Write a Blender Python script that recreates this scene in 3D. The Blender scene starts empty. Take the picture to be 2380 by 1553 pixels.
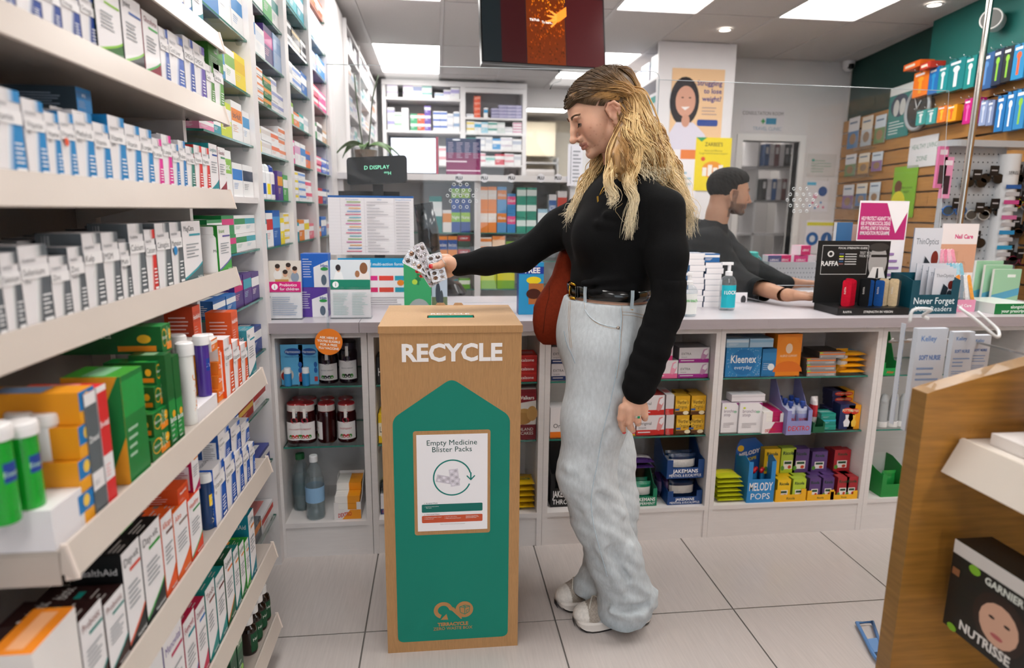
import bpy, math, random
import numpy as np
from mathutils import Vector, Matrix
random.seed(7)
SC = bpy.context.scene
COL = SC.collection
# ---------------------------------------------------------------- camera
IW, IH, FPX = 2380, 1553, 1500.0
YAW, PITCH, ROLL, CAMH = .1169, .1887, .011, 1.2926
_cy, _sy, _cp, _sp = math.cos(YAW), math.sin(YAW), math.cos(PITCH), math.sin(PITCH)
_f = np.array([_sy*_cp, _cy*_cp, -_sp]); _r = np.array([_cy, -_sy, 0.]); _u = np.cross(_r, _f)
_c, _s = math.cos(ROLL), math.sin(ROLL)
_r, _u = _c*_r+_s*_u, -_s*_r+_c*_u
_C = np.array([0, 0, CAMH])
cam = bpy.data.cameras.new('camera'); cam_ob = bpy.data.objects.new('camera', cam); COL.objects.link(cam_ob)
cam.sensor_width = 36; cam.lens = 36*FPX/IW; cam.clip_start = .02
cam_ob.matrix_world = Matrix(((_r[0], _u[0], -_f[0], 0), (_r[1], _u[1], -_f[1], 0), (_r[2], _u[2], -_f[2], CAMH), (0, 0, 0, 1)))
cam.dof.use_dof = True; cam.dof.focus_distance = 1.86; cam.dof.aperture_fstop = 2.5
SC.camera = cam_ob
# ---------------------------------------------------------------- world, lights, exposure
SC.view_settings.view_transform = 'Standard'; SC.view_settings.look = 'None'
SC.view_settings.exposure = 0.28; SC.view_settings.gamma = 1.0; SC.view_settings.use_curve_mapping = False
W = bpy.data.worlds.new('world'); SC.world = W; W.use_nodes = True
W.node_tree.nodes['Background'].inputs[0].default_value = (.86, .9, 1, 1)
W.node_tree.nodes['Background'].inputs[1].default_value = 2.4     # overcast daylight outside the shop window behind the camera
cy = SC.cycles
cy.use_light_tree = False; cy.adaptive_threshold = .09; cy.adaptive_min_samples = 12
cy.max_bounces = 4; cy.diffuse_bounces = 3; cy.glossy_bounces = 2; cy.transmission_bounces = 3; cy.transparent_max_bounces = 12
cy.caustics_reflective = False; cy.caustics_refractive = False; cy.sample_clamp_indirect = 4
PANEL_EMIT = 10.5                                                  # ceiling LED panels
def ray(px, py): return _f+(px-IW/2)/FPX*_r-(py-IH/2)/FPX*_u
def aY(px, py, Y): d = ray(px, py); return _C+d*(Y/d[1])
def aX(px, py, X): d = ray(px, py); return _C+d*(X/d[0])
def aZ(px, py, Z): d = ray(px, py); return _C+d*((Z-CAMH)/d[2])
def pj(P):
    d = np.asarray(P, float)-_C; z = d@_f
    return IW/2+FPX*(d@_r)/z, IH/2-FPX*(d@_u)/z
def yl(px, X, Z):                      # distance Y of the point of the line (X,*,Z) seen in column px
    k = (px-IW/2)/FPX; n = _r-k*_f
    return -(n[0]*X+n[2]*(Z-CAMH))/n[1]
def xl(px, Y, Z):
    k = (px-IW/2)/FPX; n = _r-k*_f
    return -(n[1]*Y+n[2]*(Z-CAMH))/n[0]
def zl(py, X, Y):                      # height of the point of the vertical (X,Y,*) seen in row py
    k = (IH/2-py)/FPX; n = _u-k*_f
    return CAMH-(n[0]*X+n[1]*Y)/n[2]
# ---------------------------------------------------------------- colours and materials
def lin(h):
    if not isinstance(h, str): return tuple(h)[:3]
    h = h.lstrip('#')
    if len(h) == 3: h = ''.join(a*2 for a in h)
    o = []
    for i in (0, 2, 4):
        v = int(h[i:i+2], 16)/255
        o.append(v/12.92 if v <= .04045 else ((v+.055)/1.055)**2.4)
    return tuple(o)
MATS = {}
def nmat(name):
    m = bpy.data.materials.new(name); m.use_nodes = True; t = m.node_tree; t.nodes.clear()
    out = t.nodes.new('ShaderNodeOutputMaterial'); MATS[name] = m
    return m, t, out
def N(t, typ, **kw):
    n = t.nodes.new(typ)
    for k, v in kw.items():
        if k in n.inputs: n.inputs[k].default_value = v
        else: setattr(n, k, v)
    return n
def colmat(name, rough=.5, metal=0., coat=0., spec=.5, noise=0., nscale=40., bump=0., bscale=200., sheen=0., stretch=None, sss=0., trans=0., ior=1.45, emit=0.):
    """Principled material whose colour comes from the mesh's own print colours, with optional grain and relief."""
    m, t, out = nmat(name)
    b = N(t, 'ShaderNodeBsdfPrincipled', Roughness=rough, Metallic=metal)
    b.inputs['Coat Weight'].default_value = coat; b.inputs['Specular IOR Level'].default_value = spec
    b.inputs['Sheen Weight'].default_value = sheen; b.inputs['IOR'].default_value = ior
    b.inputs['Transmission Weight'].default_value = trans
    if sss: b.inputs['Subsurface Weight'].default_value = sss; b.inputs['Subsurface Scale'].default_value = .006; b.inputs['Subsurface Radius'].default_value = (1, .35, .2)
    a = N(t, 'ShaderNodeVertexColor', layer_name='Col'); src = a.outputs[0]
    tc = N(t, 'ShaderNodeTexCoord'); vec = tc.outputs['Object']
    if stretch:
        mp = N(t, 'ShaderNodeMapping', Scale=stretch); t.links.new(vec, mp.inputs[0]); vec = mp.outputs[0]
    if noise:
        n = N(t, 'ShaderNodeTexNoise', Scale=nscale, Detail=5.); t.links.new(vec, n.inputs['Vector'])
        r = N(t, 'ShaderNodeMapRange'); r.inputs[1].default_value = .3; r.inputs[2].default_value = .7; r.inputs[3].default_value = 1-noise; r.inputs[4].default_value = 1+noise
        t.links.new(n.outputs[0], r.inputs[0])
        x = N(t, 'ShaderNodeVectorMath', operation='SCALE'); t.links.new(src, x.inputs[0]); t.links.new(r.outputs[0], x.inputs['Scale']); src = x.outputs[0]
    t.links.new(src, b.inputs['Base Color'])
    if emit: t.links.new(src, b.inputs['Emission Color']); b.inputs['Emission Strength'].default_value = emit
    if bump:
        n = N(t, 'ShaderNodeTexNoise', Scale=bscale, Detail=4.); t.links.new(vec, n.inputs['Vector'])
        p = N(t, 'ShaderNodeBump', Strength=bump, Distance=.004); t.links.new(n.outputs[0], p.inputs['Height']); t.links.new(p.outputs[0], b.inputs['Normal'])
    t.links.new(b.outputs[0], out.inputs[0])
    return m
colmat('card', .42, coat=.08)                       # printed carton board
colmat('paper', .7)
colmat('gloss', .18, coat=.3)
colmat('film', .22, coat=.4, bump=.5, bscale=45)    # crinkled plastic bags
colmat('plastic', .35)
colmat('darkmat', .55)
colmat('rack', .32, noise=.03, nscale=6)            # powder coated steel
colmat('laminate', .34, noise=.025, nscale=9, stretch=(1, 1, 14))
colmat('white_paint', .45, noise=.02, nscale=5)
colmat('wall_paint', .6, noise=.03, nscale=3)
colmat('metal', .28, metal=1.)
colmat('steel', .16, metal=1.)
colmat('gold', .2, metal=1.)
colmat('foil', .2, metal=.85, bump=.6, bscale=160)
colmat('wood', .38, noise=.22, nscale=7, stretch=(1.2, 1.2, 14), coat=.1)
colmat('slat_wood', .42, noise=.14, nscale=7, stretch=(1, 1, 22))
colmat('cardboard', .72, noise=.10, nscale=160, stretch=(4, 4, .25), bump=.12, bscale=120, spec=.2)
colmat('tile', .24, noise=.055, nscale=11, stretch=(14, .8, 1), bump=.03, bscale=60)
colmat('ceil', .85, noise=.06, nscale=140, bump=.25, bscale=150, spec=.1)
colmat('skin', .46, sss=.12, noise=.035, nscale=55, bump=.06, bscale=420)
colmat('knit', .85, noise=.12, nscale=220, bump=.15, bscale=500, sheen=.0, spec=.2)
colmat('denim', .82, noise=.085, nscale=130, bump=.22, bscale=260, spec=.15, stretch=(1, 1, .35))
colmat('cloth', .8, noise=.10, nscale=120, bump=.2, bscale=300, spec=.2)
colmat('hair', .42, noise=.16, nscale=60, stretch=(7, 7, .6), spec=.45, coat=.06)
colmat('leaf', .4, noise=.15, nscale=20)
colmat('screen', .3, emit=1.0)
m, t, out = nmat('led'); e = N(t, 'ShaderNodeEmission', Strength=PANEL_EMIT); e.inputs[0].default_value = (.93, .9, .87, 1); t.links.new(e.outputs[0], out.inputs[0])
colmat('led_small', .4, emit=6.)
def clearmat(name, tint, gl=.5, rough=.02, ior=1.45, opac=0.):
    m, t, out = nmat(name)
    tr = N(t, 'ShaderNodeBsdfTransparent'); tr.inputs[0].default_value = (*tint, 1)
    g = N(t, 'ShaderNodeBsdfGlossy', Roughness=rough); fr = N(t, 'ShaderNodeLayerWeight'); fr.inputs[0].default_value = .5
    pw = N(t, 'ShaderNodeMath', operation='POWER'); pw.inputs[1].default_value = 5; t.links.new(fr.outputs['Facing'], pw.inputs[0])
    ml = N(t, 'ShaderNodeMath', operation='MULTIPLY_ADD'); ml.inputs[1].default_value = gl*.9; ml.inputs[2].default_value = gl*((ior-1)/(ior+1))**2; t.links.new(pw.outputs[0], ml.inputs[0])
    mx = N(t, 'ShaderNodeMixShader'); t.links.new(ml.outputs[0], mx.inputs[0]); t.links.new(tr.outputs[0], mx.inputs[1]); t.links.new(g.outputs[0], mx.inputs[2])
    o = mx
    if opac:
        d = N(t, 'ShaderNodeBsdfDiffuse'); a = N(t, 'ShaderNodeVertexColor', layer_name='Col'); t.links.new(a.outputs[0], d.inputs[0])
        o = N(t, 'ShaderNodeMixShader'); o.inputs[0].default_value = opac; t.links.new(mx.outputs[0], o.inputs[1]); t.links.new(d.outputs[0], o.inputs[2])
    t.links.new(o.outputs[0], out.inputs[0]); m.use_backface_culling = False
    return m
clearmat('glass', (.93, .965, .955), 1.)
clearmat('acrylic', (.965, .975, .98), 1.0, ior=1.42)
clearmat('screen_acrylic', (.95, .96, .965), 1.15, ior=1.5, opac=.018)
clearmat('clear_plastic', (.9, .93, .94), 1., .06, opac=.1)
clearmat('frosted', (.8, .86, .92), .6, .2, opac=.82)
# ---------------------------------------------------------------- mesh builder
_TXT = {}
def text_geo(s, bold=0.):
    k = (s, bold)
    if k in _TXT: return _TXT[k]
    c = bpy.data.curves.new('t', 'FONT'); c.body = s; c.size = 1; c.resolution_u = 2; c.offset = bold; c.fill_mode = 'FRONT'
    o = bpy.data.objects.new('t', c); m = bpy.data.meshes.new_from_object(o)
    v = np.array([(p.co.x, p.co.y) for p in m.vertices]) if len(m.vertices) else np.zeros((0, 2))
    f = [tuple(p.vertices) for p in m.polygons]
    bpy.data.objects.remove(o); bpy.data.curves.remove(c); bpy.data.meshes.remove(m)
    if len(v):
        v = v/.7; x0, x1 = v[:, 0].min(), v[:, 0].max(); v[:, 0] -= x0; w = x1-x0
    else: w = 0
    _TXT[k] = (v, f, w)
    return _TXT[k]
V = lambda *a: np.array(a, float)
class MB:
    def __init__(s): s.v = []; s.f = []; s.c = []; s.m = []; s.sm = []
    def add(s, vs, fs, col, mat='card', smooth=False):
        b = len(s.v); s.v += [tuple(p) for p in vs]; c = lin(col) if isinstance(col, (str, tuple)) else col
        for i, f in enumerate(fs):
            s.f.append(tuple(b+k for k in f)); s.c.append(c[i] if isinstance(c, list) else c); s.m.append(mat); s.sm.append(smooth)
        return s
    def quad(s, a, b, c, d, col, mat='card'): return s.add([a, b, c, d], [(0, 1, 2, 3)], col, mat)
    def box(s, x0, x1, y0, y1, z0, z1, col, mat='card', cols=None):
        vs = [(x0, y0, z0), (x1, y0, z0), (x1, y1, z0), (x0, y1, z0), (x0, y0, z1), (x1, y0, z1), (x1, y1, z1), (x0, y1, z1)]
        fs = [(0, 1, 5, 4), (1, 2, 6, 5), (2, 3, 7, 6), (3, 0, 4, 7), (4, 5, 6, 7), (3, 2, 1, 0)]   # F R B L T bottom
        if cols: return s.add(vs, fs, [lin(c) for c in cols], mat)
        return s.add(vs, fs, col, mat)
    def obox(s, c, ax, ay, az, col, mat='card'):
        c, ax, ay, az = V(*c), V(*ax), V(*ay), V(*az)
        vs = [c+i*ax+j*ay+k*az for k in (-1, 1) for i, j in ((-1, -1), (1, -1), (1, 1), (-1, 1))]
        return s.add(vs, [(0, 1, 5, 4), (1, 2, 6, 5), (2, 3, 7, 6), (3, 0, 4, 7), (4, 5, 6, 7), (3, 2, 1, 0)], col, mat)
    def prism(s, poly, n, o=(0, 0, 0), ux=(1, 0, 0), uy=(0, 0, 1), col='#fff', mat='card', side=None, smooth=False):
        """polygon in (ux,uy) at o, extruded by vector n (front face is at o)."""
        o, ux, uy, n = V(*o), V(*ux), V(*uy), V(*n); k = len(poly)
        a = [o+p[0]*ux+p[1]*uy for p in poly]; b = [p+n for p in a]
        s.add(a, [tuple(range(k))], col, mat); s.add(b, [tuple(range(k-1, -1, -1))], col, mat)
        s.add(a+b, [(i, i+k, (i+1) % k+k, (i+1) % k) for i in range(k)], side or col, mat, smooth)
        return s
    def lathe(s, prof, n=20, col='#fff', mat='card', o=(0, 0, 0), cols=None, sx=1., sy=1., caps=True):
        o = V(*o); k = len(prof); vs = []
        for r, z in prof:
            for i in range(n):
                t = 2*math.pi*i/n; vs.append(o+V(r*math.cos(t)*sx, r*math.sin(t)*sy, z))
        for j in range(k-1):
            c = cols[j] if cols else col
            s.add(vs[j*n:(j+2)*n], [(i, (i+1) % n, (i+1) % n+n, i+n) for i in range(n)], c, mat, True)
        if caps:
            s.add(vs[:n], [tuple(range(n-1, -1, -1))], cols[0] if cols else col, mat)
            s.add(vs[-n:], [tuple(range(n))], cols[-1] if cols else col, mat)
        return s
    def tube(s, path, r, n=8, col='#fff', mat='metal', closed=False):
        P = [V(*p) for p in path]; k = len(P); rings = []; up = V(0, 0, 1.)
        rr = r if isinstance(r, (list, tuple, np.ndarray)) else [r]*k
        for i in range(k):
            a, b = (P[(i-1) % k], P[(i+1) % k]) if closed else (P[max(i-1, 0)], P[min(i+1, k-1)])
            t = (b-a)/max(np.linalg.norm(b-a), 1e-9)
            x = np.cross(t, up) if abs(t[2]) < .9 else np.cross(t, V(1., 0, 0)); x /= max(np.linalg.norm(x), 1e-9)
            if rings and x@rings[-1][1] < 0: x = -x
            y = np.cross(t, x); rings.append(([P[i]+rr[i]*(math.cos(q)*x+math.sin(q)*y) for q in np.arange(n)*2*math.pi/n], x))
        vs = [p for g, _ in rings for p in g]; fs = []
        for i in range(k if closed else k-1):
            j = (i+1) % k
            fs += [(i*n+q, i*n+(q+1) % n, j*n+(q+1) % n, j*n+q) for q in range(n)]
        if not closed: fs += [tuple(range(n-1, -1, -1)), tuple((k-1)*n+q for q in range(n))]
        return s.add(vs, fs, col, mat, True)
    def text(s, st, o, ux, uy, size, col, align='c', bold=0., mat='card', wmax=None):
        v, f, w = text_geo(st, bold)
        if not len(v): return s
        k = size
        if wmax and w*k > wmax: kx = wmax/w
        else: kx = k
        x0 = {'c': -w/2, 'l': 0, 'r': -w}[align]
        o, ux, uy = V(*o), V(*ux), V(*uy)
        vs = o+np.outer((v[:, 0]+x0)*kx, ux)+np.outer(v[:, 1]*k, uy)
        return s.add(vs, f, col, mat)
    def build(s, name, parent=None, loc=None, rz=0., mesh_only=False):
        me = bpy.data.meshes.new(name); me.from_pydata(s.v, [], s.f)
        ms = list(dict.fromkeys(s.m))
        for m in ms: me.materials.append(MATS[m])
        ix = {m: i for i, m in enumerate(ms)}
        me.polygons.foreach_set('material_index', [ix[m] for m in s.m])
        me.polygons.foreach_set('use_smooth', s.sm)
        ca = me.color_attributes.new('Col', 'FLOAT_COLOR', 'CORNER')
        tot = np.array([len(f) for f in s.f]); c = np.ones((len(s.f), 4)); c[:, :3] = np.array([q[:3] for q in s.c])
        ca.data.foreach_set('color', np.repeat(c, tot, 0).ravel())
        me.update()
        if mesh_only: return me
        return ob(name, me, parent, loc, rz)
def ob(name, me, parent=None, loc=None, rz=0.):
    o = bpy.data.objects.new(name, me); COL.objects.link(o)
    if parent is not None: o.parent = parent
    if loc is not None: o.location = loc
    if rz: o.rotation_euler[2] = rz
    return o
def empty(name, loc=(0, 0, 0), rz=0.):
    o = ob(name, None, None, loc, rz); o.empty_display_size = .05
    return o
LABELS = {}
def tag(o, label, cat, group=None):
    o['label'] = label; o['category'] = cat
    if group: o['group'] = group
    LABELS.setdefault(label, []).append(o.name)
    return o
def struct(o): o['kind'] = 'structure'; return o
def dup(o, loc=None, rz=None, parent=None, label=None, cat=None, group=None):
    c = o.copy(); COL.objects.link(c)
    if parent is not None: c.parent = parent
    if loc is not None: c.location = loc
    if rz is not None: c.rotation_euler[2] = rz
    if label: tag(c, label, cat or o.get('category'), group or o.get('group'))
    for ch in o.children: dup(ch, parent=c)
    return c
_o = 'first second third fourth fifth sixth seventh eighth ninth tenth eleventh twelfth thirteenth fourteenth fifteenth sixteenth seventeenth eighteenth nineteenth'.split()
ORD = ['']+_o+[t if k == 0 else t[:-4]+'y-'.lstrip('')+_o[k-1] for t in ('twentieth', 'thirtieth', 'fortieth', 'fiftieth', 'sixtieth') for k in range(10)]
def rrect(w, h, r, n=5, x=0., y=0.):
    o = []
    for cx, cy, a in ((w-r, h-r, 0), (r, h-r, 90), (r, r, 180), (w-r, r, 270)):
        for i in range(n+1):
            t = math.radians(a+90*i/n); o.append((x+cx+r*math.cos(t), y+cy+r*math.sin(t)))
    return o
def ell(cx, cy, rx, ry, n=20): return [(cx+rx*math.cos(2*math.pi*i/n), cy+ry*math.sin(2*math.pi*i/n)) for i in range(n)]
# ---------------------------------------------------------------- printed cartons
class Carton(MB):
    """box w x d x h standing on z=0, front towards -Y; print is laid on its faces as thin shapes"""
    def __init__(s, w, d, h, col='#f4f2f2', side=None, top=None, right=None, mat='card'):
        super().__init__(); s.w, s.d, s.h = w, d, h; s.mat = mat; s.n = {}
        side = side or col; top = top or side; right = right or side
        s.box(-w/2, w/2, -d/2, d/2, 0, h, col, mat, cols=[col, right, col, side, top, top])
    def fr(s, F):
        w, d, h = s.w, s.d, s.h
        return {'F': (V(-w/2, -d/2, 0), V(1, 0, 0), V(0, 0, 1), V(0, -1, 0), w, h), 'L': (V(-w/2, d/2, 0), V(0, -1, 0), V(0, 0, 1), V(-1, 0, 0), d, h),
                'R': (V(w/2, -d/2, 0), V(0, 1, 0), V(0, 0, 1), V(1, 0, 0), d, h), 'T': (V(-w/2, -d/2, h), V(1, 0, 0), V(0, 1, 0), V(0, 0, 1), w, d)}[F]
    def lay(s, F): s.n[F] = s.n.get(F, 0)+1; return .00012*s.n[F]
    def p(s, F, pts, col):
        o, ux, uy, n, w, h = s.fr(F); o = o+n*s.lay(F)
        s.add([o+ux*u*w+uy*v*h for u, v in pts], [tuple(range(len(pts)))], col, s.mat); return s
    def r(s, F, u0, v0, u1, v1, col): return s.p(F, [(u0, v0), (u1, v0), (u1, v1), (u0, v1)], col)
    def e(s, F, cu, cv, ru, rv, col, n=16): return s.p(F, ell(cu, cv, ru, rv, n), col)
    def t(s, F, st, u, v, size, col, al='c', b=.012, wm=None, rot=0):
        o, ux, uy, n, w, h = s.fr(F); o = o+n*s.lay(F)+ux*u*w+uy*v*h
        if rot: ux, uy = uy, -ux
        return s.text(st, o, ux, uy, size*h, col, al, b, s.mat, wm*(h if rot else w) if wm else None)
    def lines(s, F, u0, u1, v0, v1, n, col, seed=0, th=.35):
        rnd = random.Random(seed); dv = (v1-v0)/n
        for i in range(n):
            e = u1-(u1-u0)*rnd.random()*.4
            s.r(F, u0, v0+i*dv, e, v0+i*dv+dv*th, col)
        return s
CACHE = {}
def cached(key, fn):
    if key not in CACHE: CACHE[key] = fn().build(key[0] if isinstance(key, tuple) else key, mesh_only=True)
    return CACHE[key]
# ================================================================ the room
CEIL = 2.5
XF = lambda Y: 3.36-.147*(5.2-Y)                 # the right wall runs slightly askew
m = MB(); m.box(-1.1, 4.2, -3.2, 9.2, -.06, -.0025, '#6d6a66', 'plastic'); floor = struct(m.build('floor'))
tm = MB(); tm.box(-.2975, .2975, -.2975, .2975, -.002, 0, '#c3bbb7', 'tile'); tme = tm.build('tile', mesh_only=True)
tX0, tY0 = -.2342, 1.8374
for j in range(-7, 4):
    for i in range(-2, 6):
        c = ob('tile', tme, floor, (tX0+.6*i+.3, tY0+.6*j+.3, 0))
        if (i*7+j*3) % 2: c.rotation_euler[2] = math.pi
# ceiling: tiles and tee bars on the grid, LED panels set into it
m = MB(); m.box(-1.1, 4.2, -3.2, 9.2, CEIL+.03, CEIL+.08, '#8e8b8a', 'ceil'); ceiling = struct(m.build('ceiling'))
GX, GY, gx0, gy0 = .52, 1.04, -.47, 4.13
LIT = {(0, 1), (0, -1), (3, 1), (3, -1), (5, -1), (0, -3), (3, -3), (5, -3), (0, -5), (3, -5), (1, 3), (3, 3), (6, 2)}
ctm = MB(); ctm.box(-GX/2+.012, GX/2-.012, -GY/2+.012, GY/2-.012, 0, .012, '#c9c5c3', 'ceil'); ctme = ctm.build('ceiling_tile', mesh_only=True)
lm = MB(); lm.box(-GX/2+.012, GX/2-.012, -GY/2+.012, GY/2-.012, .004, .02, '#f4f1ee', 'led'); lme = lm.build('diffuser', mesh_only=True)
fm = MB()
for a, b, c_, d in ((-GX/2+.003, GX/2-.003, -GY/2+.003, -GY/2+.013), (-GX/2+.003, GX/2-.003, GY/2-.013, GY/2-.003), (-GX/2+.003, -GX/2+.013, -GY/2+.013, GY/2-.013), (GX/2-.013, GX/2-.003, -GY/2+.013, GY/2-.013)):
    fm.box(a, b, c_, d, 0, .022, '#e8e6e4', 'white_paint')
fme = fm.build('frame', mesh_only=True)
where = {(0, 1): 'over the dispensary at the back left', (0, -1): 'above the left end of the sales counter', (3, 1): 'in the ceiling behind the hanging screen', (3, -1): 'right of the hanging screen', (5, -1): 'nearest the teal wall',
         (0, -3): 'over the left aisle', (3, -3): 'over the woman', (5, -3): 'over the right end of the counter', (6, 2): 'added unseen to brighten the consultation room', (0, -5): 'behind the viewer over the left rack', (3, -5): 'behind the viewer at the centre', (1, 3): 'over the far back room', (3, 3): 'over the far end of the back room'}  # consultation room panel is unseen, added to brighten the dark doorway
for j in range(-7, 5):
    for i in range(-1, 9):
        x, y = gx0+GX*(i+.5), gy0+GY*(j+.5)
        if (i, j) in LIT:
            L = empty('ceiling_light_panel', (x, y, CEIL)); tag(L, 'white rectangular LED ceiling panel '+where[(i, j)], 'ceiling light', 'LED panels in the ceiling grid')
            ob('diffuser', lme, L); ob('frame', fme, L)
        else: ob('ceiling_tile', ctme, ceiling, (x, y, CEIL))
for i in range(-1, 10):
    m = MB(); m.box(-.011, .011, -7.3, 5.2, -.004, .004, '#c3bfbd', 'white_paint'); m.build('ceiling_bar', ceiling, (gx0+GX*i, gy0, CEIL))
for j in range(-7, 5):
    m = MB(); m.box(-.6, 4.6, -.011, .011, -.003, .004, '#c3bfbd', 'white_paint'); m.build('ceiling_bar', ceiling, (gx0, gy0+GY*j, CEIL))
for n, (px, py) in enumerate([(1685, 67), (2172, 8)]):
    p = aZ(px, py, CEIL); L = empty('downlight', (p[0], p[1], CEIL)); tag(L, ['round downlight in the ceiling before the white column', 'round downlight in the ceiling by the teal wall'][n], 'ceiling light', 'downlights')
    m = MB(); m.lathe([(.05, -.006), (.05, -.012), (.036, -.010)], 24, '#e9e7e5', 'white_paint', caps=False); m.build('trim_ring', L)
    m = MB(); m.lathe([(.036, -.009), (.0, -.009)], 24, '#fff6ea', 'led_small', caps=False); m.build('bulb', L)
def wall(name, x0, x1, y0, y1, z0=0., z1=CEIL+.03, col='#d9d4d2', mat='wall_paint'):
    m = MB(); m.box(x0, x1, y0, y1, z0, z1, col, mat); return struct(m.build(name))
wall('wall_left', -1.08, -.96, -3.1, 9.1)
# back of the dispensary: cabinet wall, with an opening to the room behind it at the right
m = MB(); m.box(-.96, .89, 6.75, 6.83, 0, CEIL, '#dcd8d6', 'wall_paint'); m.box(1.5, 2.6, 6.75, 6.83, 0, CEIL, '#dcd8d6', 'wall_paint'); m.box(.89, 1.5, 6.75, 6.83, 2.32, CEIL, '#dcd8d6', 'wall_paint'); struct(m.build('wall_back'))
wall('wall_store', -.96, 3.4, 9.0, 9.08, col='#efe3cc')
# consultation room wall with its door opening
cwY = 5.2; dx0, dx1 = aY(1712, 500, cwY)[0], aY(1842, 500, cwY)[0]; dz = aY(1780, 328, cwY)[2]
m = MB(); m.box(1.9, dx0, cwY, cwY+.08, 0, CEIL, '#dedad9', 'wall_paint'); m.box(dx1, XF(cwY), cwY, cwY+.08, 0, CEIL, '#dedad9', 'wall_paint'); m.box(dx0, dx1, cwY, cwY+.08, dz, CEIL, '#dedad9', 'wall_paint'); struct(m.build('wall_consultation'))
m = MB()
for a, b, z0, z1 in ((dx0-.05, dx0, 0, dz+.05), (dx1, dx1+.05, 0, dz+.05), (dx0, dx1, dz, dz+.05)): m.box(a, b, cwY-.02, cwY+.1, z0, z1, '#e9e6e4', 'white_paint')
struct(m.build('trim_1'))
wall('wall_consultation_back', 2.0, 4.2, 6.9, 6.98, col='#d5d0ce')
# right wall: teal above, oak slats below
def askew(name, y0, y1, z0, z1, off, th, col, mat):
    m = MB(); a, b = XF(y0)+off, XF(y1)+off
    m.prism([(a, y0), (b, y1), (b+th, y1), (a+th, y0)], (0, 0, z1-z0), (0, 0, z0), (1, 0, 0), (0, 1, 0), col, mat); return m.build(name)
struct(askew('wall_right', -3.1, 9.0, 0, CEIL+.03, .03, .08, '#bdb8b4', 'wall_paint'))
struct(askew('trim_2', 2.6, 5.2, 2.02, CEIL, .012, .016, '#0e3a35', 'wall_paint'))
struct(askew('trim_3', -2.0, 4.05, 2.13, CEIL, -.05, .06, '#0f5f58', 'wall_paint'))
wall('wall_front_left', -1.05, -.2, -3.1, -3.0); wall('wall_front_right', 2.0, 2.4, -3.1, -3.0); wall('wall_front_top', -.2, 2.0, -3.1, -3.0, 2.3)
m = MB(); m.box(-.2, 2.0, -3.06, -3.05, .0, 2.3, '#ffffff', 'glass'); w = struct(m.build('window_1'))
m = MB()
for x in (-.2, .52, 1.25, 1.96): m.box(x, x+.04, -3.09, -3.02, 0, 2.3, '#3f4347', 'plastic')
m.build('window_frame', w)
# ================================================================ sales counter
CY = 2.306; ZB, ZG2, ZG1, ZT = .138, .4276, .658, .8645
DIV = [(-.588, -.57), (-.273, -.2515), (-.2495, -.228), (.375, .3955), (.3965, .417), (1.055, 1.0735), (1.0745, 1.093), (1.719, 1.7385), (1.7395, 1.759), (2.37, 2.39)]
BAYS = [(-.57, -.273), (-.228, .375), (.417, 1.055), (1.093, 1.719), (1.759, 2.37)]
NB = ['far left', 'second', 'middle', 'fourth', 'far right']
WHT = '#dfdad8'
GREEN = '#2f7d6d'
def glass_shelf(parent, x0, x1, y0, y1, z, th=.006, front='y', name='glass_shelf'):
    m = MB(); vs = [(x0, y0, z), (x1, y0, z), (x1, y1, z), (x0, y1, z), (x0, y0, z+th), (x1, y0, z+th), (x1, y1, z+th), (x0, y1, z+th)]
    m.add(vs, [(4, 5, 6, 7), (3, 2, 1, 0)], '#ffffff', 'glass'); m.add(vs, [(0, 1, 5, 4), (1, 2, 6, 5), (2, 3, 7, 6), (3, 0, 4, 7)], GREEN, 'gloss')
    return m.build(name, parent)
for n, (a, b) in enumerate(BAYS):
    u = empty('counter_unit', (a, CY, 0)); tag(u, f'white open-fronted display unit under the counter, {NB[n]} of five bays', 'shelf unit', 'counter display units')
    def part(nm, *bb): q = MB(); q.box(bb[0]-a, bb[1]-a, bb[2]-CY, bb[3]-CY, bb[4], bb[5], WHT, 'laminate'); return q.build(nm, u)
    l, r = DIV[2*n] if n == 0 else DIV[2*n], DIV[2*n+1]
    part('side_panel', l[0], l[1], CY, CY+.36, 0.0, ZT); part('side_panel', r[0], r[1], CY, CY+.36, 0.0, ZT)
    part('back_panel', a, b, CY+.34, CY+.36, ZB, ZT); part('bottom_shelf', a, b, CY, CY+.34, ZB-.018, ZB)
    part('top_rail', a, b, CY, CY+.06, ZT-.022, ZT); part('plinth', a, b, CY+.004, CY+.02, 0, ZB-.019)
    for z in (ZG1, ZG2):
        g = glass_shelf(u, .002, b-a-.002, .03, .335, z-.006)
        q = MB()
        for xx in (.008, b-a-.008): q.box(xx-.005, xx+.005, .05, .062, z-.014, z-.0065, '#cfd4d6', 'clear_plastic')
        q.build('shelf_pin', g)
for a, b, lab in ((-.588, -.2745, 'short left section of the pale grey laminate worktop'), (-.273, 2.75, 'long pale grey laminate worktop of the sales counter')):
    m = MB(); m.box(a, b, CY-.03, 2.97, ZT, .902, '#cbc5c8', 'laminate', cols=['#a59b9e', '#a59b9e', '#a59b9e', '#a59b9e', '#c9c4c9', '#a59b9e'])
    tag(m.build('worktop'), lab, 'worktop')
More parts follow.
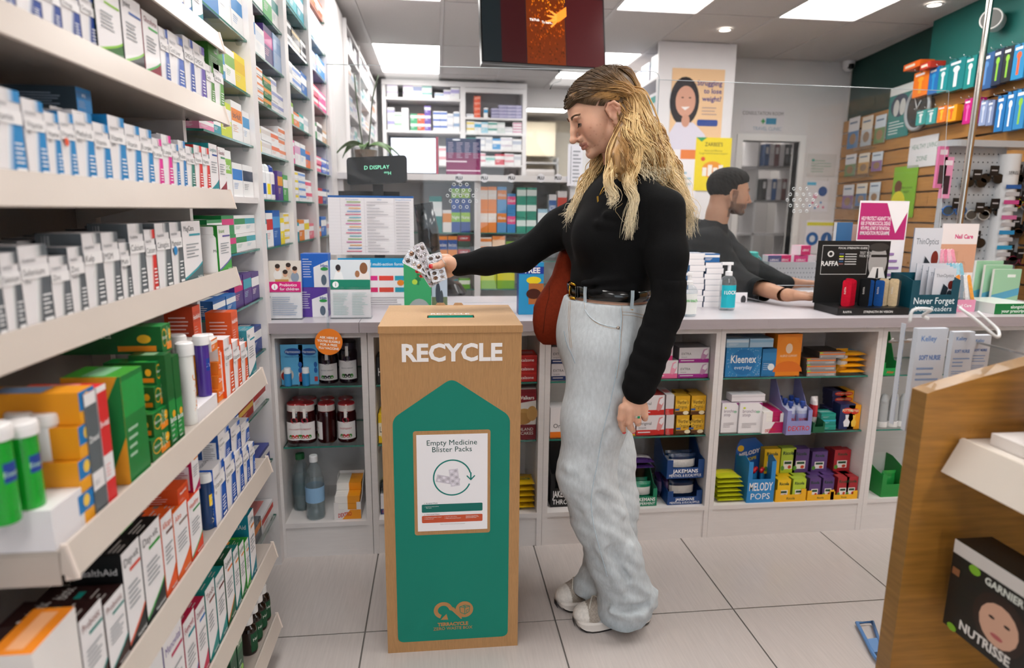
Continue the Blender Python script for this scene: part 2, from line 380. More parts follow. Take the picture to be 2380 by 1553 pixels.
# ================================================================ left steel rack
RY0, RY1 = .805, 1.755
XU, XLo = -.51, -.46
S0z = float(aX(487, 92, XU)[2])
RACK = [('0', XU, S0z), ('A', XU, 1.498), ('B', XU, 1.296), ('C', XU, 1.100), ('D', XLo, .831), ('E', XLo, .58), ('F', XLo, .323), ('G', XLo, .10)]
TOPZ = {k: z+.034 for k, x, z in RACK}; FX = {k: x-.016 for k, x, z in RACK}
rack = empty('steel_rack', (-.9, RY0, 0)); tag(rack, 'cream steel shop rack with price-rail shelves along the left aisle', 'shelf rack')
STEEL = '#bdb1a7'
def rpart(nm, mb): return mb.build(nm, rack, (.9, -RY0, 0))
m = MB(); m.box(-.90, -.885, RY0-.9, RY1, 0, 2.3, '#8d837c', 'rack'); rpart('back_panel', m)  # back panel colour darkened to stand in for shadow between the shelves
for y in (RY0-.02, RY1-.02):
    m = MB(); m.box(-.886, -.84, y, y+.025, 0, 2.3, STEEL, 'rack'); rpart('upright_post', m)
m = MB(); m.box(-.88, XLo-.05, RY0, RY1, 0, .09, '#9d938c', 'rack'); rpart('base_plinth', m)
for k, x, z in RACK:
    near = RY0 if k == 'D' else RY0-.15 if k in 'EFG' else RY0-.9
    t = z+.034
    m = MB(); m.box(-.885, x-.016, near, RY1, t-.028, t, STEEL, 'rack')
    if k in 'DEFG':                                                # folded end plate with bolt hole
        m.box(-.885, x-.016, near-.002, near-.0005, t-.045, t-.003, STEEL, 'rack')
    s_ = rpart('shelf', m)
    m = MB(); pr = [(x-.014, t+.006), (x-.010, t+.006), (x+.001, z-.004), (x-.002, z-.006), (x-.016, t-.03)]
    m.prism(pr, (0, RY1-near, 0), (0, near, 0), (1, 0, 0), (0, 0, 1), '#c8bcb2', 'rack'); m.build('price_rail', s_)
    for yy in (near+.005, RY1-.005):
        m = MB(); m.prism([(x-.016, t+.008), (x-.008, t+.008), (x+.0035, z-.006), (x-.014, z-.008)], (0, .004, 0), (0, yy-.002, 0), (1, 0, 0), (0, 0, 1), '#e5d6cc', 'plastic'); m.build('rail_end_cap', s_)
    for yy in (near+.03, RY1-.03):
        m = MB(); m.prism([(-.87, t-.028), (-.87, t-.075), (-.70, t-.034), (-.62, t-.028)], (0, .004, 0), (0, yy, 0), (1, 0, 0), (0, 0, 1), '#bfb3aa', 'rack')
        m.lathe([(.004, 0), (.004, .003), (.001, .004)], 8, '#4a4643', 'metal', (-.60, yy, t-.032)); m.build('shelf_bracket', s_)
# ================================================================ white wall bays with glass shelves
XB = -.58
UPR = [1.775, 2.26, 2.77, 3.295, 3.83]
wu = empty('wall_shelving', (-.9, UPR[0], 0)); tag(wu, 'tall white wall shelving with glass shelves running behind the counter', 'shelf unit')
def wpart(nm, mb, p=None): return mb.build(nm, p or wu, (.9, -UPR[0], 0) if p is None else None)
for i, y in enumerate(UPR):
    th = .06 if i else .02
    m = MB(); m.box(-.95, XB-(.05 if i == 0 else 0), y, y+th, 0, 2.46, '#e2dddc', 'white_paint'); wpart('upright_panel', m)
m = MB(); m.box(-.95, -.93, UPR[0], UPR[-1]+.06, 0, 2.46, '#d7d0ce', 'white_paint'); wpart('back_panel', m)
BZ = []                                            # shelf heights per bay
for i, ys in enumerate([[-30, 90, 218, 338, 460, 578, 693, 812, 930, 1070, 1200], [-25, 75, 175, 273, 373, 467, 564, 660], [-20, 64, 148, 229, 313, 394, 470, 553], [-15, 50, 126, 192, 268, 339, 408, 475, 544]]):
    yf = UPR[i+1]; zz = [zl(y, XB-.01, yf-.02) for y in ys]; BZ.append(zz)
    for k, z in enumerate(zz):
        a, b = UPR[i]+(.02 if i == 0 else .06)+.001, yf-.001
        if i == 0 and k == 4:
            m = MB(); m.box(-.93, XB-.004, a, b, z-.018, z, '#e2dddc', 'white_paint'); wpart('white_shelf', m); continue
        g = glass_shelf(wu, -.93+.9, XB-.008+.9, a-UPR[0], b-UPR[0], z-.006)
        q = MB(); q.lathe([(.008, -.012), (.011, -.004), (.011, 0)], 10, '#d8dbdd', 'clear_plastic', (XB-.03+.9, b-UPR[0]-.012, z-.0065)); q.build('shelf_support', g)
m = MB(); m.box(-.95, -.56, UPR[-1]+.06, 4.35, 0, 2.46, '#e6e2e1', 'white_paint'); wpart('end_panel', m)
# ================================================================ the cardboard recycling box
BXW, BXH = .386, .985
bx0, by0 = -.1545, 1.7288
rb = empty('recycling_box', (bx0+BXW/2, by0+BXW/2, 0), -.008)
tag(rb, 'tall brown cardboard recycling box with green house-shaped print', 'recycling box')
h = BXW/2; KR, GRN, WHITE = '#b58a5e', '#00806c', '#f3eeec'
m = MB(); e = .004
m.box(-h, h, -h, -h+e, 0, BXH-.004, KR, 'cardboard'); m.build('front_panel', rb)
m = MB(); m.box(-h, -h+e, -h+e, h, 0, BXH-.004, KR, 'cardboard'); m.build('side_panel', rb)
m = MB(); m.box(h-e, h, -h+e, h, 0, BXH-.004, KR, 'cardboard'); m.build('side_panel', rb)
m = MB(); m.box(-h+e, h-e, h-e, h, 0, BXH-.004, KR, 'cardboard'); m.build('back_panel', rb)
# lid with the posting slot
LID = '#c7a37e'
sx0, sx1, sy0, sy1 = -.068, .070, -.060, -.012
m = MB()
for a, b, c, d in ((-h-.002, h+.002, -h-.002, sy0), (-h-.002, h+.002, sy1, h+.002), (-h-.002, sx0, sy0, sy1), (sx1, h+.002, sy0, sy1)): m.box(a, b, c, d, BXH-.004, BXH, LID, 'cardboard')
m.box(-h-.0025, h+.0025, -h-.003, -h-.0002, BXH-.02, BXH-.0005, KR, 'cardboard')
lid = m.build('lid', rb)
m = MB(); m.prism([(sy1, BXH-.001), (sy1+.002, BXH-.004), (sy0+.004, BXH-.036), (sy0+.002, BXH-.033)], (sx1-sx0-.006, 0, 0), (sx0+.003, 0, 0), (0, 1, 0), (0, 0, 1), GRN, 'cardboard'); m.build('slot_flap', lid)
m = MB(); m.text('RECYCLE', (.0, sy1+.012, BXH+.0003), (1, 0, 0), (0, 1, 0), .020, WHITE, 'c', .03, 'paper', .135); m.build('lid_lettering', lid)
m = MB()
for a, b in ((-.046, -.012), (.012, .046)): m.prism([(a, 0), (b, 0), (b-.006, .008), (a+.006, .008)], (0, .003, 0), (0, h-.002, BXH), (1, 0, 0), (0, 0, 1), LID, 'cardboard')
m.build('lid_tab', lid)
f = -h-.0006
def decal(nm, mb, p=rb): return mb.build(nm, p)
m = MB(); m.text('RECYCLE', (.003, f-.0004, .888), (1, 0, 0), (0, 0, 1), .047, WHITE, 'c', .035, 'paper', .302); decal('lettering', m)
# green arrow-house, rounded corners
def rounded(pts, r, n=6):
    out = []; k = len(pts)
    for i in range(k):
        p0, p, p1 = V(*pts[i-1]), V(*pts[i]), V(*pts[(i+1) % k]); a, b = (p0-p)/np.linalg.norm(p0-p), (p1-p)/np.linalg.norm(p1-p)
        A, B = p+a*r, p+b*r
        for j in range(n+1):
            t = j/n; out.append(tuple((1-t)**2*A+2*t*(1-t)*p+t*t*B))
    return out
gx, gb, gs, ga = .163, .034, .726, .838
m = MB(); m.prism(rounded([(-gx, gb), (gx, gb), (gx, gs), (0, ga), (-gx, gs)], .02), (0, .0004, 0), (0, f, 0), (1, 0, 0), (0, 0, 1), GRN, 'paper'); gr = decal('green_print', m)
px0, px1, pz0, pz1 = -.108, .108, .375, .688
m = MB(); m.prism(rounded([(px0, pz0), (px1, pz0), (px1, pz1), (px0, pz1)], .008), (0, .0003, 0), (0, f-.0004, 0), (1, 0, 0), (0, 0, 1), KR, 'cardboard'); decal('kraft_window', m, gr)
m = MB(); g = f-.0008
m.box(px0+.009, px1-.008, g-.0004, g, pz0+.012, pz1-.011, '#f4f1f4', 'paper'); nt = decal('paper_notice', m)
m = MB(); g -= .0007; DG = '#0d4a43'; ex, ez = (1, 0, 0), (0, 0, 1)
m.text('Empty Medicine', (.0, g, .6455), ex, ez, .0155, DG, 'c', .0, 'paper'); m.text('Blister Packs', (.0, g, .6255), ex, ez, .0155, DG, 'c', .0, 'paper')
cx, cz, R0, R1 = .0, .548, .0505, .0545
t0, t1 = math.radians(-22), math.radians(375)
q = np.linspace(math.radians(15), math.radians(338), 60)
vs = [(cx+R0*math.cos(t), g, cz+R0*math.sin(t)) for t in q]+[(cx+R1*math.cos(t), g, cz+R1*math.sin(t)) for t in q]
n = len(q); m.add(vs, [(i, i+1, n+i+1, n+i) for i in range(n-1)], '#0a7f74', 'paper')
ax, az = cx+.0525*math.cos(.0), cz+.002
for s_ in (-1, 1): m.add([(ax, g-.0001, az-.012), (ax+s_*.0125, g-.0001, az+.001), (ax+s_*.0105, g-.0001, az+.004), (ax, g-.0001, az-.007)], [(0, 1, 2, 3)], '#0a7f74', 'paper')
m.box(ax-.002, ax+.002, g-.0001, g, az-.009, az+.012, '#0a7f74', 'paper')
m.build('notice_print', nt)
def mini_blister(cx, cz, ang, w, hh, col, y):
    m = MB(); c, s_ = math.cos(ang), math.sin(ang); ux, uz = V(c, 0, s_), V(-s_, 0, c); o = V(cx, y, cz)
    m.add([o-ux*w/2-uz*hh/2, o+ux*w/2-uz*hh/2, o+ux*w/2+uz*hh/2, o-ux*w/2+uz*hh/2], [(0, 1, 2, 3)], col, 'paper')
    for i in range(2):
        for j in range(5):
            k = o+ux*(i-.5)*w*.45+uz*(j-2)*hh*.19+V(0, -.0001, 0)
            m.add([k+ux*a*w*.17+uz*b*hh*.07 for a, b in ell(0, 0, 1, 1, 8)], [tuple(range(8))], '#b9b2bb' if (i+j) % 2 else '#e9e3ec', 'paper')
    return m.build('blister_picture', nt)
mini_blister(-.012, .541, 1.35, .022, .066, '#cdc6d0', g-.0001); mini_blister(.006, .548, .12, .026, .052, '#d8d2db', g-.0003)
def bar(z0, z1, col, head, hc, rows):
    m = MB(); y = g-.0001
    m.add([(px, y, pz) for px, pz in rrect(.173, z1-z0, .003, 3, -.087, z0)], [tuple(range(16))], col, 'paper')
    m.text(head, (-.080, y, z1+.0022), ex, ez, .0034, hc, 'l', .01, 'paper')
    for u, v, t in rows: m.text(t, (u, y-.0002, v), ex, ez, .0022, '#eef3f0', 'l', .01, 'paper')
    m.build('notice_bar', nt)
bar(.4445, .4690, '#0a6b61', 'v  Accepted Waste', '#0d4a43', [(-.08, .4615, 'v  Any brand of empty medicine'), (-.075, .4575, 'blister packs')])
bar(.4125, .4345, '#cc5431', 'x  Unaccepted Waste', '#8a2f25', [(-.081, .4285, 'x  Any medicine & medication residue*'), (-.081, .4238, 'x  Cardboard & paper'), (-.023, .4285, 'x  Any other types of waste'), (-.023, .4238, 'x  Tablets, pills, lozenges & capsules*'), (.038, .4292, 'Hazardous waste, batteries,'), (.038, .4262, 'pressurised canisters, broken'), (.038, .4232, 'glass and medical waste')])
m = MB(); m.text('*Medicine should be returned to a pharmacy for safe disposal', (0, g-.0001, .4060), ex, ez, .0020, '#55504f', 'c', .0, 'paper'); m.build('notice_footer', nt)
# logo: looping arrow and little box
m = MB(); y = f-.0006; KL = '#b48250'; lx, lz = -.001, .128
def ring(path, w, col, yy=y):
    P = [V(*p) for p in path]; k = len(P); a, b = [], []
    for i in range(k):
        t = P[min(i+1, k-1)]-P[max(i-1, 0)]; t /= np.linalg.norm(t); nn = V(-t[1], t[0]); ww = w[i] if hasattr(w, '__len__') else w
        a.append((P[i][0]+nn[0]*ww, yy, P[i][1]+nn[1]*ww)); b.append((P[i][0]-nn[0]*ww, yy, P[i][1]-nn[1]*ww))
    m.add(a+b, [(i, i+1, k+i+1, k+i) for i in range(k-1)], col, 'paper')
q = np.linspace(-1.9, -6.05, 40)
loop = [(lx-.028+.022*math.cos(t), lz+.004+.021*math.sin(t)) for t in q]
loop = [p for p in loop]+[(lx-.002+.05*(i/10)*.55, lz+.010-.036*(i/10)) for i in range(1, 11)]
ring(loop, np.r_[np.linspace(.006, .0058, 40), np.linspace(.0058, .002, 10)], KL)
m.add([(lx-.036, y-.0002, lz-.026), (lx-.014, y-.0002, lz-.027), (lx-.019, y-.0002, lz-.008)], [(0, 1, 2)], KL, 'paper')
m.add([(a, y-.0001, b) for a, b in ell(lx+.034, lz+.004, .026, .026, 32)], [tuple(range(32))], KL, 'paper')
yy = y-.0003
def ln(a, b, w=.0009): ring([a, b], w, GRN, yy)
o = V(lx+.034, lz+.003)
A, B, C, D = o+V(-.014, .010), o+V(.001, .006), o+V(.016, .011), o+V(.002, .015)
for a, b in ((A, B), (B, C), (C, D), (D, A), (A, A+V(.002, -.018)), (A+V(.002, -.018), B+V(0, -.021)), (B, B+V(0, -.021)), (B+V(0, -.021), C+V(-.002, -.018)), (C, C+V(-.002, -.018))): ln(a, b)
ln(o+V(-.003, .012), o+V(.004, .0095), .0016)
q = np.linspace(.6, 5.2, 14); ring([(o[0]+.009+.0035*math.cos(t), o[1]-.005+.0045*math.sin(t)) for t in q], .0008, GRN, yy)
m.text('TERRACYCLE', (lx, y, lz-.047), ex, ez, .0105, KL, 'c', .05, 'paper', .116); m.text('ZERO WASTE BOX', (lx, y, lz-.0605), ex, ez, .0095, KL, 'c', .015, 'paper', .116)
decal('logo', m)
# ================================================================ soft shapes (bodies, clothes, shoes) grown from distance fields
from mathutils.bvhtree import BVHTree
def nz(v): v = np.asarray(v, float); return v/np.linalg.norm(v)
class Field:
    def __init__(s, lo, hi, st):
        s.lo = V(*lo); s.st = st; s.n = np.ceil((V(*hi)-s.lo)/st).astype(int)+1
        s.F = np.ones(tuple(s.n), np.float32)*(300*st)
    def sl(s, lo, hi):
        a = np.clip(np.floor((V(*lo)-s.lo)/s.st).astype(int), 0, s.n-1); b = np.clip(np.ceil((V(*hi)-s.lo)/s.st).astype(int)+1, 1, s.n)
        g = np.meshgrid(*[s.lo[i]+s.st*np.arange(a[i], max(b[i], a[i]+1)) for i in range(3)], indexing='ij')
        return tuple(slice(a[i], max(b[i], a[i]+1)) for i in range(3)), np.stack(g, -1).astype(np.float32)
    def put(s, fn, lo, hi, k=.01, sub=False):
        mg = k+3*s.st; q, P = s.sl(V(*lo)-mg, V(*hi)+mg)
        d = fn(P).astype(np.float32); a = s.F[q]
        if sub: a, d = -a, d
        h = np.clip(.5+.5*(a-d)/k, 0, 1); r = a*(1-h)+d*h-k*h*(1-h)
        s.F[q] = -r if sub else r
        return s
    def cone(s, a, b, ra, rb, k=.01, sub=False):
        a, b = V(*a), V(*b); ba = b-a; L = ba@ba
        def fn(P):
            t = np.clip(((P-a)@ba)/L, 0, 1); return np.linalg.norm(P-a-t[..., None]*ba, axis=-1)-(ra+(rb-ra)*t)
        r = max(ra, rb); return s.put(fn, np.minimum(a, b)-r, np.maximum(a, b)+r, k, sub)
    def ell(s, c, r, k=.01, R=None, sub=False):
        c, r = V(*c), V(*r)
        def fn(P):
            q = P-c
            if R is not None: q = q@R
            k0 = np.linalg.norm(q/r, axis=-1); k1 = np.linalg.norm(q/(r*r), axis=-1)+1e-9; return k0*(k0-1)/k1
        m = r if R is None else np.ones(3)*max(r); return s.put(fn, c-m, c+m, k, sub)
    def chain(s, pts, rr, k=.01, sub=False):
        for i in range(len(pts)-1): s.cone(pts[i], pts[i+1], rr[i], rr[i+1], k, sub)
        return s
    def mesh(s):
        F = s.F; S = F < 0; a = S[:-1, :-1, :-1]; al = a.copy(); an = a.copy()
        C = [(i, j, k) for i in (0, 1) for j in (0, 1) for k in (0, 1)]
        for i, j, k in C[1:]:
            b = S[i:S.shape[0]-1+i, j:S.shape[1]-1+j, k:S.shape[2]-1+k]; al &= b; an |= b
        ix = np.argwhere(an & ~al); n = len(ix)
        vals = np.stack([F[ix[:, 0]+i, ix[:, 1]+j, ix[:, 2]+k] for i, j, k in C], 1)
        acc = np.zeros((n, 3)); cnt = np.zeros(n); CC = np.array(C, float)
        for p in range(8):
            for q in range(p+1, 8):
                if abs(CC[p]-CC[q]).sum() != 1: continue
                va, vb = vals[:, p], vals[:, q]; cr = (va < 0) != (vb < 0)
                t = np.where(cr, va/np.where(cr, va-vb, 1), 0)
                acc += np.where(cr[:, None], CC[p]+t[:, None]*(CC[q]-CC[p]), 0); cnt += cr
        v = s.lo+s.st*(ix+acc/cnt[:, None])
        M = -np.ones(an.shape, int); M[tuple(ix.T)] = np.arange(n); fs = []
        for ax in range(3):
            sl0 = [slice(None)]*3; sl1 = [slice(None)]*3; sl0[ax] = slice(0, -1); sl1[ax] = slice(1, None)
            A, B = S[tuple(sl0)], S[tuple(sl1)]; e = np.argwhere(A != B)
            o1, o2 = (ax+1) % 3, (ax+2) % 3
            e = e[(e[:, o1] > 0) & (e[:, o2] > 0) & (e[:, o1] < an.shape[o1]) & (e[:, o2] < an.shape[o2])]
            def cell(d1, d2): q = e.copy(); q[:, o1] += d1; q[:, o2] += d2; return M[tuple(q.T)]
            qd = np.stack([cell(-1, -1), cell(0, -1), cell(0, 0), cell(-1, 0)], 1)
            ins = S[tuple(e.T)]; qd[~ins] = qd[~ins][:, ::-1]; fs.append(qd[(qd >= 0).all(1)])
        return v, np.concatenate(fs)
def smooth_v(v, f, it=2, lam=.5):
    e = np.concatenate([f[:, [0, 1]], f[:, [1, 2]], f[:, [2, 3]], f[:, [3, 0]]])
    for _ in range(it):
        acc = np.zeros_like(v); c = np.zeros(len(v))
        np.add.at(acc, e[:, 0], v[e[:, 1]]); np.add.at(c, e[:, 0], 1); np.add.at(acc, e[:, 1], v[e[:, 0]]); np.add.at(c, e[:, 1], 1)
        v = v+lam*(acc/np.maximum(c, 1)[:, None]-v)
    return v
def vmesh(name, v, f, col, mat, parent=None, loc=None, smooth=True):
    """mesh with one colour per vertex (array n x 3, linear) or a single colour"""
    me = bpy.data.meshes.new(name); me.from_pydata(np.asarray(v).tolist(), [], [tuple(int(i) for i in q) for q in f])
    me.materials.append(MATS[mat]); me.polygons.foreach_set('use_smooth', [smooth]*len(f))
    ca = me.color_attributes.new('Col', 'FLOAT_COLOR', 'POINT'); c = np.ones((len(v), 4))
    c[:, :3] = lin(col) if isinstance(col, str) else col
    ca.data.foreach_set('color', c.ravel()); me.update()
    return ob(name, me, parent, loc)
def crom(P, n):
    """Catmull-Rom through points P, n samples"""
    P = np.asarray(P, float); P = np.vstack([2*P[0]-P[1], P, 2*P[-1]-P[-2]]); m = len(P)-3
    t = np.linspace(0, m-1e-6, n); i = t.astype(int); u = (t-i)[:, None]
    a, b, c, d = P[i], P[i+1], P[i+2], P[i+3]
    return .5*(2*b+(c-a)*u+(2*a-5*b+4*c-d)*u*u+(3*b-a-3*c+d)*u**3)
def fmix(a, b, t): t = np.clip(t, 0, 1)[..., None]; return np.asarray(a)*(1-t)+np.asarray(b)*t
def sst(a, b, x): t = np.clip((x-a)/(b-a), 0, 1); return t*t*(3-2*t)
class Strands:
    """bundles of thin tapered tubes, coloured along their length"""
    def __init__(s): s.v = []; s.f = []; s.c = []; s.n = 0
    def add(s, P, r, col, k=4, flat=1.):
        P = np.asarray(P, float); m = len(P); T = np.gradient(P, axis=0); T /= np.linalg.norm(T, axis=1)[:, None]+1e-9
        X = np.cross(T, V(0.13, -.9, .3)); X /= np.linalg.norm(X, axis=1)[:, None]+1e-9; Y = np.cross(T, X)
        a = np.arange(k)*2*math.pi/k; r = np.broadcast_to(r, (m,))
        q = P[:, None]+r[:, None, None]*(np.cos(a)[None, :, None]*X[:, None]+flat*np.sin(a)[None, :, None]*Y[:, None])
        s.v.append(q.reshape(-1, 3)); s.c.append(np.repeat(np.broadcast_to(col, (m, 3)), k, 0))
        i = np.arange(m-1)[:, None]*k; j = np.arange(k)[None]; j2 = (j+1) % k
        s.f.append((np.stack([i+j, i+j2, i+k+j2, i+k+j], -1).reshape(-1, 4)+s.n)); s.n += m*k
    def build(s, name, mat, parent=None): return vmesh(name, np.concatenate(s.v), np.concatenate(s.f), np.concatenate(s.c), mat, parent)
# ---------------------------------------------------------------- heads (millimetres; f forward, l left, u up; ears at f=0,u=0)
def head_frame(fwd_xy, pitch, roll=0.):
    f0 = nz(V(fwd_xy[0], fwd_xy[1], 0)); up = V(0, 0, 1.); l = np.cross(up, f0)
    f = f0*math.cos(pitch)-up*math.sin(pitch); u = np.cross(f, l)
    return np.stack([f, l, u])                   # rows: axes in world
EF, EU = 24, -18
def build_head(R, c, neck_w, neck_r, male=False, st=2.2, wide=1.):
    """R rows f,l,u axes; c world position of the point between the ears; neck_w world point the neck runs to."""
    nk = (R@(V(*neck_w)-V(*c)))*1000
    lo = np.minimum([-105, -100, -125], nk-neck_r-8); hi = np.maximum([142, 100, 128], nk+neck_r+8)
    F = Field(lo, hi, st); S = F.__class__
    F.ell((6, 0, 30), (97, 73*wide, 70), 8); F.ell((52, 0, -12), (50, 60*wide, 66), 25)
    for s in (-1, 1):
        F.chain([(4, s*57*wide, -30), (18, s*52*wide, -62), (60, s*34, -84), (86, s*11, -88)], [17, 15, 14, 14], 14)
        F.ell((70, s*40*wide, -20), (24, 20, 24), 20)
        F.ell((98, s*24, 16), (9, 19, 7 if not male else 8), 9)                                   # brow
        F.ell((101, s*30, 3), (11, 14, 8), 9, sub=True)                                            # socket
        F.ell((86.5, s*30.5, 1), (14, 14.5, 13.4), 4)                                               # closed lid over the eyeball
        F.ell((104.5, s*12.5, -40), (10, 7.5, 8), 6)                                              # nostril wing
        F.ell((112, s*6.5, -46.5), (6, 3.2, 3), 2, sub=True)
        F.ell((64, s*39, -48), (27, 16, 24), 24)                                                  # cheek
    F.chain([(102, 0, 13), (113, 0, -14), (123, 0, -34)], [7.5, 7.5, 8.5], 8); F.ell((123, 0, -36.5), (10.5, 9.5, 8.5), 6)
    F.ell((88, 0, -90), (17, 17, 15), 10)                                                        # chin
    F.ell((89, 0, -60), (18, 28, 17), 12)                                                         # muzzle
    F.chain([(95, -23, -59), (105, -10, -56.5), (107.5, 0, -57.5), (105, 10, -56.5), (95, 23, -59)], [2.2, 3.6, 3.8, 3.6, 2.2], 4)
    F.chain([(94, -20, -62), (103, -9, -67), (105, 0, -68), (103, 9, -67), (94, 20, -62)], [2.2, 4.3, 4.9, 4.3, 2.2], 4)
    F.chain([(96, -28, -57), (108, -10, -62), (112, 0, -62.4), (108, 10, -62), (96, 28, -57)], [1., 1.5, 1.5, 1.5, 1.], 2, sub=True)
    F.chain([(101, -14, -78), (103.5, 0, -78.5), (101, 14, -78)], [2, 2.6, 2], 6, sub=True)
    for s in (-1, 1):                                                                            # ears
        hx = [(2, 72, 4), (4, 75, 18), (-6, 79, 29), (-20, 83, 28), (-29, 85, 14), (-28, 83, -4), (-20, 79, -18), (-9, 75, -28), (-2, 73, -22)]
        hx = [(a+EF, b, d+EU) for a, b, d in hx]; F.chain([(a, s*(b-2)*wide, d) for a, b, d in hx], [3.2, 3.6, 4, 4, 4, 4, 4.4, 6, 4], 3)
        Re = np.array([[1, 0, 0], [0, 1, 0], [0, 0, 1.]]); F.ell((-13+EF, s*75*wide, 1+EU), (17, 4.5, 26), 4)
        F.ell((-9+EF, s*82*wide, 2+EU), (10, 7, 13), 4, sub=True); F.chain([(-14+EF, s*79*wide, 22+EU), (-22+EF, s*80*wide, 6+EU), (-18+EF, s*78*wide, -10+EU)], [2.6, 2.8, 2.6], 3)
        F.ell((1+EF, s*75*wide, -3+EU), (4.5, 3.5, 7), 3)
    F.chain([(-18, 0, -20), tuple(nk*.45+V(-18, 0, -20)*.55), tuple(nk)], [neck_r*.95, neck_r*.95, neck_r*1.1], 18)
    v, f = F.mesh()
    return smooth_v(v, f, 2, .45), f
def head_to_world(v, R, c): return np.asarray(c)+(v/1000)@R
def skin_cols(v, base, lip, blush, dark=None, male=False):
    f_, l, u = v.T; c = np.tile(lin(base), (len(v), 1)); al = np.abs(l)
    c = fmix(c, lin(blush), .55*np.exp(-(((f_-80)/26)**2+((al-42)/20)**2+((u+28)/22)**2)))
    c = fmix(c, lin(blush), .5*np.exp(-(((f_-118)/12)**2+(al/12)**2+((u+38)/10)**2)))
    c = fmix(c, lin(blush), .6*np.exp(-(((f_+10-EF)/18)**2+((al-80)/8)**2+((u)/30)**2)))
    lw = 23-.35*np.abs(f_-100)
    lipm = (f_ > 92) & (u < -52.5+.0*l) & (u > -74.5+.25*al) & (al < 24)
    lipm &= (u < -53+.0*al-np.where(al < 4, 1.5, 0)-.12*np.maximum(al-8, 0))
    c = fmix(c, lin(lip), lipm*.8)
    c = fmix(c, lin('#7d4a3c'), .65*((np.abs(u+61.5) < 1.3) & (f_ > 95) & (al < 24)))
    c = fmix(c, lin('#b5755c'), .45*np.exp(-(((f_-92)/12)**2+((al-30)/15)**2+((u-3)/8)**2)))
    c = fmix(c, lin('#5a2f24'), .8*np.exp(-(((f_-110)/6)**2+((al-6.5)/3)**2+((u+46)/2.4)**2)))
    return c
def eye_parts(par, R, c, side, gaze=-.5, iris='#4a3322', lash=True, slit=3.2):
    """eyeball set in an opening of the lids: white, iris, upper lash line"""
    ce = V(86.7, side*30.5, 1); m = Strands()
    def P(az, el, r): return ce+r*V(math.cos(el)*math.cos(az), side*0+math.cos(el)*math.sin(az), math.sin(el))
    def patch(nm, az0, az1, el_lo, el_hi, r, col, mat):
        n = 14; vs = []; fs = []
        for i in range(n+1):
            a = az0+(az1-az0)*i/n; s_ = math.sin(math.pi*i/n)**.7
            for e in (el_lo(s_, i/n), el_hi(s_, i/n)): vs.append(P(a, e, r))
        fs = [(2*i, 2*i+2, 2*i+3, 2*i+1) for i in range(n)]
        if side < 0: pass
        return vmesh(nm, head_to_world(np.array(vs), R, c), fs, col, mat, par)
    s0 = side*.12
    patch('eye_white', s0-.66, s0+.66, lambda s, t: -.36-.14*s, lambda s, t: -.36+.20*s, 14.5, '#d9cdc6', 'gloss')
    g = s0-side*.05
    patch('iris', g-.27, g+.27, lambda s, t: -.36-.14*s, lambda s, t: -.36+.19*s, 14.8, iris, 'gloss')
    patch('pupil', g-.11, g+.11, lambda s, t: -.40-.05*s, lambda s, t: -.34+.12*s, 15.0, '#120c09', 'gloss')
    patch('lash_line', s0-.76, s0+.76, lambda s, t: -.37+.17*s, lambda s, t: -.34+.25*s, 15.1, '#2a1b14', 'darkmat')
    if lash:
        st_ = Strands()
        for i in range(16):
            a = s0-.7+1.4*i/15; s_ = math.sin(math.pi*(i+.5)/16)**.7; b = P(a, -.36+.2*s_, 15); d = P(a, -.62, 22)-V(0, 0, 0)
            st_.add(head_to_world(np.array([b, b*.5+d*.5+V(1, 0, -1), d+V(2.5, 0, 1)]), R, c), [.0004, .0003, .0001], lin('#21150f'), 3)
        st_.build('eyelashes', 'darkmat', par)
def brow(par, R, c, side, col, th=1.):
    st_ = Strands(); rnd = random.Random(3+side)
    for i in range(220):
        t = rnd.random(); l = 11+36*t; u = 17+5*math.sin(min(t*1.5, 1)*1.6)-7*max(0, t-.6); f = 109-.009*(l-6)**2-.03*l
        q = V(f, side*l, u+rnd.uniform(-3.2, 3.2)*(1-.6*t)*th)
        st_.add(head_to_world(np.array([q+V(-1, 0, 0), q+V(.8, side*2.5, 1.2), q+V(-1.2, side*6, 1.0)]), R, c), [.0008, .0007, .0003], lin(col), 3)
    st_.build('eyebrow', 'hair', par)
# ---------------------------------------------------------------- hands
def build_hand(palm, fingers, st=.0016, k=.006):
    """palm: list of (a,b,ra,rb) cones; fingers: lists of joint points with radii (world)"""
    pts = [p for q in palm for p in q[:2]]+[p for ff in fingers for p in ff[0]]
    lo = np.min(pts, 0)-.03; hi = np.max(pts, 0)+.03; F = Field(lo, hi, st)
    for a, b, ra, rb in palm: F.cone(a, b, ra, rb, .012)
    for P, rr in fingers:
        G = Field(lo, hi, st)
        G.chain(P, rr, .003); q, _ = F.sl(lo, hi); a, d = F.F, G.F; h = np.clip(.5+.5*(a-d)/k, 0, 1); F.F = a*(1-h)+d*h-k*h*(1-h)
    return F.mesh()
def nail(par, p, d, n, w=.0052, L=.0095, col='#c8141b'):
    """fingernail: p centre, d finger direction, n outward normal"""
    d, n = nz(d), nz(n); n = nz(n-d*(n@d)); s_ = np.cross(d, n); vs = []; fs = []; A, B = 7, 6
    for i in range(A):
        for j in range(B):
            u, v = i/(A-1)*2-1, j/(B-1)*2-1; ww = w*(1-.35*max(0, v)**3-.2*max(0, -v)**3)
            vs.append(V(*p)+s_*u*ww+d*v*L*.5*math.sqrt(max(1-.35*u*u, .1))+n*(.0016*(1-u*u)-.0004*v*v))
    fs = [(i*B+j, i*B+j+1, (i+1)*B+j+1, (i+1)*B+j) for i in range(A-1) for j in range(B-1)]
    return vmesh('fingernail', np.array(vs), fs, col, 'gloss', par)
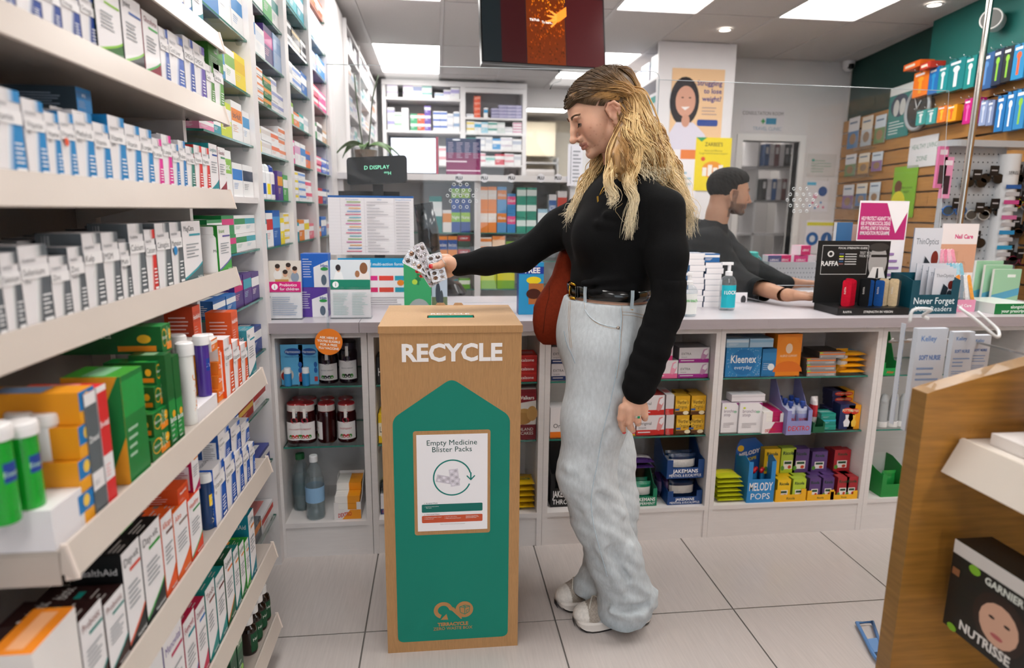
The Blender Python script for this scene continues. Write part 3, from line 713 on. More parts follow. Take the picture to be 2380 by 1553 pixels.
def bvh_of(v, f): return BVHTree.FromPolygons([tuple(p) for p in v], [tuple(int(i) for i in q) for q in f])
def cast(bv, px, py, off=.0006):
    """where the sight line through px,py meets a garment: used to lay seams along it"""
    d = Vector(ray(px, py)).normalized(); loc, n, i, t = bv.ray_cast(Vector(_C), d)
    if loc is None: return None
    if n.dot(d) > 0: n = -n
    return np.array(loc+n*off)
def near(bv, p, off=.0006):
    loc, n, i, t = bv.find_nearest(Vector(p)); d = Vector(p)-loc
    return np.array(loc+n*off), np.array(n)
# ================================================================ the woman
SKIN, LIP, BLUSH = '#dcab90', '#b67468', '#c9836c'
wo = empty('person', (.52, 1.84, 0)); WO = V(.52, 1.84, 0)
tag(wo, 'woman in black top and pale jeans dropping blister packs into the box', 'person')
def wm(name, v, f, col, mat, par=None):
    o = vmesh(name, np.asarray(v)-WO, f, col, mat, par or wo); return o
hy = math.radians(5); RH = head_frame((-math.cos(hy), -math.sin(hy)), math.radians(27))
HC = aY(1326, 331, 1.845)-RH.T@V(.1325, 0, -.037)
NECK = V(.530, 1.845, 1.385)
hv, hf = build_head(RH, HC, NECK, 47, st=2.1)
hcol = skin_cols(hv, SKIN, LIP, BLUSH)
rnd = random.Random(5)
for _ in range(14):                                     # a few freckles on the cheek
    q = V(78+rnd.uniform(-22, 14), 52, -45+rnd.uniform(-38, 25)); d = ((hv[:, 0]-q[0])**2+(hv[:, 2]-q[2])**2)
    hcol = fmix(hcol, lin('#a8654f'), .45*np.exp(-d/3.)*(hv[:, 1] > 15))
hvw = head_to_world(hv, RH, HC)
# bare arms and hands
HY = 1.632
def hp(x, y, dy=0.): return aY(x, y, HY+dy)
wristL = hp(1481, 915, .012)
palmL = [(wristL, hp(1460, 952, .014), .0215, .014), (wristL, hp(1478, 955, .012), .023, .014), (wristL, hp(1494, 950, .018), .021, .013), (hp(1452, 948, .012), hp(1492, 948, .018), .013, .013), (hp(1458, 930, .03), hp(1455, 965, .05), .013, .0105)]
finL = [([hp(1447, 948, .008), hp(1443, 973, .010), hp(1445, 988, .022), hp(1449, 1000, .036)], [.0115, .0098, .0088, .0075]),
        ([hp(1463, 954, .006), hp(1462, 982, .007), hp(1466, 994, .020), hp(1471, 1001, .034)], [.0118, .0100, .0090, .0078]),
        ([hp(1480, 953, .006), hp(1482, 977, .006), hp(1483, 984, .026), hp(1478, 978, .042)], [.0112, .0098, .0085, .0074]),
        ([hp(1496, 949, .012), hp(1499, 966, .010), hp(1499, 973, .026), hp(1494, 968, .040)], [.0100, .0090, .0078, .0068]),
        ([hp(1460, 938, .040), hp(1452, 966, .056), hp(1450, 988, .060)], [.013, .0105, .0085])]
lv, lf = build_hand(palmL, finL)
RY = 1.945
def rp(x, y, dy=0.): return aY(x, y, RY+dy)
wristR = rp(1062, 617, .018)
palmR = [(wristR, rp(1036, 606, .020), .024, .016), (wristR, rp(1040, 622, .024), .023, .016), (wristR, rp(1044, 634, .022), .020, .013), (rp(1052, 614, .004), rp(1036, 608, -.008), .019, .0135)]
finR = [([rp(1046, 612, -.004), rp(1034, 609, -.016), rp(1021, 617, -.020), rp(1004, 619.5, -.019)], [.015, .0120, .0100, .0078]),
        ([rp(1040, 600, .022), rp(1016, 598, .032), rp(1000, 606, .034), rp(986, 612, .032)], [.0125, .0100, .0088, .0075]),
        ([rp(1040, 612, .026), rp(1012, 613, .038), rp(990, 622, .034), rp(973, 630, .022)], [.0125, .0102, .0090, .0076]),
        ([rp(1040, 624, .026), rp(1014, 627, .036), rp(996, 634, .032), rp(982, 641, .020)], [.0118, .0098, .0086, .0072]),
        ([rp(1044, 636, .022), rp(1026, 643, .030), rp(1013, 650, .026), rp(1003, 657, .016)], [.0105, .0088, .0078, .0066])]
rv, rf = build_hand(palmR, finR)
# body under the clothes, one surface
SHL, ELL, WRL = V(.608, 1.690, 1.305), V(.612, 1.648, 1.055), wristL
SHR, ELR, WRR = V(.500, 2.000, 1.325), V(.262, 2.005, 1.152), wristR
B = Field((.0, 1.55, .02), (.75, 2.12, 1.46), .009)
def torso(F, g=0.):
    F.ell((.520, 1.84, 1.235), (.118+g, .158+g, .175), .03); F.ell((.505, 1.84, 1.09), (.110+g, .128+g, .13), .05)
    for y in (1.775, 1.905): F.ell((.442, y, 1.222), (.062+g, .068+g, .070+g), .035)
    F.cone((.555, 1.735, 1.335), (.515, 1.95, 1.340), .044+g, .046+g, .05); F.cone((.53, 1.845, 1.34), NECK, .056+g, .047+g, .03)
torso(B); B.ell((.487, 1.84, .95), (.118, .155, .15), .05)
B.chain([SHL, ELL, WRL], [.043, .036, .024], .03); B.chain([SHR, ELR, WRR], [.043, .037, .025], .03)
LEGN = [(.472, 1.765, .90), (.452, 1.762, .70), (.432, 1.760, .53), (.478, 1.765, .39), (.532, 1.770, .25), (.580, 1.776, .10)]
LEGF = [(.500, 1.915, .90), (.510, 1.915, .70), (.535, 1.915, .52), (.558, 1.912, .36), (.560, 1.908, .22), (.528, 1.900, .08)]
for L in (LEGN, LEGF): B.chain(L, [.075, .065, .05, .045, .04, .035], .03)
bv_, bf_ = B.mesh(); n0 = len(hvw); n1 = n0+len(lv); n2 = n1+len(rv)
sk = lambda v: np.tile(lin(SKIN), (len(v), 1))
def handcol(v, tips): 
    c = sk(v)
    for t in tips: c = fmix(c, lin('#c88a74'), .6*np.exp(-((v-V(*t))**2).sum(1)/.0095**2))
    return c
lc = handcol(lv, [f_[0][0] for f_ in finL[:4]]+[f_[0][1] for f_ in finL[:4]]+[f_[0][-1] for f_ in finL[:2]])
rc = handcol(rv, [finR[0][0][2], finR[0][0][1]])
wm('body', np.vstack([hvw, lv, rv, bv_]), np.vstack([hf, lf+n0, rf+n1, bf_+n2]), np.vstack([hcol, lc, rc, sk(bv_)]), 'skin')
# face details
HO = empty('tmp')
class _Loc: pass
def local_parent(fn, *a, **k):
    n_before = set(o.name for o in wo.children); fn(wo, RH, HC-WO, *a, **k)
local_parent(eye_parts, 1); local_parent(eye_parts, -1); local_parent(brow, 1, '#6a4c34'); local_parent(brow, -1, '#6a4c34')
bpy.data.objects.remove(HO)
# nails
def nl(P, n, **k): p = V(*P[-1]); d = V(*P[-1])-V(*P[-2]); o = nail(wo, p+nz(d)*.0035+nz(n)*k.pop('r', .0066)-WO, d, n, **k)
nl(finL[0][0], (0.1, -.8, -.75)); nl(finL[1][0], (.1, -.8, -.75))
nl(finR[0][0], (0.0, -1, .25), w=.0068, L=.0125, r=.0068)
for i in (2, 3, 4): nl(finR[i][0], (-.5, -.9, .1), w=.0052, L=.0115, r=.005)
# jumper
K = Field((.01, 1.55, 1.0), (.77, 2.12, 1.47), .0055)
torso(K, .007)
K.chain([SHL, SHL*.5+ELL*.5, ELL], [.050, .049, .044], .035); K.chain([SHR, SHR*.5+ELR*.5, ELR], [.056, .054, .046], .035)
K.chain([ELR, ELR*.45+WRR*.55, WRR+(ELR-WRR)*.06], [.046, .040, .031], .02)
K.cone(WRR+(ELR-WRR)*.07, WRR+(ELR-WRR)*.02, .0335, .0335, .006)
for (a, b, r) in [((.45, 1.70, 1.285), (.52, 1.695, 1.275), .007), ((.43, 1.705, 1.262), (.53, 1.685, 1.245), .006), ((.55, 1.69, 1.20), (.56, 1.72, 1.12), .006),
                  ((.40, 1.73, 1.10), (.50, 1.705, 1.115), .006), ((.42, 1.72, 1.075), (.54, 1.705, 1.085), .006), ((.39, 1.955, 1.245), (.44, 1.945, 1.29), .008)]:
    K.cone(a, b, r*1.6, r, .014)                        # soft folds
def cutbelow(P): return P[..., 2]-1.052-.07*(P[..., 0]-.5)*0
kz = K.sl((.35, 1.6, 1.0), (.7, 2.1, 1.075)); d_ = 1.066-.05*(kz[1][..., 0]-.386)-kz[1][..., 2]; K.F[kz[0]] = np.maximum(K.F[kz[0]], d_)
kv, kf = K.mesh(); kv = smooth_v(kv, kf, 1)
A2 = Field((.47, 1.55, .78), (.72, 1.74, 1.12), .0045)      # hanging sleeve below the elbow
A2.chain([ELL+V(0, 0, .05), ELL, ELL*.5+WRL*.5, WRL+(ELL-WRL)*.10], [.046, .044, .042, .0365], .015)
for t, r in ((.93, .0415), (.80, .0445), (.66, .0455), (.50, .0465), (.36, .046), (.2, .046), (.08, .047)):
    c_ = ELL*(1-t)+WRL*t; ax = nz(nz(WRL-ELL)+V(.25*math.sin(9*t), .2, .15*math.cos(7*t))); s1 = nz(np.cross(ax, V(0, 1, 0))); A2.cone(c_-s1*.012, c_+s1*.014, r-.006, r-.009, .008)
A2.cone(WRL+(ELL-WRL)*.12, WRL+(ELL-WRL)*.02, .0375, .0365, .006)
av, af = A2.mesh()
wm('black_top', np.vstack([kv, av]), np.vstack([kf, af+len(kv)]), '#0b0b0c', 'knit')
cn = Field((.44, 1.77, 1.33), (.62, 1.93, 1.46), .004); cn.cone((.532, 1.845, 1.36), NECK+nz(HC+V(.02, 0, -.02)-NECK)*.022, .060, .0535, .01)
cv_, cf_ = cn.mesh(); wm('collar', cv_, cf_, '#0b0b0c', 'knit')
# jeans
J = Field((.29, 1.62, .0), (.76, 2.07, 1.1), .0055)
J.ell((.484, 1.84, .935), (.134, .166, .17), .03); J.ell((.498, 1.84, 1.04), (.112, .136, .09), .05); J.ell((.555, 1.775, .90), (.075, .075, .10), .04); J.ell((.565, 1.90, .90), (.075, .075, .10), .04)
J.chain(LEGN, [.100, .092, .081, .079, .079, .083], .035); J.chain(LEGF, [.100, .092, .086, .082, .080, .072], .035)
J.cone((.585, 1.778, .11), (.568, 1.776, .07), .080, .080, .02); J.cone((.530, 1.9, .09), (.50, 1.897, .065), .068, .066, .02)
rnd = random.Random(11)
folds = [((.37, 1.71, .57), (.45, 1.69, .60), .009), ((.46, 1.69, .52), (.52, 1.71, .46), .016), ((.45, 1.685, .47), (.53, 1.70, .425), .015), ((.42, 1.69, .45), (.48, 1.685, .34), .011),
         ((.50, 1.69, .38), (.57, 1.70, .27), .012), ((.46, 1.69, .33), (.53, 1.69, .20), .010), ((.52, 1.69, .28), (.62, 1.715, .16), .011), ((.56, 1.70, .32), (.60, 1.72, .22), .010), ((.55, 1.695, .15), (.66, 1.74, .105), .014), ((.51, 1.70, .115), (.60, 1.69, .095), .011), ((.60, 1.70, .11), (.665, 1.75, .14), .013),
         ((.50, 1.675, .80), (.55, 1.70, .74), .009), ((.58, 1.88, .52), (.60, 1.87, .42), .010), ((.60, 1.86, .40), (.61, 1.87, .28), .010)]
for a, b, r in folds: J.cone(a, b, r*.78, r*.45, .026)
for a, b, r in [((.45, 1.672, .50), (.51, 1.675, .435), .010), ((.49, 1.68, .33), (.55, 1.685, .225), .009), ((.52, 1.684, .125), (.62, 1.70, .125), .012), ((.40, 1.665, .60), (.44, 1.67, .53), .006), ((.47, 1.665, .70), (.44, 1.665, .64), .006)]: J.cone(a, b, r, r, .014, sub=True)
q, P = J.sl((.29, 1.62, 0), (.76, 2.07, 1.1))
wob = .0013*np.sin(P[..., 2]*70+P[..., 0]*60)*np.sin(P[..., 0]*48+P[..., 2]*23)*sst(.62, .3, P[..., 2])+.0012*np.sin(P[..., 2]*150+P[..., 0]*90+P[..., 1]*40)*sst(.75, .4, P[..., 2])
J.F[q] += wob
hemN = .034+.28*np.maximum(P[..., 0]-.575, 0)+np.where(P[..., 1] > 1.845, .028, 0)
J.F[q] = np.maximum(J.F[q], hemN-P[..., 2]); J.F[q] = np.maximum(J.F[q], P[..., 2]-(1.046-.04*(P[..., 0]-.386)))
jv, jf = J.mesh(); jv = smooth_v(jv, jf, 1)
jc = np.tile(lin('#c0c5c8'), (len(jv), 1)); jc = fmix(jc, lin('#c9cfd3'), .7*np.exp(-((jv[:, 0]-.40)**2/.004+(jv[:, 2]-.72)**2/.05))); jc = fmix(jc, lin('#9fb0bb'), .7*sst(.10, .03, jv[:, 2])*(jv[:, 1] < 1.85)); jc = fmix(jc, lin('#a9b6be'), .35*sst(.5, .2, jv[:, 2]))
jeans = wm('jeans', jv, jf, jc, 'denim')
jb = bvh_of(jv, jf)
def seam(nm, pts, r, col, n=24, dash=False, mat='cloth', flat=.5):
    P = []
    C_ = crom([(a, b, 0) for a, b in pts], n)
    for x, y, _ in C_:
        p = cast(jb, x, y, .0004)
        if p is not None: P.append(p)
    P = np.array(P); st_ = Strands()
    if dash:
        for i in range(0, len(P)-1): st_.add(np.array([P[i], P[i]*.35+P[i+1]*.65])-WO, r, lin(col), 4)
    else: st_.add(P-WO, r, lin(col), 5, flat)
    return st_.build(nm, mat, jeans)
ST = '#b88a55'
# crop coordinates of the stitching, read on the hips and down the outer leg
pk = [(1355, 697), (1358, 715), (1370, 735), (1388, 749), (1410, 757), (1440, 762)]
seam('pocket_edge', pk, .0016, '#c3ced4'); seam('pocket_stitch', [(a+2, b+4) for a, b in pk], .0006, ST, 60, True)
side = [(1441, 702), (1444, 740), (1441, 780), (1438, 830), (1430, 880), (1415, 950), (1400, 1010), (1388, 1080), (1375, 1150), (1378, 1210), (1395, 1280), (1412, 1340)]
seam('side_seam', side, .0015, '#b9c8d1', 60); seam('side_stitch', [(a+3, b) for a, b in side[:5]], .0006, ST, 70, True)
fly = [(1323, 700), (1321, 740), (1323, 780), (1326, 810)]
seam('fly_stitch', fly, .0006, ST, 50, True); seam('fly_stitch', [(a+3.5, b) for a, b in fly], .0006, ST, 50, True)
seam('crotch_seam', [(1311, 770), (1318, 800), (1328, 822), (1337, 845)], .0013, '#8d9ca6', 20)
yk = [(1446, 725), (1470, 727), (1497, 733)]
seam('yoke_stitch', yk, .0006, ST, 30, True); seam('yoke_stitch', [(a, b+7) for a, b in yk], .0006, ST, 30, True)
seam('waistband_seam', [(1330, 689), (1370, 694), (1430, 700), (1500, 702)], .0010, '#93a3ad', 30)
p = cast(jb, 1436, 762, .001)
m = MB(); m.lathe([(.0045, 0), (.0045, .001), (.002, .0018)], 12, '#b7a79a', 'metal'); o_ = m.build('rivet', jeans, p-WO); o_.rotation_euler = (math.pi/2, 0, 0)
# belt with gold buckle
BZT = lambda x: 1.092-.045*(x-.386)
bp = []
for i in range(73):
    t = 2*math.pi*i/72; dx, dy = math.cos(t), math.sin(t); x, y = .500+.1185*dx, 1.84+.1415*dy; bp.append((x, y))
st_v, st_f = [], []
for x, y in bp:
    nx, ny = nz(((x-.5)/.1185**2, (y-1.84)/.1415**2)); z1 = BZT(x)-.006; z0 = z1-.031
    for o_, z in ((0, z0), (.0035, z0+.001), (.0035, z1-.001), (0, z1)): st_v.append((x+nx*o_, y+ny*o_, z))
n = len(bp); st_f = [(4*i+j, 4*((i+1) % (n-1) if i == n-2 else i+1)+j, 4*((i+1) % (n-1) if i == n-2 else i+1)+j+1, 4*i+j+1) for i in range(n-1) for j in range(3)]
belt = wm('belt', np.array(st_v), st_f, '#0c0c0d', 'gloss')
def ring_pt(t, o_, z): x, y = .500+(.1185+o_)*math.cos(t), 1.84+(.1415+o_)*math.sin(t); return V(x, y, BZT(x)-.0215+z)
tb = math.radians(197)
m = MB()
for s_ in (-1, 1): m.tube([ring_pt(tb-.10, .006, s_*.019)-WO, ring_pt(tb, .008, s_*.021)-WO, ring_pt(tb+.16, .008, s_*.019)-WO], [.003, .0046, .003], 8, '#c8962f', 'gold')
m.tube([ring_pt(tb-.10, .006, z)-WO for z in (-.02, 0, .02)], .0025, 8, '#c8962f', 'gold'); m.build('buckle', belt)
for t in (math.radians(206), math.radians(209.5)):
    m = MB(); m.tube([ring_pt(t, .005, -.0165)-WO, ring_pt(t, .0062, 0)-WO, ring_pt(t, .005, .0165)-WO], .0022, 6, '#0c0c0d', 'gloss'); m.build('belt_keeper', belt)
for t in (math.radians(222), math.radians(283)):
    m = MB(); a, b, c_ = ring_pt(t, .0065, .019), ring_pt(t, .0075, 0), ring_pt(t, .004, -.034); tx = nz(ring_pt(t+.05, 0, 0)-ring_pt(t-.05, 0, 0))
    for p0, p1 in ((a, b), (b, c_)):
        w = tx*.0052; nn = nz(np.cross(tx, p1-p0))*.0008
        m.add([q-WO for q in (p0-w-nn, p0+w-nn, p1+w-nn, p1-w-nn, p0-w+nn, p0+w+nn, p1+w+nn, p1-w+nn)], [(0, 1, 2, 3), (7, 6, 5, 4), (0, 3, 7, 4), (1, 5, 6, 2), (0, 4, 5, 1), (3, 2, 6, 7)], '#b7c3ca', 'denim')
    m.obox(c_-WO, tx*.005, nz(np.cross(tx, V(0, 0, 1)))*.0014, V(0, 0, .0012), '#c08a3a', 'cloth'); m.build('belt_loop', jeans)
# earring, necklace, rings
e_ = HC+RH.T@V(.018, .0775, -.054); m = MB()
m.tube([e_-WO+RH.T@V(.0085*math.cos(t)*.75, .003*math.cos(t), .0125*math.sin(t)-.010) for t in np.linspace(0, 2*math.pi, 18, endpoint=False)], .0026, 8, '#b78a35', 'gold', True); m.build('hoop_earring', wo)
kb = bvh_of(np.vstack([kv, cv_]), np.vstack([kf, cf_+len(kv)]))
m = MB()
for pts in ([(1437, 404), (1420, 418), (1404, 436), (1394, 455)], [(1442, 408), (1424, 424), (1408, 440), (1395, 455)]):
    P = [p for p in (cast(kb, x, y, .002) for x, y, _ in crom([(a, b, 0) for a, b in pts], 14)) if p is not None]
    if len(P) > 3: m.tube([p-WO for p in P], .0007, 5, '#b98f3a', 'gold')
p = cast(kb, 1391, 465, .003)
if p is not None: m.obox(p-WO, (.0022, -.0006, .0006), (0.0003, .001, 0), (-.0012, 0, .0085), '#c39a43', 'gold')
m.build('necklace', wo)
def ringband(P0, P1, r, t=.55, th=.0011, col='#d9d5cf', stone=None):
    P0, P1 = V(*P0), V(*P1); c_ = P0*(1-t)+P1*t; d = nz(P1-P0); a = nz(np.cross(d, V(.2, .9, .1))); b = np.cross(d, a); m = MB()
    m.tube([c_+r*(math.cos(q)*a+math.sin(q)*b)-WO for q in np.linspace(0, 2*math.pi, 20, endpoint=False)], th, 6, col, 'metal', True); o = m.build('ring', wo)
    if stone:
        m = MB(); s_ = c_+nz(V(0, -1, .1))*(r+.001)-WO; m.obox(s_, (.0032, 0, 0), (0, .0016, 0), (0, 0, .003), stone, 'gloss'); m.build('stone', o)
ringband(finL[2][0][0], finL[2][0][1], .0108, .62, stone='#0c7a48'); ringband(finL[2][0][0], finL[2][0][1], .0109, .50)
ringband(finR[0][0][1], finR[0][0][2], .0122, .2)
# hair: scalp cap, then wavy locks
HR = Field((-118, -98, -75), (118, 98, 134), 3.0)
HR.ell((3, 0, 33), (104, 80, 76), 4); HR.ell((-30, 0, -10), (68, 74, 60), 20)
q, P = HR.sl((-118, -98, -75), (118, 98, 134)); fx, ly, uz = P[..., 0], np.abs(P[..., 1]), P[..., 2]
line = np.where(fx > 22, 24+.80*(fx-22)-.0040*(ly-0)**2*np.clip((fx-40)/60, 0, 1)*0, np.where(fx > 8, 24, -400))
HR.F[q] = np.maximum(HR.F[q], (line-uz)*.7); 
cv2, cf2 = HR.mesh(); cv2 = smooth_v(cv2, cf2, 2)
ROOT, MID, TIP, PALE = lin('#4e3a26'), lin('#a67b45'), lin('#e0bf86'), lin('#f2e3c2')
wm('hair_cap', head_to_world(cv2, RH, HC), cf2, fmix(np.tile(ROOT, (len(cv2), 1)), lin('#8a6a41'), sst(40, -70, cv2[:, 2])), 'hair')
hs = Strands(); rnd = random.Random(21)
def scalp(f, l, u, k=1.05):
    d = V(f-3, l, u-33)/V(104, 80, 76); d = d/np.linalg.norm(d)*k; return HC+RH.T@((d*V(104, 80, 76)+V(3, 0, 33))/1000)
def lock(pts, r0, cols, wave, n=34, nw=1, ph=None, flat=.6, waves=7., wst=.35, sub=1):
    C0 = crom(pts, n); t = np.linspace(0, 1, n); ph = rnd.uniform(0, 6.28) if ph is None else ph
    T = np.gradient(C0, axis=0); T /= np.linalg.norm(T, axis=1)[:, None]+1e-9; S = np.cross(T, V(0, 1., 0)); S /= np.linalg.norm(S, axis=1)[:, None]+1e-9; D = np.cross(T, S)
    am = wave*sst(wst*.6, wst+.25, t)
    for k in range(sub):
        o1, o2 = rnd.gauss(0, 1), rnd.gauss(0, 1); spread = (.0016+.0036*t)[:, None] if sub > 1 else 0
        P = C0+S*(am*np.sin(waves*2*math.pi*t**1.1+ph+.25*o1))[:, None]+D*(am*.8*np.cos(waves*2*math.pi*t**1.1+ph+.3*o2))[:, None]+(S*o1+D*o2)*spread
        rr = r0*(.55+.45*np.sin(np.pi*np.clip(t*.9+.12, 0, 1)))*(1-.75*t**4)
        cl = fmix(np.tile(cols[0], (n, 1)), cols[1], sst(.10, .34, t)); cl = fmix(cl, cols[2], sst(.3, .62, t)); cl = fmix(cl, cols[3], sst(.6, 1., t))
        cl = cl*(1+.30*(rnd.random()-.5)); hs.add(P-WO, rr, cl, 4, flat)
CC = (ROOT, MID, TIP, PALE)
def J_(a, s_): return V(*[x+rnd.gauss(0, q) for x, q in zip(a, s_)])
# mass of hair under the locks
HM = Field((.36, 1.62, 1.24), (.78, 2.02, 1.62), .006)
def hmc(pts, rr, k=.03): HM.chain([aY(*p) for p in pts], rr, k)
hmc([(1452, 262, 1.80), (1478, 320, 1.775), (1500, 365, 1.765), (1530, 402, 1.775)], [.034, .042, .040, .022]); hmc([(1465, 270, 1.88), (1500, 330, 1.87), (1540, 400, 1.86), (1572, 465, 1.85), (1588, 520, 1.845)], [.045, .048, .040, .022, .008])
hmc([(1450, 300, 1.75), (1452, 350, 1.725), (1456, 392, 1.705), (1466, 425, 1.69)], [.016, .019, .016, .007]); hmc([(1440, 320, 1.735), (1428, 368, 1.705), (1424, 400, 1.69)], [.010, .011, .006])
hmc([(1436, 320, 1.92), (1408, 385, 1.92), (1375, 440, 1.92), (1345, 500, 1.912)], [.024, .030, .028, .010]); hmc([(1430, 340, 1.91), (1404, 420, 1.895), (1385, 470, 1.895)], [.02, .022, .010])
mv, mf = HM.mesh(); mpx = np.array([pj(p)[1] for p in mv]); wm('hair_mass', mv, mf, fmix(fmix(np.tile(lin('#6b4f30'), (len(mv), 1)), lin('#a98050'), sst(265, 350, mpx)), lin('#c9a56c'), sst(360, 480, mpx)), 'hair')
hb = bvh_of(mv, mf)
# near side: combed from the hairline over and behind the ear, then down the back, over the shoulder and to the front
def push(P):
    Q = []
    for p in P:
        q, n = near(hb, p, .003); Q.append(q if np.linalg.norm(q-p) < .03 and (p-q)@n < .004 else p)
    return Q
for i in range(460):
    t = rnd.random(); a = math.radians(10+120*t)
    root = (3+104*math.cos(a), rnd.uniform(2, 16), 33+76*math.sin(a))
    m1 = (root[0]*.62-6+rnd.gauss(0, 3), 58+rnd.gauss(0, 4), 72-14*(1-t)+rnd.gauss(0, 5))
    m2 = (-20-46*t+rnd.gauss(0, 5), 74, 32-18*t+rnd.gauss(0, 5)); m3 = (-36-44*t+rnd.gauss(0, 5), 77, -14)
    A = [scalp(*root, 1.02), scalp(*m1, 1.035), scalp(*m2, 1.05), HC+RH.T@(V(m3[0], m3[1], m3[2])/1000)]
    u = rnd.random()
    if t < .26 and u < .8:                                                        # two hanging locks before the shoulder
        which = rnd.random() < .45; x0 = 1418 if which else 1464; ye = 478 if which else 552; sw = (rnd.gauss(0, 5), rnd.gauss(0, 5))
        B2 = [aY(x0+14+sw[0], 340, 1.715), aY(x0+6+sw[0], 385, 1.69), aY(x0-3+sw[1]*.6, 425, 1.672), aY(x0+9+sw[1]*.5, 460, 1.664), aY(x0-2+rnd.gauss(0, 5), ye+rnd.uniform(-45, 8), 1.658)]
        lock(A+B2, .0015, CC, .0042, 36, waves=4.5, wst=.5, sub=2)
    else:
        xe, ye = 1495+95*t+rnd.gauss(0, 12), 418+rnd.uniform(-22, 12)+70*max(0, t-.5)+(110*rnd.random() if t > .72 else 0)
        B2 = [aY(1456+62*t+rnd.gauss(0, 8), 315, 1.715+.09*t), aY(1480+70*t+rnd.gauss(0, 9), 362, 1.705+.12*t), aY(xe-12, (365+ye)/2+6, 1.695+.15*t), aY(xe, ye, 1.675+.19*t)]
        lock(A+push(B2), .0017, CC, .0040, 32, waves=5.5, wst=.42, sub=2)
# locks that follow the mass
mvi = [i for i in range(len(mv)) if mpx[i] < 372]
for i in range(520):
    p = mv[rnd.choice(mvi)].copy(); far_ = p[1] > 1.885 and pj(p)[0] < 1455; Q = []; L = rnd.randint(12, 22); yy = .0
    for k in range(L):
        q, n = near(hb, p, .0025); Q.append(q); px_ = pj(q)
        if px_[1] > 560: break
        d = nz(V(-.42 if far_ else (.12 if px_[0] < 1470 and px_[1] > 330 and q[1] < 1.76 else .50), -.05, -1)); d = nz(d-n*(d@n)+V(0, 0, -.1)); p = q+d*.012
    if len(Q) > 5: lock(Q, .0014, (MID, MID, TIP, PALE) if rnd.random() < .85 else (lin('#7d5c36'), MID, TIP, TIP), .0042, 26, waves=3.4, wst=.05, sub=3)
# crown and back
for i in range(170):
    a = math.radians(40+110*rnd.random()); root = (3+104*math.cos(a), rnd.uniform(-16, 16), 33+76*math.sin(a)); s_ = rnd.uniform(-1, 1)
    A = [scalp(*root, 1.02), scalp(-70, 44*s_, 75, 1.04), scalp(-98, 46*s_, 20, 1.05)]
    xe = 1575+22*s_+rnd.gauss(0, 9)
    B2 = [aY(1512+rnd.gauss(0, 6), 300, 1.85-.07*s_), aY(1540+rnd.gauss(0, 8), 365, 1.86-.09*s_), aY(1565+rnd.gauss(0, 8), 420, 1.86-.10*s_), aY(xe+8, 480, 1.85-.08*s_), aY(xe+14+rnd.gauss(0, 6), 520+rnd.uniform(-20, 38), 1.84)]
    lock(A+B2, .0018, CC, .0048, 32, waves=6., wst=.42, sub=2)
# far side: falls forward over the far breast
for i in range(230):
    t = rnd.random(); a = math.radians(12+80*t); root = (3+104*math.cos(a), -rnd.uniform(2, 14), 33+76*math.sin(a))
    A = [scalp(*root, 1.02), scalp(root[0]*.5-10, -60, 60, 1.04), scalp(-22-12*t, -76, 12, 1.05)]
    xe = 1316+62*t+rnd.gauss(0, 8); ye = 548-30*t+rnd.uniform(-55, 10); dy = rnd.uniform(-.04, .01)
    B2 = [aY(1412+20*t+rnd.gauss(0, 6), 352, 1.91+dy), aY(1374+38*t+rnd.gauss(0, 9), 408, 1.91+dy), aY(1345+50*t+rnd.gauss(0, 9), 468, 1.905+dy), aY(xe, ye, 1.905+dy)]
    lock(A+B2, .0017, (ROOT, MID, TIP, PALE), .0048, 32, waves=5.5, wst=.4, sub=2)
# loose flyaways
for i in range(16):
    x0, y0 = rnd.choice([(1345, 490), (1465, 490), (1585, 480)]); P0 = aY(x0+rnd.gauss(0, 12), y0+rnd.uniform(-30, 20), 1.665 if x0 < 1500 and x0 > 1400 else 1.86)
    lock([P0, P0+V(rnd.gauss(0, .008), 0, -.025), P0+V(rnd.gauss(0, .016), -.002, -.05), P0+V(rnd.gauss(0, .022), -.002, -.08)], .00035, (TIP, TIP, PALE, PALE), .004, 20, waves=2.5, wst=0)
# fine hairs at the temple and hairline
for i in range(150):
    t = rnd.random(); r0 = (98-70*t, 20+50*t, 68-56*t); lock([scalp(*r0, 1.0), scalp(r0[0]-14, r0[1]+4, r0[2]+8, 1.035), scalp(r0[0]-40, 72, r0[2]+4-6*t, 1.05), scalp(-18, 78, 24+rnd.gauss(0, 4), 1.05)], .0013, (ROOT, lin('#6b5033'), MID, MID), .001, 16, waves=2, sub=1)
hs.build('hair', 'hair', wo)
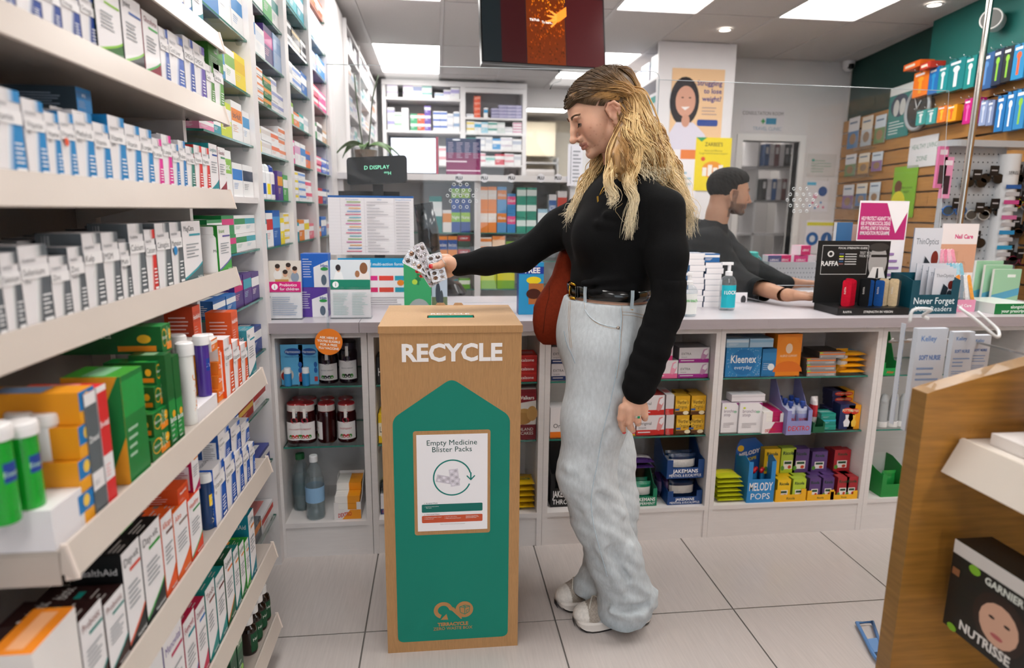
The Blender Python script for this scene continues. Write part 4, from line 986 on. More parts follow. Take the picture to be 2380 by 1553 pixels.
# running shoes
def shoe(toe, heel, lift, lab):
    toe, heel = V(*toe), V(*heel); d = toe-heel; L = np.linalg.norm(d); f = d/L; s_ = np.cross(V(0, 0, 1), f); Rm = np.stack([f, s_, V(0, 0, 1)]); w2 = lambda v: heel+v@Rm
    U = Field((-.03, -.065, -.01), (L+.02, .065, .15), .0035)
    for x, z, rx, ry, rz in ((L-.055, .038, .062, .045, .036), (L-.10, .048, .06, .044, .040), (L*.5, .055, .075, .038, .045), (.055, .055, .055, .036, .048), (.035, .075, .036, .032, .04)): U.ell((x, 0, z), (rx, ry, rz), .018)
    q, P = U.sl((-.03, -.065, -.01), (L+.02, .065, .15)); U.F[q] = np.maximum(U.F[q], .014-P[..., 2]); U.F[q] = np.maximum(U.F[q], P[..., 2]-.088)
    v, f_ = U.mesh(); v = smooth_v(v, f_, 1); c = np.tile(lin('#a89e94'), (len(v), 1)); ck = ((np.floor(v[:, 0]/.0045)+np.floor(v[:, 2]/.0045)) % 2)
    c = fmix(c, lin('#8e857b'), .55*ck); W1 = lin('#dcd7d1'); SV = lin('#b7b8bb')
    c = fmix(c, W1, 1.*((v[:, 0] > L-.035)|(v[:, 2] < .024+.012*np.abs(np.sin(v[:, 0]*22)))|((v[:, 0] < .055)))); c = fmix(c, SV, 1.*((np.abs(v[:, 0]-.62*L+.9*(v[:, 2]-.05)) < .010)&(v[:, 2] > .026))); c = fmix(c, lin('#14303f'), 1.*((np.abs(v[:, 0]-.55*L+.9*(v[:, 2]-.05)) < .004)&(v[:, 2] > .03)))
    sh = wm('shoe', w2(v), f_, c, 'cloth')
    so = MB(); out = [(-.012, 0), (-.006, -.030), (.03, -.040), (L*.45, -.036), (L*.72, -.047), (L*.92, -.042), (L+.003, -.018)]; out = [tuple(p[:2]) for p in crom([(a, b, 0) for a, b in out], 16)]; out = out+[(a, -b) for a, b in out[::-1]][1:-1]
    k = len(out); zz = [(0, 1.), (.006, 1.02), (.010, 1.01), (.024, 1.02), (.030, .96)]; vs = []
    for z, sc in zz:
        for a, b in out:
            up = .018*max(0, (a-L*.8)/(L*.2))**2 if z < .01 else .004; up2 = .010*max(0, (.03-a)/.04)
            vs.append(w2(V((a-L/2)*(1+(sc-1)*.5)+L/2, b*sc, z+up*(1-z*20 if z < .01 else 1)+up2))-WO)
    for j in range(len(zz)-1):
        so.add(vs[j*k:(j+2)*k], [(i, (i+1) % k, (i+1) % k+k, i+k) for i in range(k)], '#262322' if j == 0 else '#ded8d2', 'plastic', True)
    so.add(vs[:k], [tuple(range(k-1, -1, -1))], '#262322', 'plastic'); so.add(vs[-k:], [tuple(range(k))], '#ded8d2', 'plastic'); so.build('sole', sh)
    tp = MB(); tp.add([w2(V(L+.004+.001*i, y, .006+.022*i/3))-WO for i in range(4) for y in (-.016+.002*i, .016-.002*i)], [(2*i, 2*i+1, 2*i+3, 2*i+2) for i in range(3)], '#1d1b1b', 'darkmat'); tp.build('toe_guard', sh)
    bb = bvh_of(w2(v), f_)
    for i in range(4):
        x = L*.50+.022*i; P = []
        for y in np.linspace(-.024, .024, 9):
            loc, n, _, _ = bb.ray_cast(Vector(w2(V(x+(.012 if i % 2 else -.012)*y/.024, y, .2))), Vector((0, 0, -1)))
            if loc: P.append(np.array(loc)+V(0, 0, .002)-WO)
        if len(P) > 3: m = MB(); m.tube(P, .0019, 6, '#d8d2c9', 'cloth'); m.build('lace', sh)
    x = L*.60; base = w2(V(x, .03, .075))
    for k_, (a, b) in enumerate(((.035, -.03), (.015, -.045))):
        q = [w2(V(x, .0, .083))-WO, w2(V(x+a*.3, .03, .088))-WO, w2(V(x+a*.6, .050, .068))-WO, w2(V(x+a*.2+b*.3, .054, .045))-WO, w2(V(x+b*.5, .047, .060))-WO, w2(V(x-.004, .01, .082))-WO]
        m = MB(); m.tube(list(crom(q, 22)), .0018, 6, '#d3cbc0', 'cloth'); m.build('lace_loop', sh)
    m = MB()
    for i in range(5): m.lathe([(.0012, 0), (.0008, .0006)], 6, '#8d857d', 'darkmat', w2(V(L-.05+.008*i, .046-.0009*i*i, .03))-WO)
    m.build('vent_hole', sh)['kind'] = 'stuff'
    return sh
t0, h0 = aZ(1330, 1440, .03), aZ(1508, 1428, .03)
shoe((t0[0]+.012, t0[1]+.012, 0), (h0[0]-.006, h0[1]+.02, 0), 0, '')
t1 = aZ(1289, 1395, .03); shoe((t1[0]+.01, t1[1]+.005, 0), (t1[0]+.245, t1[1]+.055, 0), 0, '')
# ---------------------------------------------------------------- rust coloured tote on her far shoulder
tb_ = empty('tote_bag', (.36, 2.0, .9)); TB = V(.36, 2.0, .9); tag(tb_, 'rust red cloth tote bag hanging under the woman\'s far arm', 'bag')
prof = [(800, 1262, 1345), (790, 1250, 1350), (770, 1241, 1352), (745, 1238, 1352), (715, 1240, 1352), (695, 1248, 1350), (665, 1268, 1350), (640, 1283, 1348), (615, 1291, 1342), (595, 1297, 1335), (578, 1303, 1330)]
Yb = 2.035; vs, fs = [], []; nk = 24
for i, (py, xa, xb) in enumerate(prof):
    a, b = aY(xa, py, Yb), aY(xb, py, Yb); c_ = (a+b)/2; hw = (b[0]-a[0])/2; th = [.012, .03, .042, .05, .052, .05, .046, .04, .035, .03, .026][i]
    for j in range(nk):
        t = 2*math.pi*j/nk; r = 1+.05*math.sin(3*t+i*.7)*(i > 4); vs.append(V(c_[0]+hw*math.copysign(abs(math.cos(t))**.8, math.cos(t)), Yb+th*math.sin(t)*r, c_[2]+(.006*math.sin(2*t) if i == len(prof)-1 else 0))-TB)
k = len(prof)
top = vs[-nk:]
vs += [V(*p)*V(1, 1, 1)+V(0, 0, -.05)+(V(np.mean([q[0] for q in top]), Yb-TB[1], 0)-V(p[0], p[1], 0))*.18 for p in top]
fs = [(i*nk+j, i*nk+(j+1) % nk, (i+1)*nk+(j+1) % nk, (i+1)*nk+j) for i in range(k) for j in range(nk)]+[tuple(range(nk-1, -1, -1)), tuple(k*nk+j for j in range(nk))]
cols = np.tile(lin('#8a3119'), (len(vs), 1)); cols[-nk:] = lin('#4a1a0e')
vmesh('bag_body', np.array(vs), fs, cols, 'cloth', tb_)
m = MB(); m.tube([top[j] for j in range(nk)], .0025, 6, '#a03a1d', 'cloth', True); m.build('rim', tb_)
m = MB(); m.tube([p-TB for p in (aY(1322, 575, Yb), aY(1350, 520, Yb+.02), aY(1400, 470, 2.035), V(.50, 2.03, 1.385), V(.54, 2.05, 1.33), V(.50, 2.06, 1.18))], [.012, .011, .01, .01, .01, .01], 8, '#8a3119', 'cloth'); m.build('strap', tb_)
m = MB(); m.tube([p-TB for p in (aY(1262, 775, Yb-.052), aY(1268, 720, Yb-.055), aY(1276, 690, Yb-.052), aY(1277, 665, Yb-.047))], .0009, 5, '#54200f', 'cloth'); m.build('seam', tb_)
# ---------------------------------------------------------------- empty blister packs in her hand
def blister(px, py, Y, w, h, ang, tilt, rows, lab, colr):
    c_ = aY(px, py, Y); o = empty('blister_pack', c_); tag(o, lab, 'blister pack', 'empty blister packs held over the box')
    a = math.radians(ang); ux = V(math.cos(a), tilt, math.sin(a)); ux = nz(ux); uz = nz(V(-math.sin(a), .05, math.cos(a))); uz = nz(uz-ux*(uz@ux)); nn = nz(np.cross(ux, uz)); nn = nn if nn[1] < 0 else -nn
    m = MB(); pts = rrect(w, h, .005, 4, -w/2, -h/2); m.prism(pts, nn*-.0006, (0, 0, 0), ux, uz, colr, 'foil'); sh = m.build('foil_sheet', o)
    m = MB(); m.tube([ux*a_+uz*b_+nn*.0002 for a_, b_ in pts], .0007, 4, '#ece9ea', 'gloss', True); m.build('edge', o)
    rr = random.Random(px)
    for i in range(2):
        for j in range(rows):
            cc = ux*(i-.5)*w*.46+uz*((j+.5)/rows-.5)*h*.90; m = MB(); rx, rz = w*.155, h*.36/rows; vs = []; R_ = 4; S_ = 12; an = rr.uniform(-.5, .5)
            for q in range(R_+1):
                for k in range(S_):
                    t = 2*math.pi*k/S_; s_ = math.cos(q/R_*math.pi/2); hh = math.sin(q/R_*math.pi/2)*.0042*(1+.5*rr.uniform(-1, 1)); vs.append(cc+ux*rx*s_*math.cos(t)+uz*rz*s_*math.sin(t)+nn*hh)
            m.add(vs, [(q*S_+k, q*S_+(k+1) % S_, (q+1)*S_+(k+1) % S_, (q+1)*S_+k) for q in range(R_) for k in range(S_)], rr.choice(['#dcd9dc', '#efedee', '#8d8480', '#a98a78', '#c9c6c8', '#6d6a6a']), 'foil', False); m.build('pocket', o)
    return o
blister(972, 608, RY+.006, .050, .082, 62, .05, 4, 'white backed blister pack fanned out lowest to the left', '#dedbde')
blister(990, 606, RY+.001, .034, .108, 26, .05, 5, 'narrow blister pack standing tallest in the woman\'s hand', '#c9bfc0')
blister(1015, 622, RY-.008, .046, .082, 13, .05, 5, 'torn silver blister pack pinned under the woman\'s thumb', '#d6d3d5')
blister(1003, 640, RY+.008, .046, .060, 32, .04, 4, 'dark edged blister pack behind the others in the hand', '#9d9899')
# ================================================================ printed pack designs
def tint(c, k): c = lin(c); return tuple(x*(1-k)+k for x in c)
def shade(c, k): return tuple(x*k for x in lin(c))
def d_wedge(w, d, h, col, name, sub='', head='HealthAid', side='#cfcbce', dot=None):
    """white supplement carton with a fading coloured wedge"""
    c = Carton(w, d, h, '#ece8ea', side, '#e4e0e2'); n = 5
    for i in range(n): k = 1-i/(n-1); c.p('F', [(.34+.05*i, 0), (1, 0), (1, .60), (.52+.045*i, .60)], tint(col, .85*k))
    for i in range(4): c.r('F', .60+.06*i, .86, 1, 1, tint(col, .75-.25*i))
    c.t('F', head, .08, .80, .045, '#55585c', 'l', 0, .5); c.r('F', 0, .60, 1, .76, '#f3f0f1'); c.t('F', name, .06, .635, .085, '#2a2c30', 'l', .0, .84)
    if sub: c.t('F', sub, .10, .545, .05, '#2a2c30', 'l', 0, .8)
    c.lines('F', .62, .95, .14, .42, 5, '#f4f4f6', len(name)); c.r('F', .6, .05, .94, .085, '#f4f4f6')
    if dot: c.e('F', .3, .56, .16, .16*w/h, dot)
    for i in range(4): c.r('L', .06+.07*i, .55, .09+.07*i, .97, tint(col, .15*i))
    c.r('L', .45, .12, .92, .8, '#e9e6e8'); c.lines('L', .5, .88, .16, .78, 12, '#9a979b', 3)
    c.t('T', head, .5, .4, .16, '#4f5257', 'c', 0, .8)
    return c
def d_swoosh(w, d, h, col, name, bar, side=None, col2=None, namecol=None):
    """white carton with a coloured swoosh along the foot"""
    side = side or col; c = Carton(w, d, h, '#efebed', side, side, right='#efebed'); b = []
    for i in range(9): t = i/8; b.append((t, .05+.30*t*t*(1.3-.5*t)+.02*math.sin(5*t)))
    c.p('F', [(0, 0), (1, 0)]+[(u, v) for u, v in b[::-1]], col)
    if col2: c.p('F', [(u, v) for u, v in b]+[(u, v+.035) for u, v in b[::-1]], col2)
    c.t('F', name, .10, .84, .085, namecol or shade(col, .8), 'l', .0, .8); c.r('F', .36, .755, .96, .79, bar)
    c.lines('F', .16, .85, .40, .66, 5, '#8e9398', len(name)); c.t('F', 'HealthAid', .92, .035, .04, '#f5f5f5', 'r', .01, .5)
    c.t('T', name, .12, .62, .20, '#e9e5e2', 'l', 0, .8); c.r('T', .12, .42, .70, .52, bar); c.lines('T', .12, .8, .1, .34, 3, '#b9b2ae', 2)
    c.r('L', .12, .12, .88, .66, tint(side, .75) if side != '#17181a' else '#2a2b2e'); c.lines('L', .18, .84, .16, .62, 9, tint(side, .2), 5); c.t('L', 'HealthAid', .5, .8, .07, '#e9e5e5', 'c', 0, .8)
    return c
def d_band(w, d, h, base, band, name='', tc='#ffffff', side=None, top=None, v0=.58, v1=.86, foot=None, fs=.12, rot=0, blob=None, lines=True):
    """plain carton: a title band, small print, an optional foot stripe and a round motif"""
    c = Carton(w, d, h, base, side or base, top or side or base); c.r('F', 0, v0, 1, v1, band)
    if foot: c.r('F', 0, 0, 1, .2, foot)
    if blob: c.e('F', .66, .34, .24, min(.24*w/h, .28), blob)
    if name: c.t('F', name, .5, (v0+v1)/2-fs*.5, fs, tc, 'c', .008, .86)
    if lines: c.lines('F', .1, .6, .24, v0-.06, 4, tint(band, .35), len(name)); c.lines('L', .15, .85, .2, .8, 6, tint(band, .45), 4)
    c.r('T', .1, .3, .9, .7, tint(band, .2)); return c
def d_tube(r, h, col, cap, name, tcol='#ffffff', label=None, rot=True):
    """effervescent tablet tube: (body, cap) builders"""
    b = MB(); b.lathe([(r*.97, 0), (r, .004), (r, h*.8), (r*.98, h*.84)], 24, col, 'gloss'); k = MB(); k.lathe([(r*1.02, h*.84), (r*1.16, h*.845), (r*1.16, h*.93), (r*1.1, h*.985), (r*.9, h)], 24, cap, 'plastic')
    k.lathe([(r*.86, h+.0002), (r*.80, h-.003), (.0005, h-.003)], 24, '#d9d6d4', 'plastic', caps=False)
    L = MB(); ang = 1.5
    if label:
        vs = []; n = 10
        for i in range(n+1): a = -math.pi/2-ang/2+ang*i/n; vs += [(r*1.006*math.cos(a), r*1.006*math.sin(a), h*.42), (r*1.006*math.cos(a), r*1.006*math.sin(a), h*.62)]
        L.add(vs, [(2*i, 2*i+2, 2*i+3, 2*i+1) for i in range(n)], label, 'gloss')
    v, f, w = text_geo(name, .0)
    if len(v):
        if rot: sz = h*.6/w; sz = min(sz, r*1.0); X = -(v[:, 1]-.5)*sz; Z = v[:, 0]*sz+h*.1
        else: sz = min(r*1.5/w, h*.1); X = (v[:, 0]-w/2)*sz; Z = v[:, 1]*sz+h*.48
        a = -math.pi/2+X/r; L.add(np.stack([r*1.01*np.cos(a), r*1.01*np.sin(a), Z], 1), f, tcol, 'gloss')
    return b, k, L
def d_jar(r, h, glass, lid, label, name='', lidcol2=None, tcol='#7a1f2b', blob=None):
    b = MB(); b.lathe([(r*.9, 0), (r, .006), (r, h*.70), (r*.92, h*.78), (r*.80, h*.81)], 28, glass, 'gloss')
    k = MB(); k.lathe([(r*.86, h*.80), (r*.90, h*.815), (r*.90, h*.97), (r*.84, h)], 28, lid, 'gloss', cols=[lid, lidcol2 or lid, lid])
    L = MB(); n = 14; ang = 2.3; vs = []
    for i in range(n+1): a = -math.pi/2-ang/2+ang*i/n; vs += [(r*1.008*math.cos(a), r*1.008*math.sin(a), h*.10), (r*1.008*math.cos(a), r*1.008*math.sin(a), h*.55)]
    L.add(vs, [(2*i, 2*i+2, 2*i+3, 2*i+1) for i in range(n)], label, 'paper')
    def on(u, z): a = -math.pi/2+u/r; return (r*1.016*math.cos(a), r*1.016*math.sin(a), z)
    L.add([on(u, z) for u, z in ell(0, h*.60, r*.36, h*.075, 16)], [tuple(range(16))], tcol, 'paper'); L.add([on(u, z) for u, z in ((-.005, h*.66), (.005, h*.66), (.005, h*.9), (-.005, h*.9))], [(0, 1, 2, 3)], '#efe9e2', 'paper')
    if blob: 
        for dx, c_ in ((-r*.2, blob), (r*.2, blob), (r*.45, '#3c8a35'), (-r*.45, '#3c8a35')): L.add([on(u+dx, z) for u, z in ell(0, h*.19, r*.2, h*.05, 12)], [tuple(range(12))], c_, 'paper')
    if name:
        v, f, w = text_geo(name, 0.); sz = min(r*1.3/w, h*.07); L.add([on((x-w/2)*sz, h*.36+y*sz) for x, y in v], f, tcol, 'paper')
        L.add([on(u, z) for u, z in ((-r*.5, h*.47), (r*.5, h*.47), (r*.5, h*.485), (-r*.5, h*.485))], [(0, 1, 2, 3)], '#333333', 'paper')
    return b, k, L
def put_multi(name, meshes, names, loc, rz, label, cat, group=None):
    o = empty(name, loc, rz); tag(o, label, cat, group)
    for me, nm in zip(meshes, names): ob(nm, me, o)
    return o
def multi(key, fn): 
    if key not in CACHE: CACHE[key] = [b.build(key[0], mesh_only=True) for b in fn()]
    return CACHE[key]
H90 = math.pi/2
RN = {'0': 'top', 'A': 'second', 'B': 'third', 'C': 'fourth', 'D': 'fifth', 'E': 'sixth', 'F': 'seventh', 'G': 'lowest'}
CNT = {}
def rlab(k, desc): CNT[k] = CNT.get(k, 0)+1; return f"{desc}, {ORD[CNT[k]]} on left rack {RN[k]} shelf"
def rk(k, pl, pr, tp_, desc, fn, *a, d=.065, back=0., z=None, cat='supplement carton', **kw):
    X = FX[k]-.002-back; Z = TOPZ[k]+.0005 if z is None else z
    y0, y1 = yl(pl, X, Z), yl(pr, X, Z); yc = (y0+y1)/2; w = abs(y1-y0)-.001; h = max(.02, zl(tp_, X, yc)-Z)
    me = fn(w, d, h, *a, **kw).build('carton', mesh_only=True)
    o = ob(cat.replace(' ', '_'), me, None, (X-d/2, yc, Z), H90); tag(o, rlab(k, desc), cat, f'packs on left rack {RN[k]} shelf')
    o['_t'] = Z+h; return o
BLU, GRY = '#0a86c8', '#5f656b'
# ---- second shelf
DB = '#123f94'
for pl, pr, tp in ((-70, -14, -70), (-12, 38, -60), (42, 101, -50), (103, 147, -40), (149, 192, -28), (194, 229, -20)): rk('A', pl, pr, tp, 'white and deep blue fish oil carton', d_wedge, DB, 'Omega', '', back=.004)
rk('A', 231, 290, -30, 'tall white carton with lime and dark green swoosh', d_swoosh, '#2f6b2a', 'Super', '#8fc23a', '#1d2a1c', '#8cc63f')
rk('A', 293, 339, -5, 'tall white carton with black green and blue swoosh', d_swoosh, '#17181a', 'Joint', '#3a62a8', '#17181a', '#7fbf3a')
rk('A', 341, 377, 33, 'white carton with wine red side and green bar', d_swoosh, '#8d1f36', 'Glucoforte', '#4fae5c', '#8d1f36', '#4fae5c')
rk('A', 378, 398, 66, 'slim white and blue omega carton', d_wedge, '#3a5fb0', 'Omega-3'); rk('A', 399, 432, 80, 'white and blue cod liver oil carton', d_wedge, '#4a6cc0', 'Cod Liver', 'Oil', side='#4a67b0')
rk('A', 434, 456, 88, 'white green and blue omega carton', d_wedge, '#3b57ae', 'OMEGA', '3-6-9'); rk('A', 457, 482, 104, 'white and violet omega carton', d_wedge, '#6a55b0', 'OMEGA', '3·7')
rk('A', 483, 501, 152, 'slim white and leaf green carton', d_wedge, '#4f8f2c', 'Garlic', side='#4f8f2c'); rk('A', 502, 523, 150, 'white and grass green carton at the far end', d_wedge, '#5ea23a', 'Spirulina', side='#3f7f28')
zt = TOPZ['A']+.078; rk('A', 486, 520, 108, 'green bag-shaped carton lying over the far packs', d_band, '#3e7d2f', '#4f9a3a', 'Neem', d=.05, z=zt+.012)
# ---- third shelf
T = [(-44, -8, 190, 'B2', ''), (-6, 66, 203, 'Vitamin', 'B3'), (70, 117, 232, 'Vitamin', 'B5'), (118, 150, 262, 'Vitamin', 'B6'), (151, 184, 262, 'Vitamin', 'B9'), (185, 227, 260, 'Methylcob', 'B12'), (228, 263, 287, 'Vitamin', 'B12'), (264, 300, 271, 'Vitamin', 'B99'), (301, 334, 291, 'Vitamin', 'B99'), (335, 361, 300, 'B complex', '')]
for i, (a, b, t, n_, s_) in enumerate(T): rk('B', a, b, t, f'white and sky blue carton printed {n_} {s_}'.strip(), d_wedge, BLU, n_, s_, side='#0f78b4' if i in (4, 7) else '#d2ced1', dot='#e5532d' if i == 4 else None)
for a, b, t in ((362, 383, 322), (384, 405, 314)): rk('B', a, b, t, 'white and hot pink B complex carton', d_wedge, '#e6219a', 'B complex')
for a, b, t, n_ in ((406, 421, 335, 'Folic Acid'), (422, 437, 327, 'Folate')): rk('B', a, b, t, f'slim white and blue {n_.lower()} carton', d_wedge, '#1e7fc4', n_)
rk('B', 438, 456, 341, 'white and teal vitamin A and D carton', d_wedge, '#1d7d70', 'Vit A&D')
for a, b, t in ((457, 474, 338), (475, 491, 343)): rk('B', a, b, t, 'white and red vitamin E carton', d_wedge, '#df2f24', 'Vitamin', 'E', side='#b8241c')
rk('B', 492, 511, 335, 'white and turquoise swoosh carton', d_swoosh, '#148a94', 'Longforte', '#25499a', '#1d8a8e'); rk('B', 512, 529, 343, 'white and crimson swoosh carton', d_swoosh, '#8d1f36', 'Glucobal', '#3a8a5c', '#8d1f36')
def lying(k, pl, pr, zb, w_, hh, dep, desc, fn, *a, back=.0, **kw):
    X = FX[k]-.006-back; y0 = yl(pr, X, zb); yc = y0-w_/2
    me = fn(w_, dep, hh, *a, **kw).build('carton', mesh_only=True); o = ob('supplement_carton', me, None, (X-dep/2, yc, zb), H90); tag(o, rlab(k, desc), 'supplement carton', f'packs on left rack {RN[k]} shelf'); return o
zb = TOPZ['B']+.0715
lying('B', 0, 172, zb, .058, .036, .13, 'white and blue carton laid flat under another', d_band, '#dedbdd', '#0d7ec2', 'Vitamin C', lines=True, side='#3f454c', back=.03); lying('B', 0, 216, zb+.0365, .046, .040, .14, 'bright blue carton laid flat on top', d_band, '#0b83c9', '#0a6fb0', 'B12', side='#3b4a55', back=.03)
lying('B', 0, 384, TOPZ['B']+.0735, .036, .034, .11, 'white B complex carton laid flat on the row', d_band, '#e9e5e7', '#e6e1e4', 'B complex', '#22242a', side='#57565c', back=.02)
# ---- fourth shelf: grey mineral packs
T = [(-75, -32, 600, 'Iron', ''), (-30, 18, 596, 'Magnesium', '200mg'), (20, 62, 588, 'Selenium', ''), (64, 128, 570, 'Selenium', 'Plus'), (130, 171, 596, 'Zinc', ''), (173, 206, 574, 'Zinc', 'Sulphate'), (208, 249, 542, 'Kelp', ''), (251, 287, 540, 'MSM', ''), (289, 310, 564, 'Multi', 'Minerals'), (312, 345, 520, 'Calcium', '')]
for a, b, t, n_, s_ in T: rk('C', a, b, t, f'white and slate grey carton printed {n_} {s_}'.strip(), d_wedge, GRY, n_, s_, side='#5b6166')
rk('C', 347, 370, 534, 'white and bright red calcium carton', d_wedge, '#dc2a22', 'Calcium', 'red' and '', side='#4f5459')
rk('C', 372, 403, 519, 'white and slate grey calmagzinc carton', d_wedge, GRY, 'Calmagzinc', side='#5b6166'); rk('C', 405, 430, 517, 'white and slate grey magnesium carton with blue dot', d_wedge, GRY, 'Magnesium', '& Calcium', side='#5b6166', dot='#1d86c8')
rk('C', 432, 474, 514, 'tall white carton with turquoise bar and grey swoosh', d_swoosh, '#4d6468', 'MagCitra', '#1f98a8', '#6b7478', '#1f9aa6', '#3c4448')
rk('C', 512, 540, 524, 'white carton with bright green side and swoosh', d_swoosh, '#35a32c', 'Brainvit', '#5b4fa0', '#1f8a24', '#5f57a8', '#6fae3a')
X = FX['C']-.03; Y = yl(488, X, TOPZ['C']); hb_ = zl(527, X, Y)-TOPZ['C']
def whitepot(r, h, name, lab='#f2f0f2', cap='#e9e6e6', body='#efecec', stripe='#1b7fae'):
    b = MB(); b.lathe([(r*.95, 0), (r, .004), (r, h*.76), (r*.8, h*.83)], 24, body, 'plastic'); k = MB(); k.lathe([(r*.82, h*.83), (r*.84, h*.84), (r*.84, h*.985), (r*.78, h)], 24, cap, 'plastic')
    L = MB(); v, f, w = text_geo(name, 0.); sz = min(r*1.6/w, h*.12); a = -math.pi/2+(v[:, 0]-w/2)*sz/r; L.add(np.stack([r*1.01*np.cos(a), r*1.01*np.sin(a), h*.45+v[:, 1]*sz], 1), f, '#2c2f33', 'paper')
    for z0, z1, c_ in ((.10, .3, stripe),): 
        vs = [(r*1.006*math.cos(q), r*1.006*math.sin(q), z) for q in np.linspace(-1.9, -1.2, 8) for z in (h*z0, h*z1)]; L.add(vs, [(2*i, 2*i+2, 2*i+3, 2*i+1) for i in range(7)], c_, 'paper')
    return b, k, L
put_multi('supplement_pot', multi(('pot', 1), lambda: whitepot(.026, hb_, 'Magnesium')), ('pot', 'cap', 'label'), (X, Y, TOPZ['C']+.0005), H90, 'round white magnesium pot between tall cartons on left rack fourth shelf', 'pot')
for i, (a, b) in enumerate([(60, 105), (106, 150), (151, 194), (196, 236), (238, 276), (278, 312), (314, 345)]):
    rk('C', a, b, 560-i*7, 'dark grey carton in the back row', d_wedge, '#3c4044', 'HealthAid', side='#4a4f54', back=.075, d=.05)
# ---- fifth shelf
ZD = TOPZ['D']+.0005
X0 = FX['D']
tr = MB(); ya, yb = RY0+.002, yl(203, X0, ZD+.02); tr.box(X0-.17, X0-.004, ya, yb, 0, .055, '#e9e5e8', 'card'); o = tr.build('display_tray', None, (0, 0, ZD)); tag(o, 'plain white card display tray holding effervescent tubes on left rack', 'tray')
def tubeset(k, x, px, top, z, r, col, cap, name, desc, tc='#fff', lab=None, rot=True, catn='tablet_tube'):
    Y = yl(px, x, z); h = zl(top, x, Y)-z; b = d_tube(r, h, col, cap, name, tc, lab, rot)
    o = put_multi(catn, [q.build('t', mesh_only=True) for q in b], ('tube', 'cap', 'label'), (x, Y, z), H90, desc, 'tube', 'tablet tubes on the left rack'); return o
zt = ZD+.0555
EN = 'green effervescent tablet tube with white cap'
tubeset('D', X0-.036, 72, 978, zt, .0165, '#16a02c', '#e7e3e2', 'Energy', EN+', front one on the tray', '#bfe8c4', '#1b3f94', False)
tubeset('D', X0-.040, 14, 985, zt, .0165, '#16a02c', '#e7e3e2', 'Energy', EN+', at the left frame edge', '#bfe8c4', '#1b3f94', False)
tubeset('D', X0-.080, 70, 955, zt, .0165, '#e9e6e8', '#e7e3e2', 'Zinc', 'white effervescent tube behind the green ones on the tray', '#e98d3c', None)
tubeset('D', X0-.050, 124, 958, zt, .0160, '#e6e3e6', '#e7e3e2', 'ZINC', 'white and blue effervescent tube at the tray corner', '#e8914a', '#2f8fc8')
hz_ = .0455
Xo = X0-.004
for i in range(4):
    yc = yl(200, Xo, ZD+hz_*i); c = d_band(.040, .16, hz_-.001, '#f0a41c', '#1278bd', 'C', '#f4f4f4', side='#e7961a', top='#e7961a', v0=.40, v1=1., fs=.3, lines=False).e('F', .5, .72, .2, .2, '#f2c84a')
    o = ob('carton', c.build('carton', mesh_only=True), None, (Xo-.08, yc+.008, ZD+hz_*i), H90); tag(o, f'orange and blue children\'s vitamin carton, {["lowest", "second", "third", "topmost"][i]} of its stack', 'carton', 'stack of orange vitamin cartons')
rk('D', 226, 251, 912, 'tall white carton with grey title strip', d_band, '#ebe7e8', '#5a6166', 'Zimacal', side='#5d646a', top='#8e2b2b', v0=.35, v1=.9, fs=.05, foot='#5a6166', d=.10); rk('D', 253, 274, 896, 'tall white and red carton with red top', d_band, '#ebe7e8', '#d8262a', 'B-vital', side='#c9c5c7', top='#d8262a', v0=.42, v1=.95, fs=.05, foot='#d8262a', d=.10)
def medbottle(r, h, col, cap, name, lab=None):
    b = MB(); b.lathe([(r*.93, 0), (r, .005), (r, h*.62), (r*.9, h*.70), (r*.5, h*.77), (r*.48, h*.80)], 24, col, 'gloss'); k = MB(); k.lathe([(r*.62, h*.79), (r*.64, h*.80), (r*.64, h*.985), (r*.58, h)], 20, cap, 'plastic')
    L = MB(); vs = [(r*1.006*math.cos(q), r*1.006*math.sin(q), z) for q in np.linspace(-2.6, -.5, 12) for z in (h*.08, h*.58)]; L.add(vs, [(2*i, 2*i+2, 2*i+3, 2*i+1) for i in range(11)], lab or col, 'paper')
    v, f, w = text_geo(name, 0.); sz = min(r*1.5/w, h*.09); a = -math.pi/2+(v[:, 0]-w/2)*sz/r; L.add(np.stack([r*1.014*np.cos(a), r*1.014*np.sin(a), h*.36+v[:, 1]*sz], 1), f, '#f2f0ea', 'paper')
    return b, k, L
Xb = X0-.03; Yb_ = yl(288, Xb, ZD); put_multi('supplement_bottle', multi(('bot', 1), lambda: medbottle(.025, zl(925, Xb, Yb_)-ZD, '#0f4a26', '#eceae8', 'Multi-Active', '#14602f')), ('bottle', 'cap', 'label'), (Xb, Yb_, ZD), H90, 'dark green supplement bottle with white cap before a big green pack', 'bottle')
c = lambda w, d, h: d_band(w, d, h, '#127a36', '#1d9a45', '', side='#e0921f', top='#3f9a2f', v0=.62, v1=.95, lines=True).p('L', [(.0, 0), (.62, 0), (1, .45), (1, 1), (.95, 1)], '#0f7434').e('L', .28, .74, .08, .08, '#e9701d').r('L', .55, .55, .75, .93, '#e6601b').t('L', '30', .65, .6, .06, '#fff', 'c', 0)
rk('D', 305, 352, 863, 'large green and orange effervescent vitamin pack', c, d=.085)
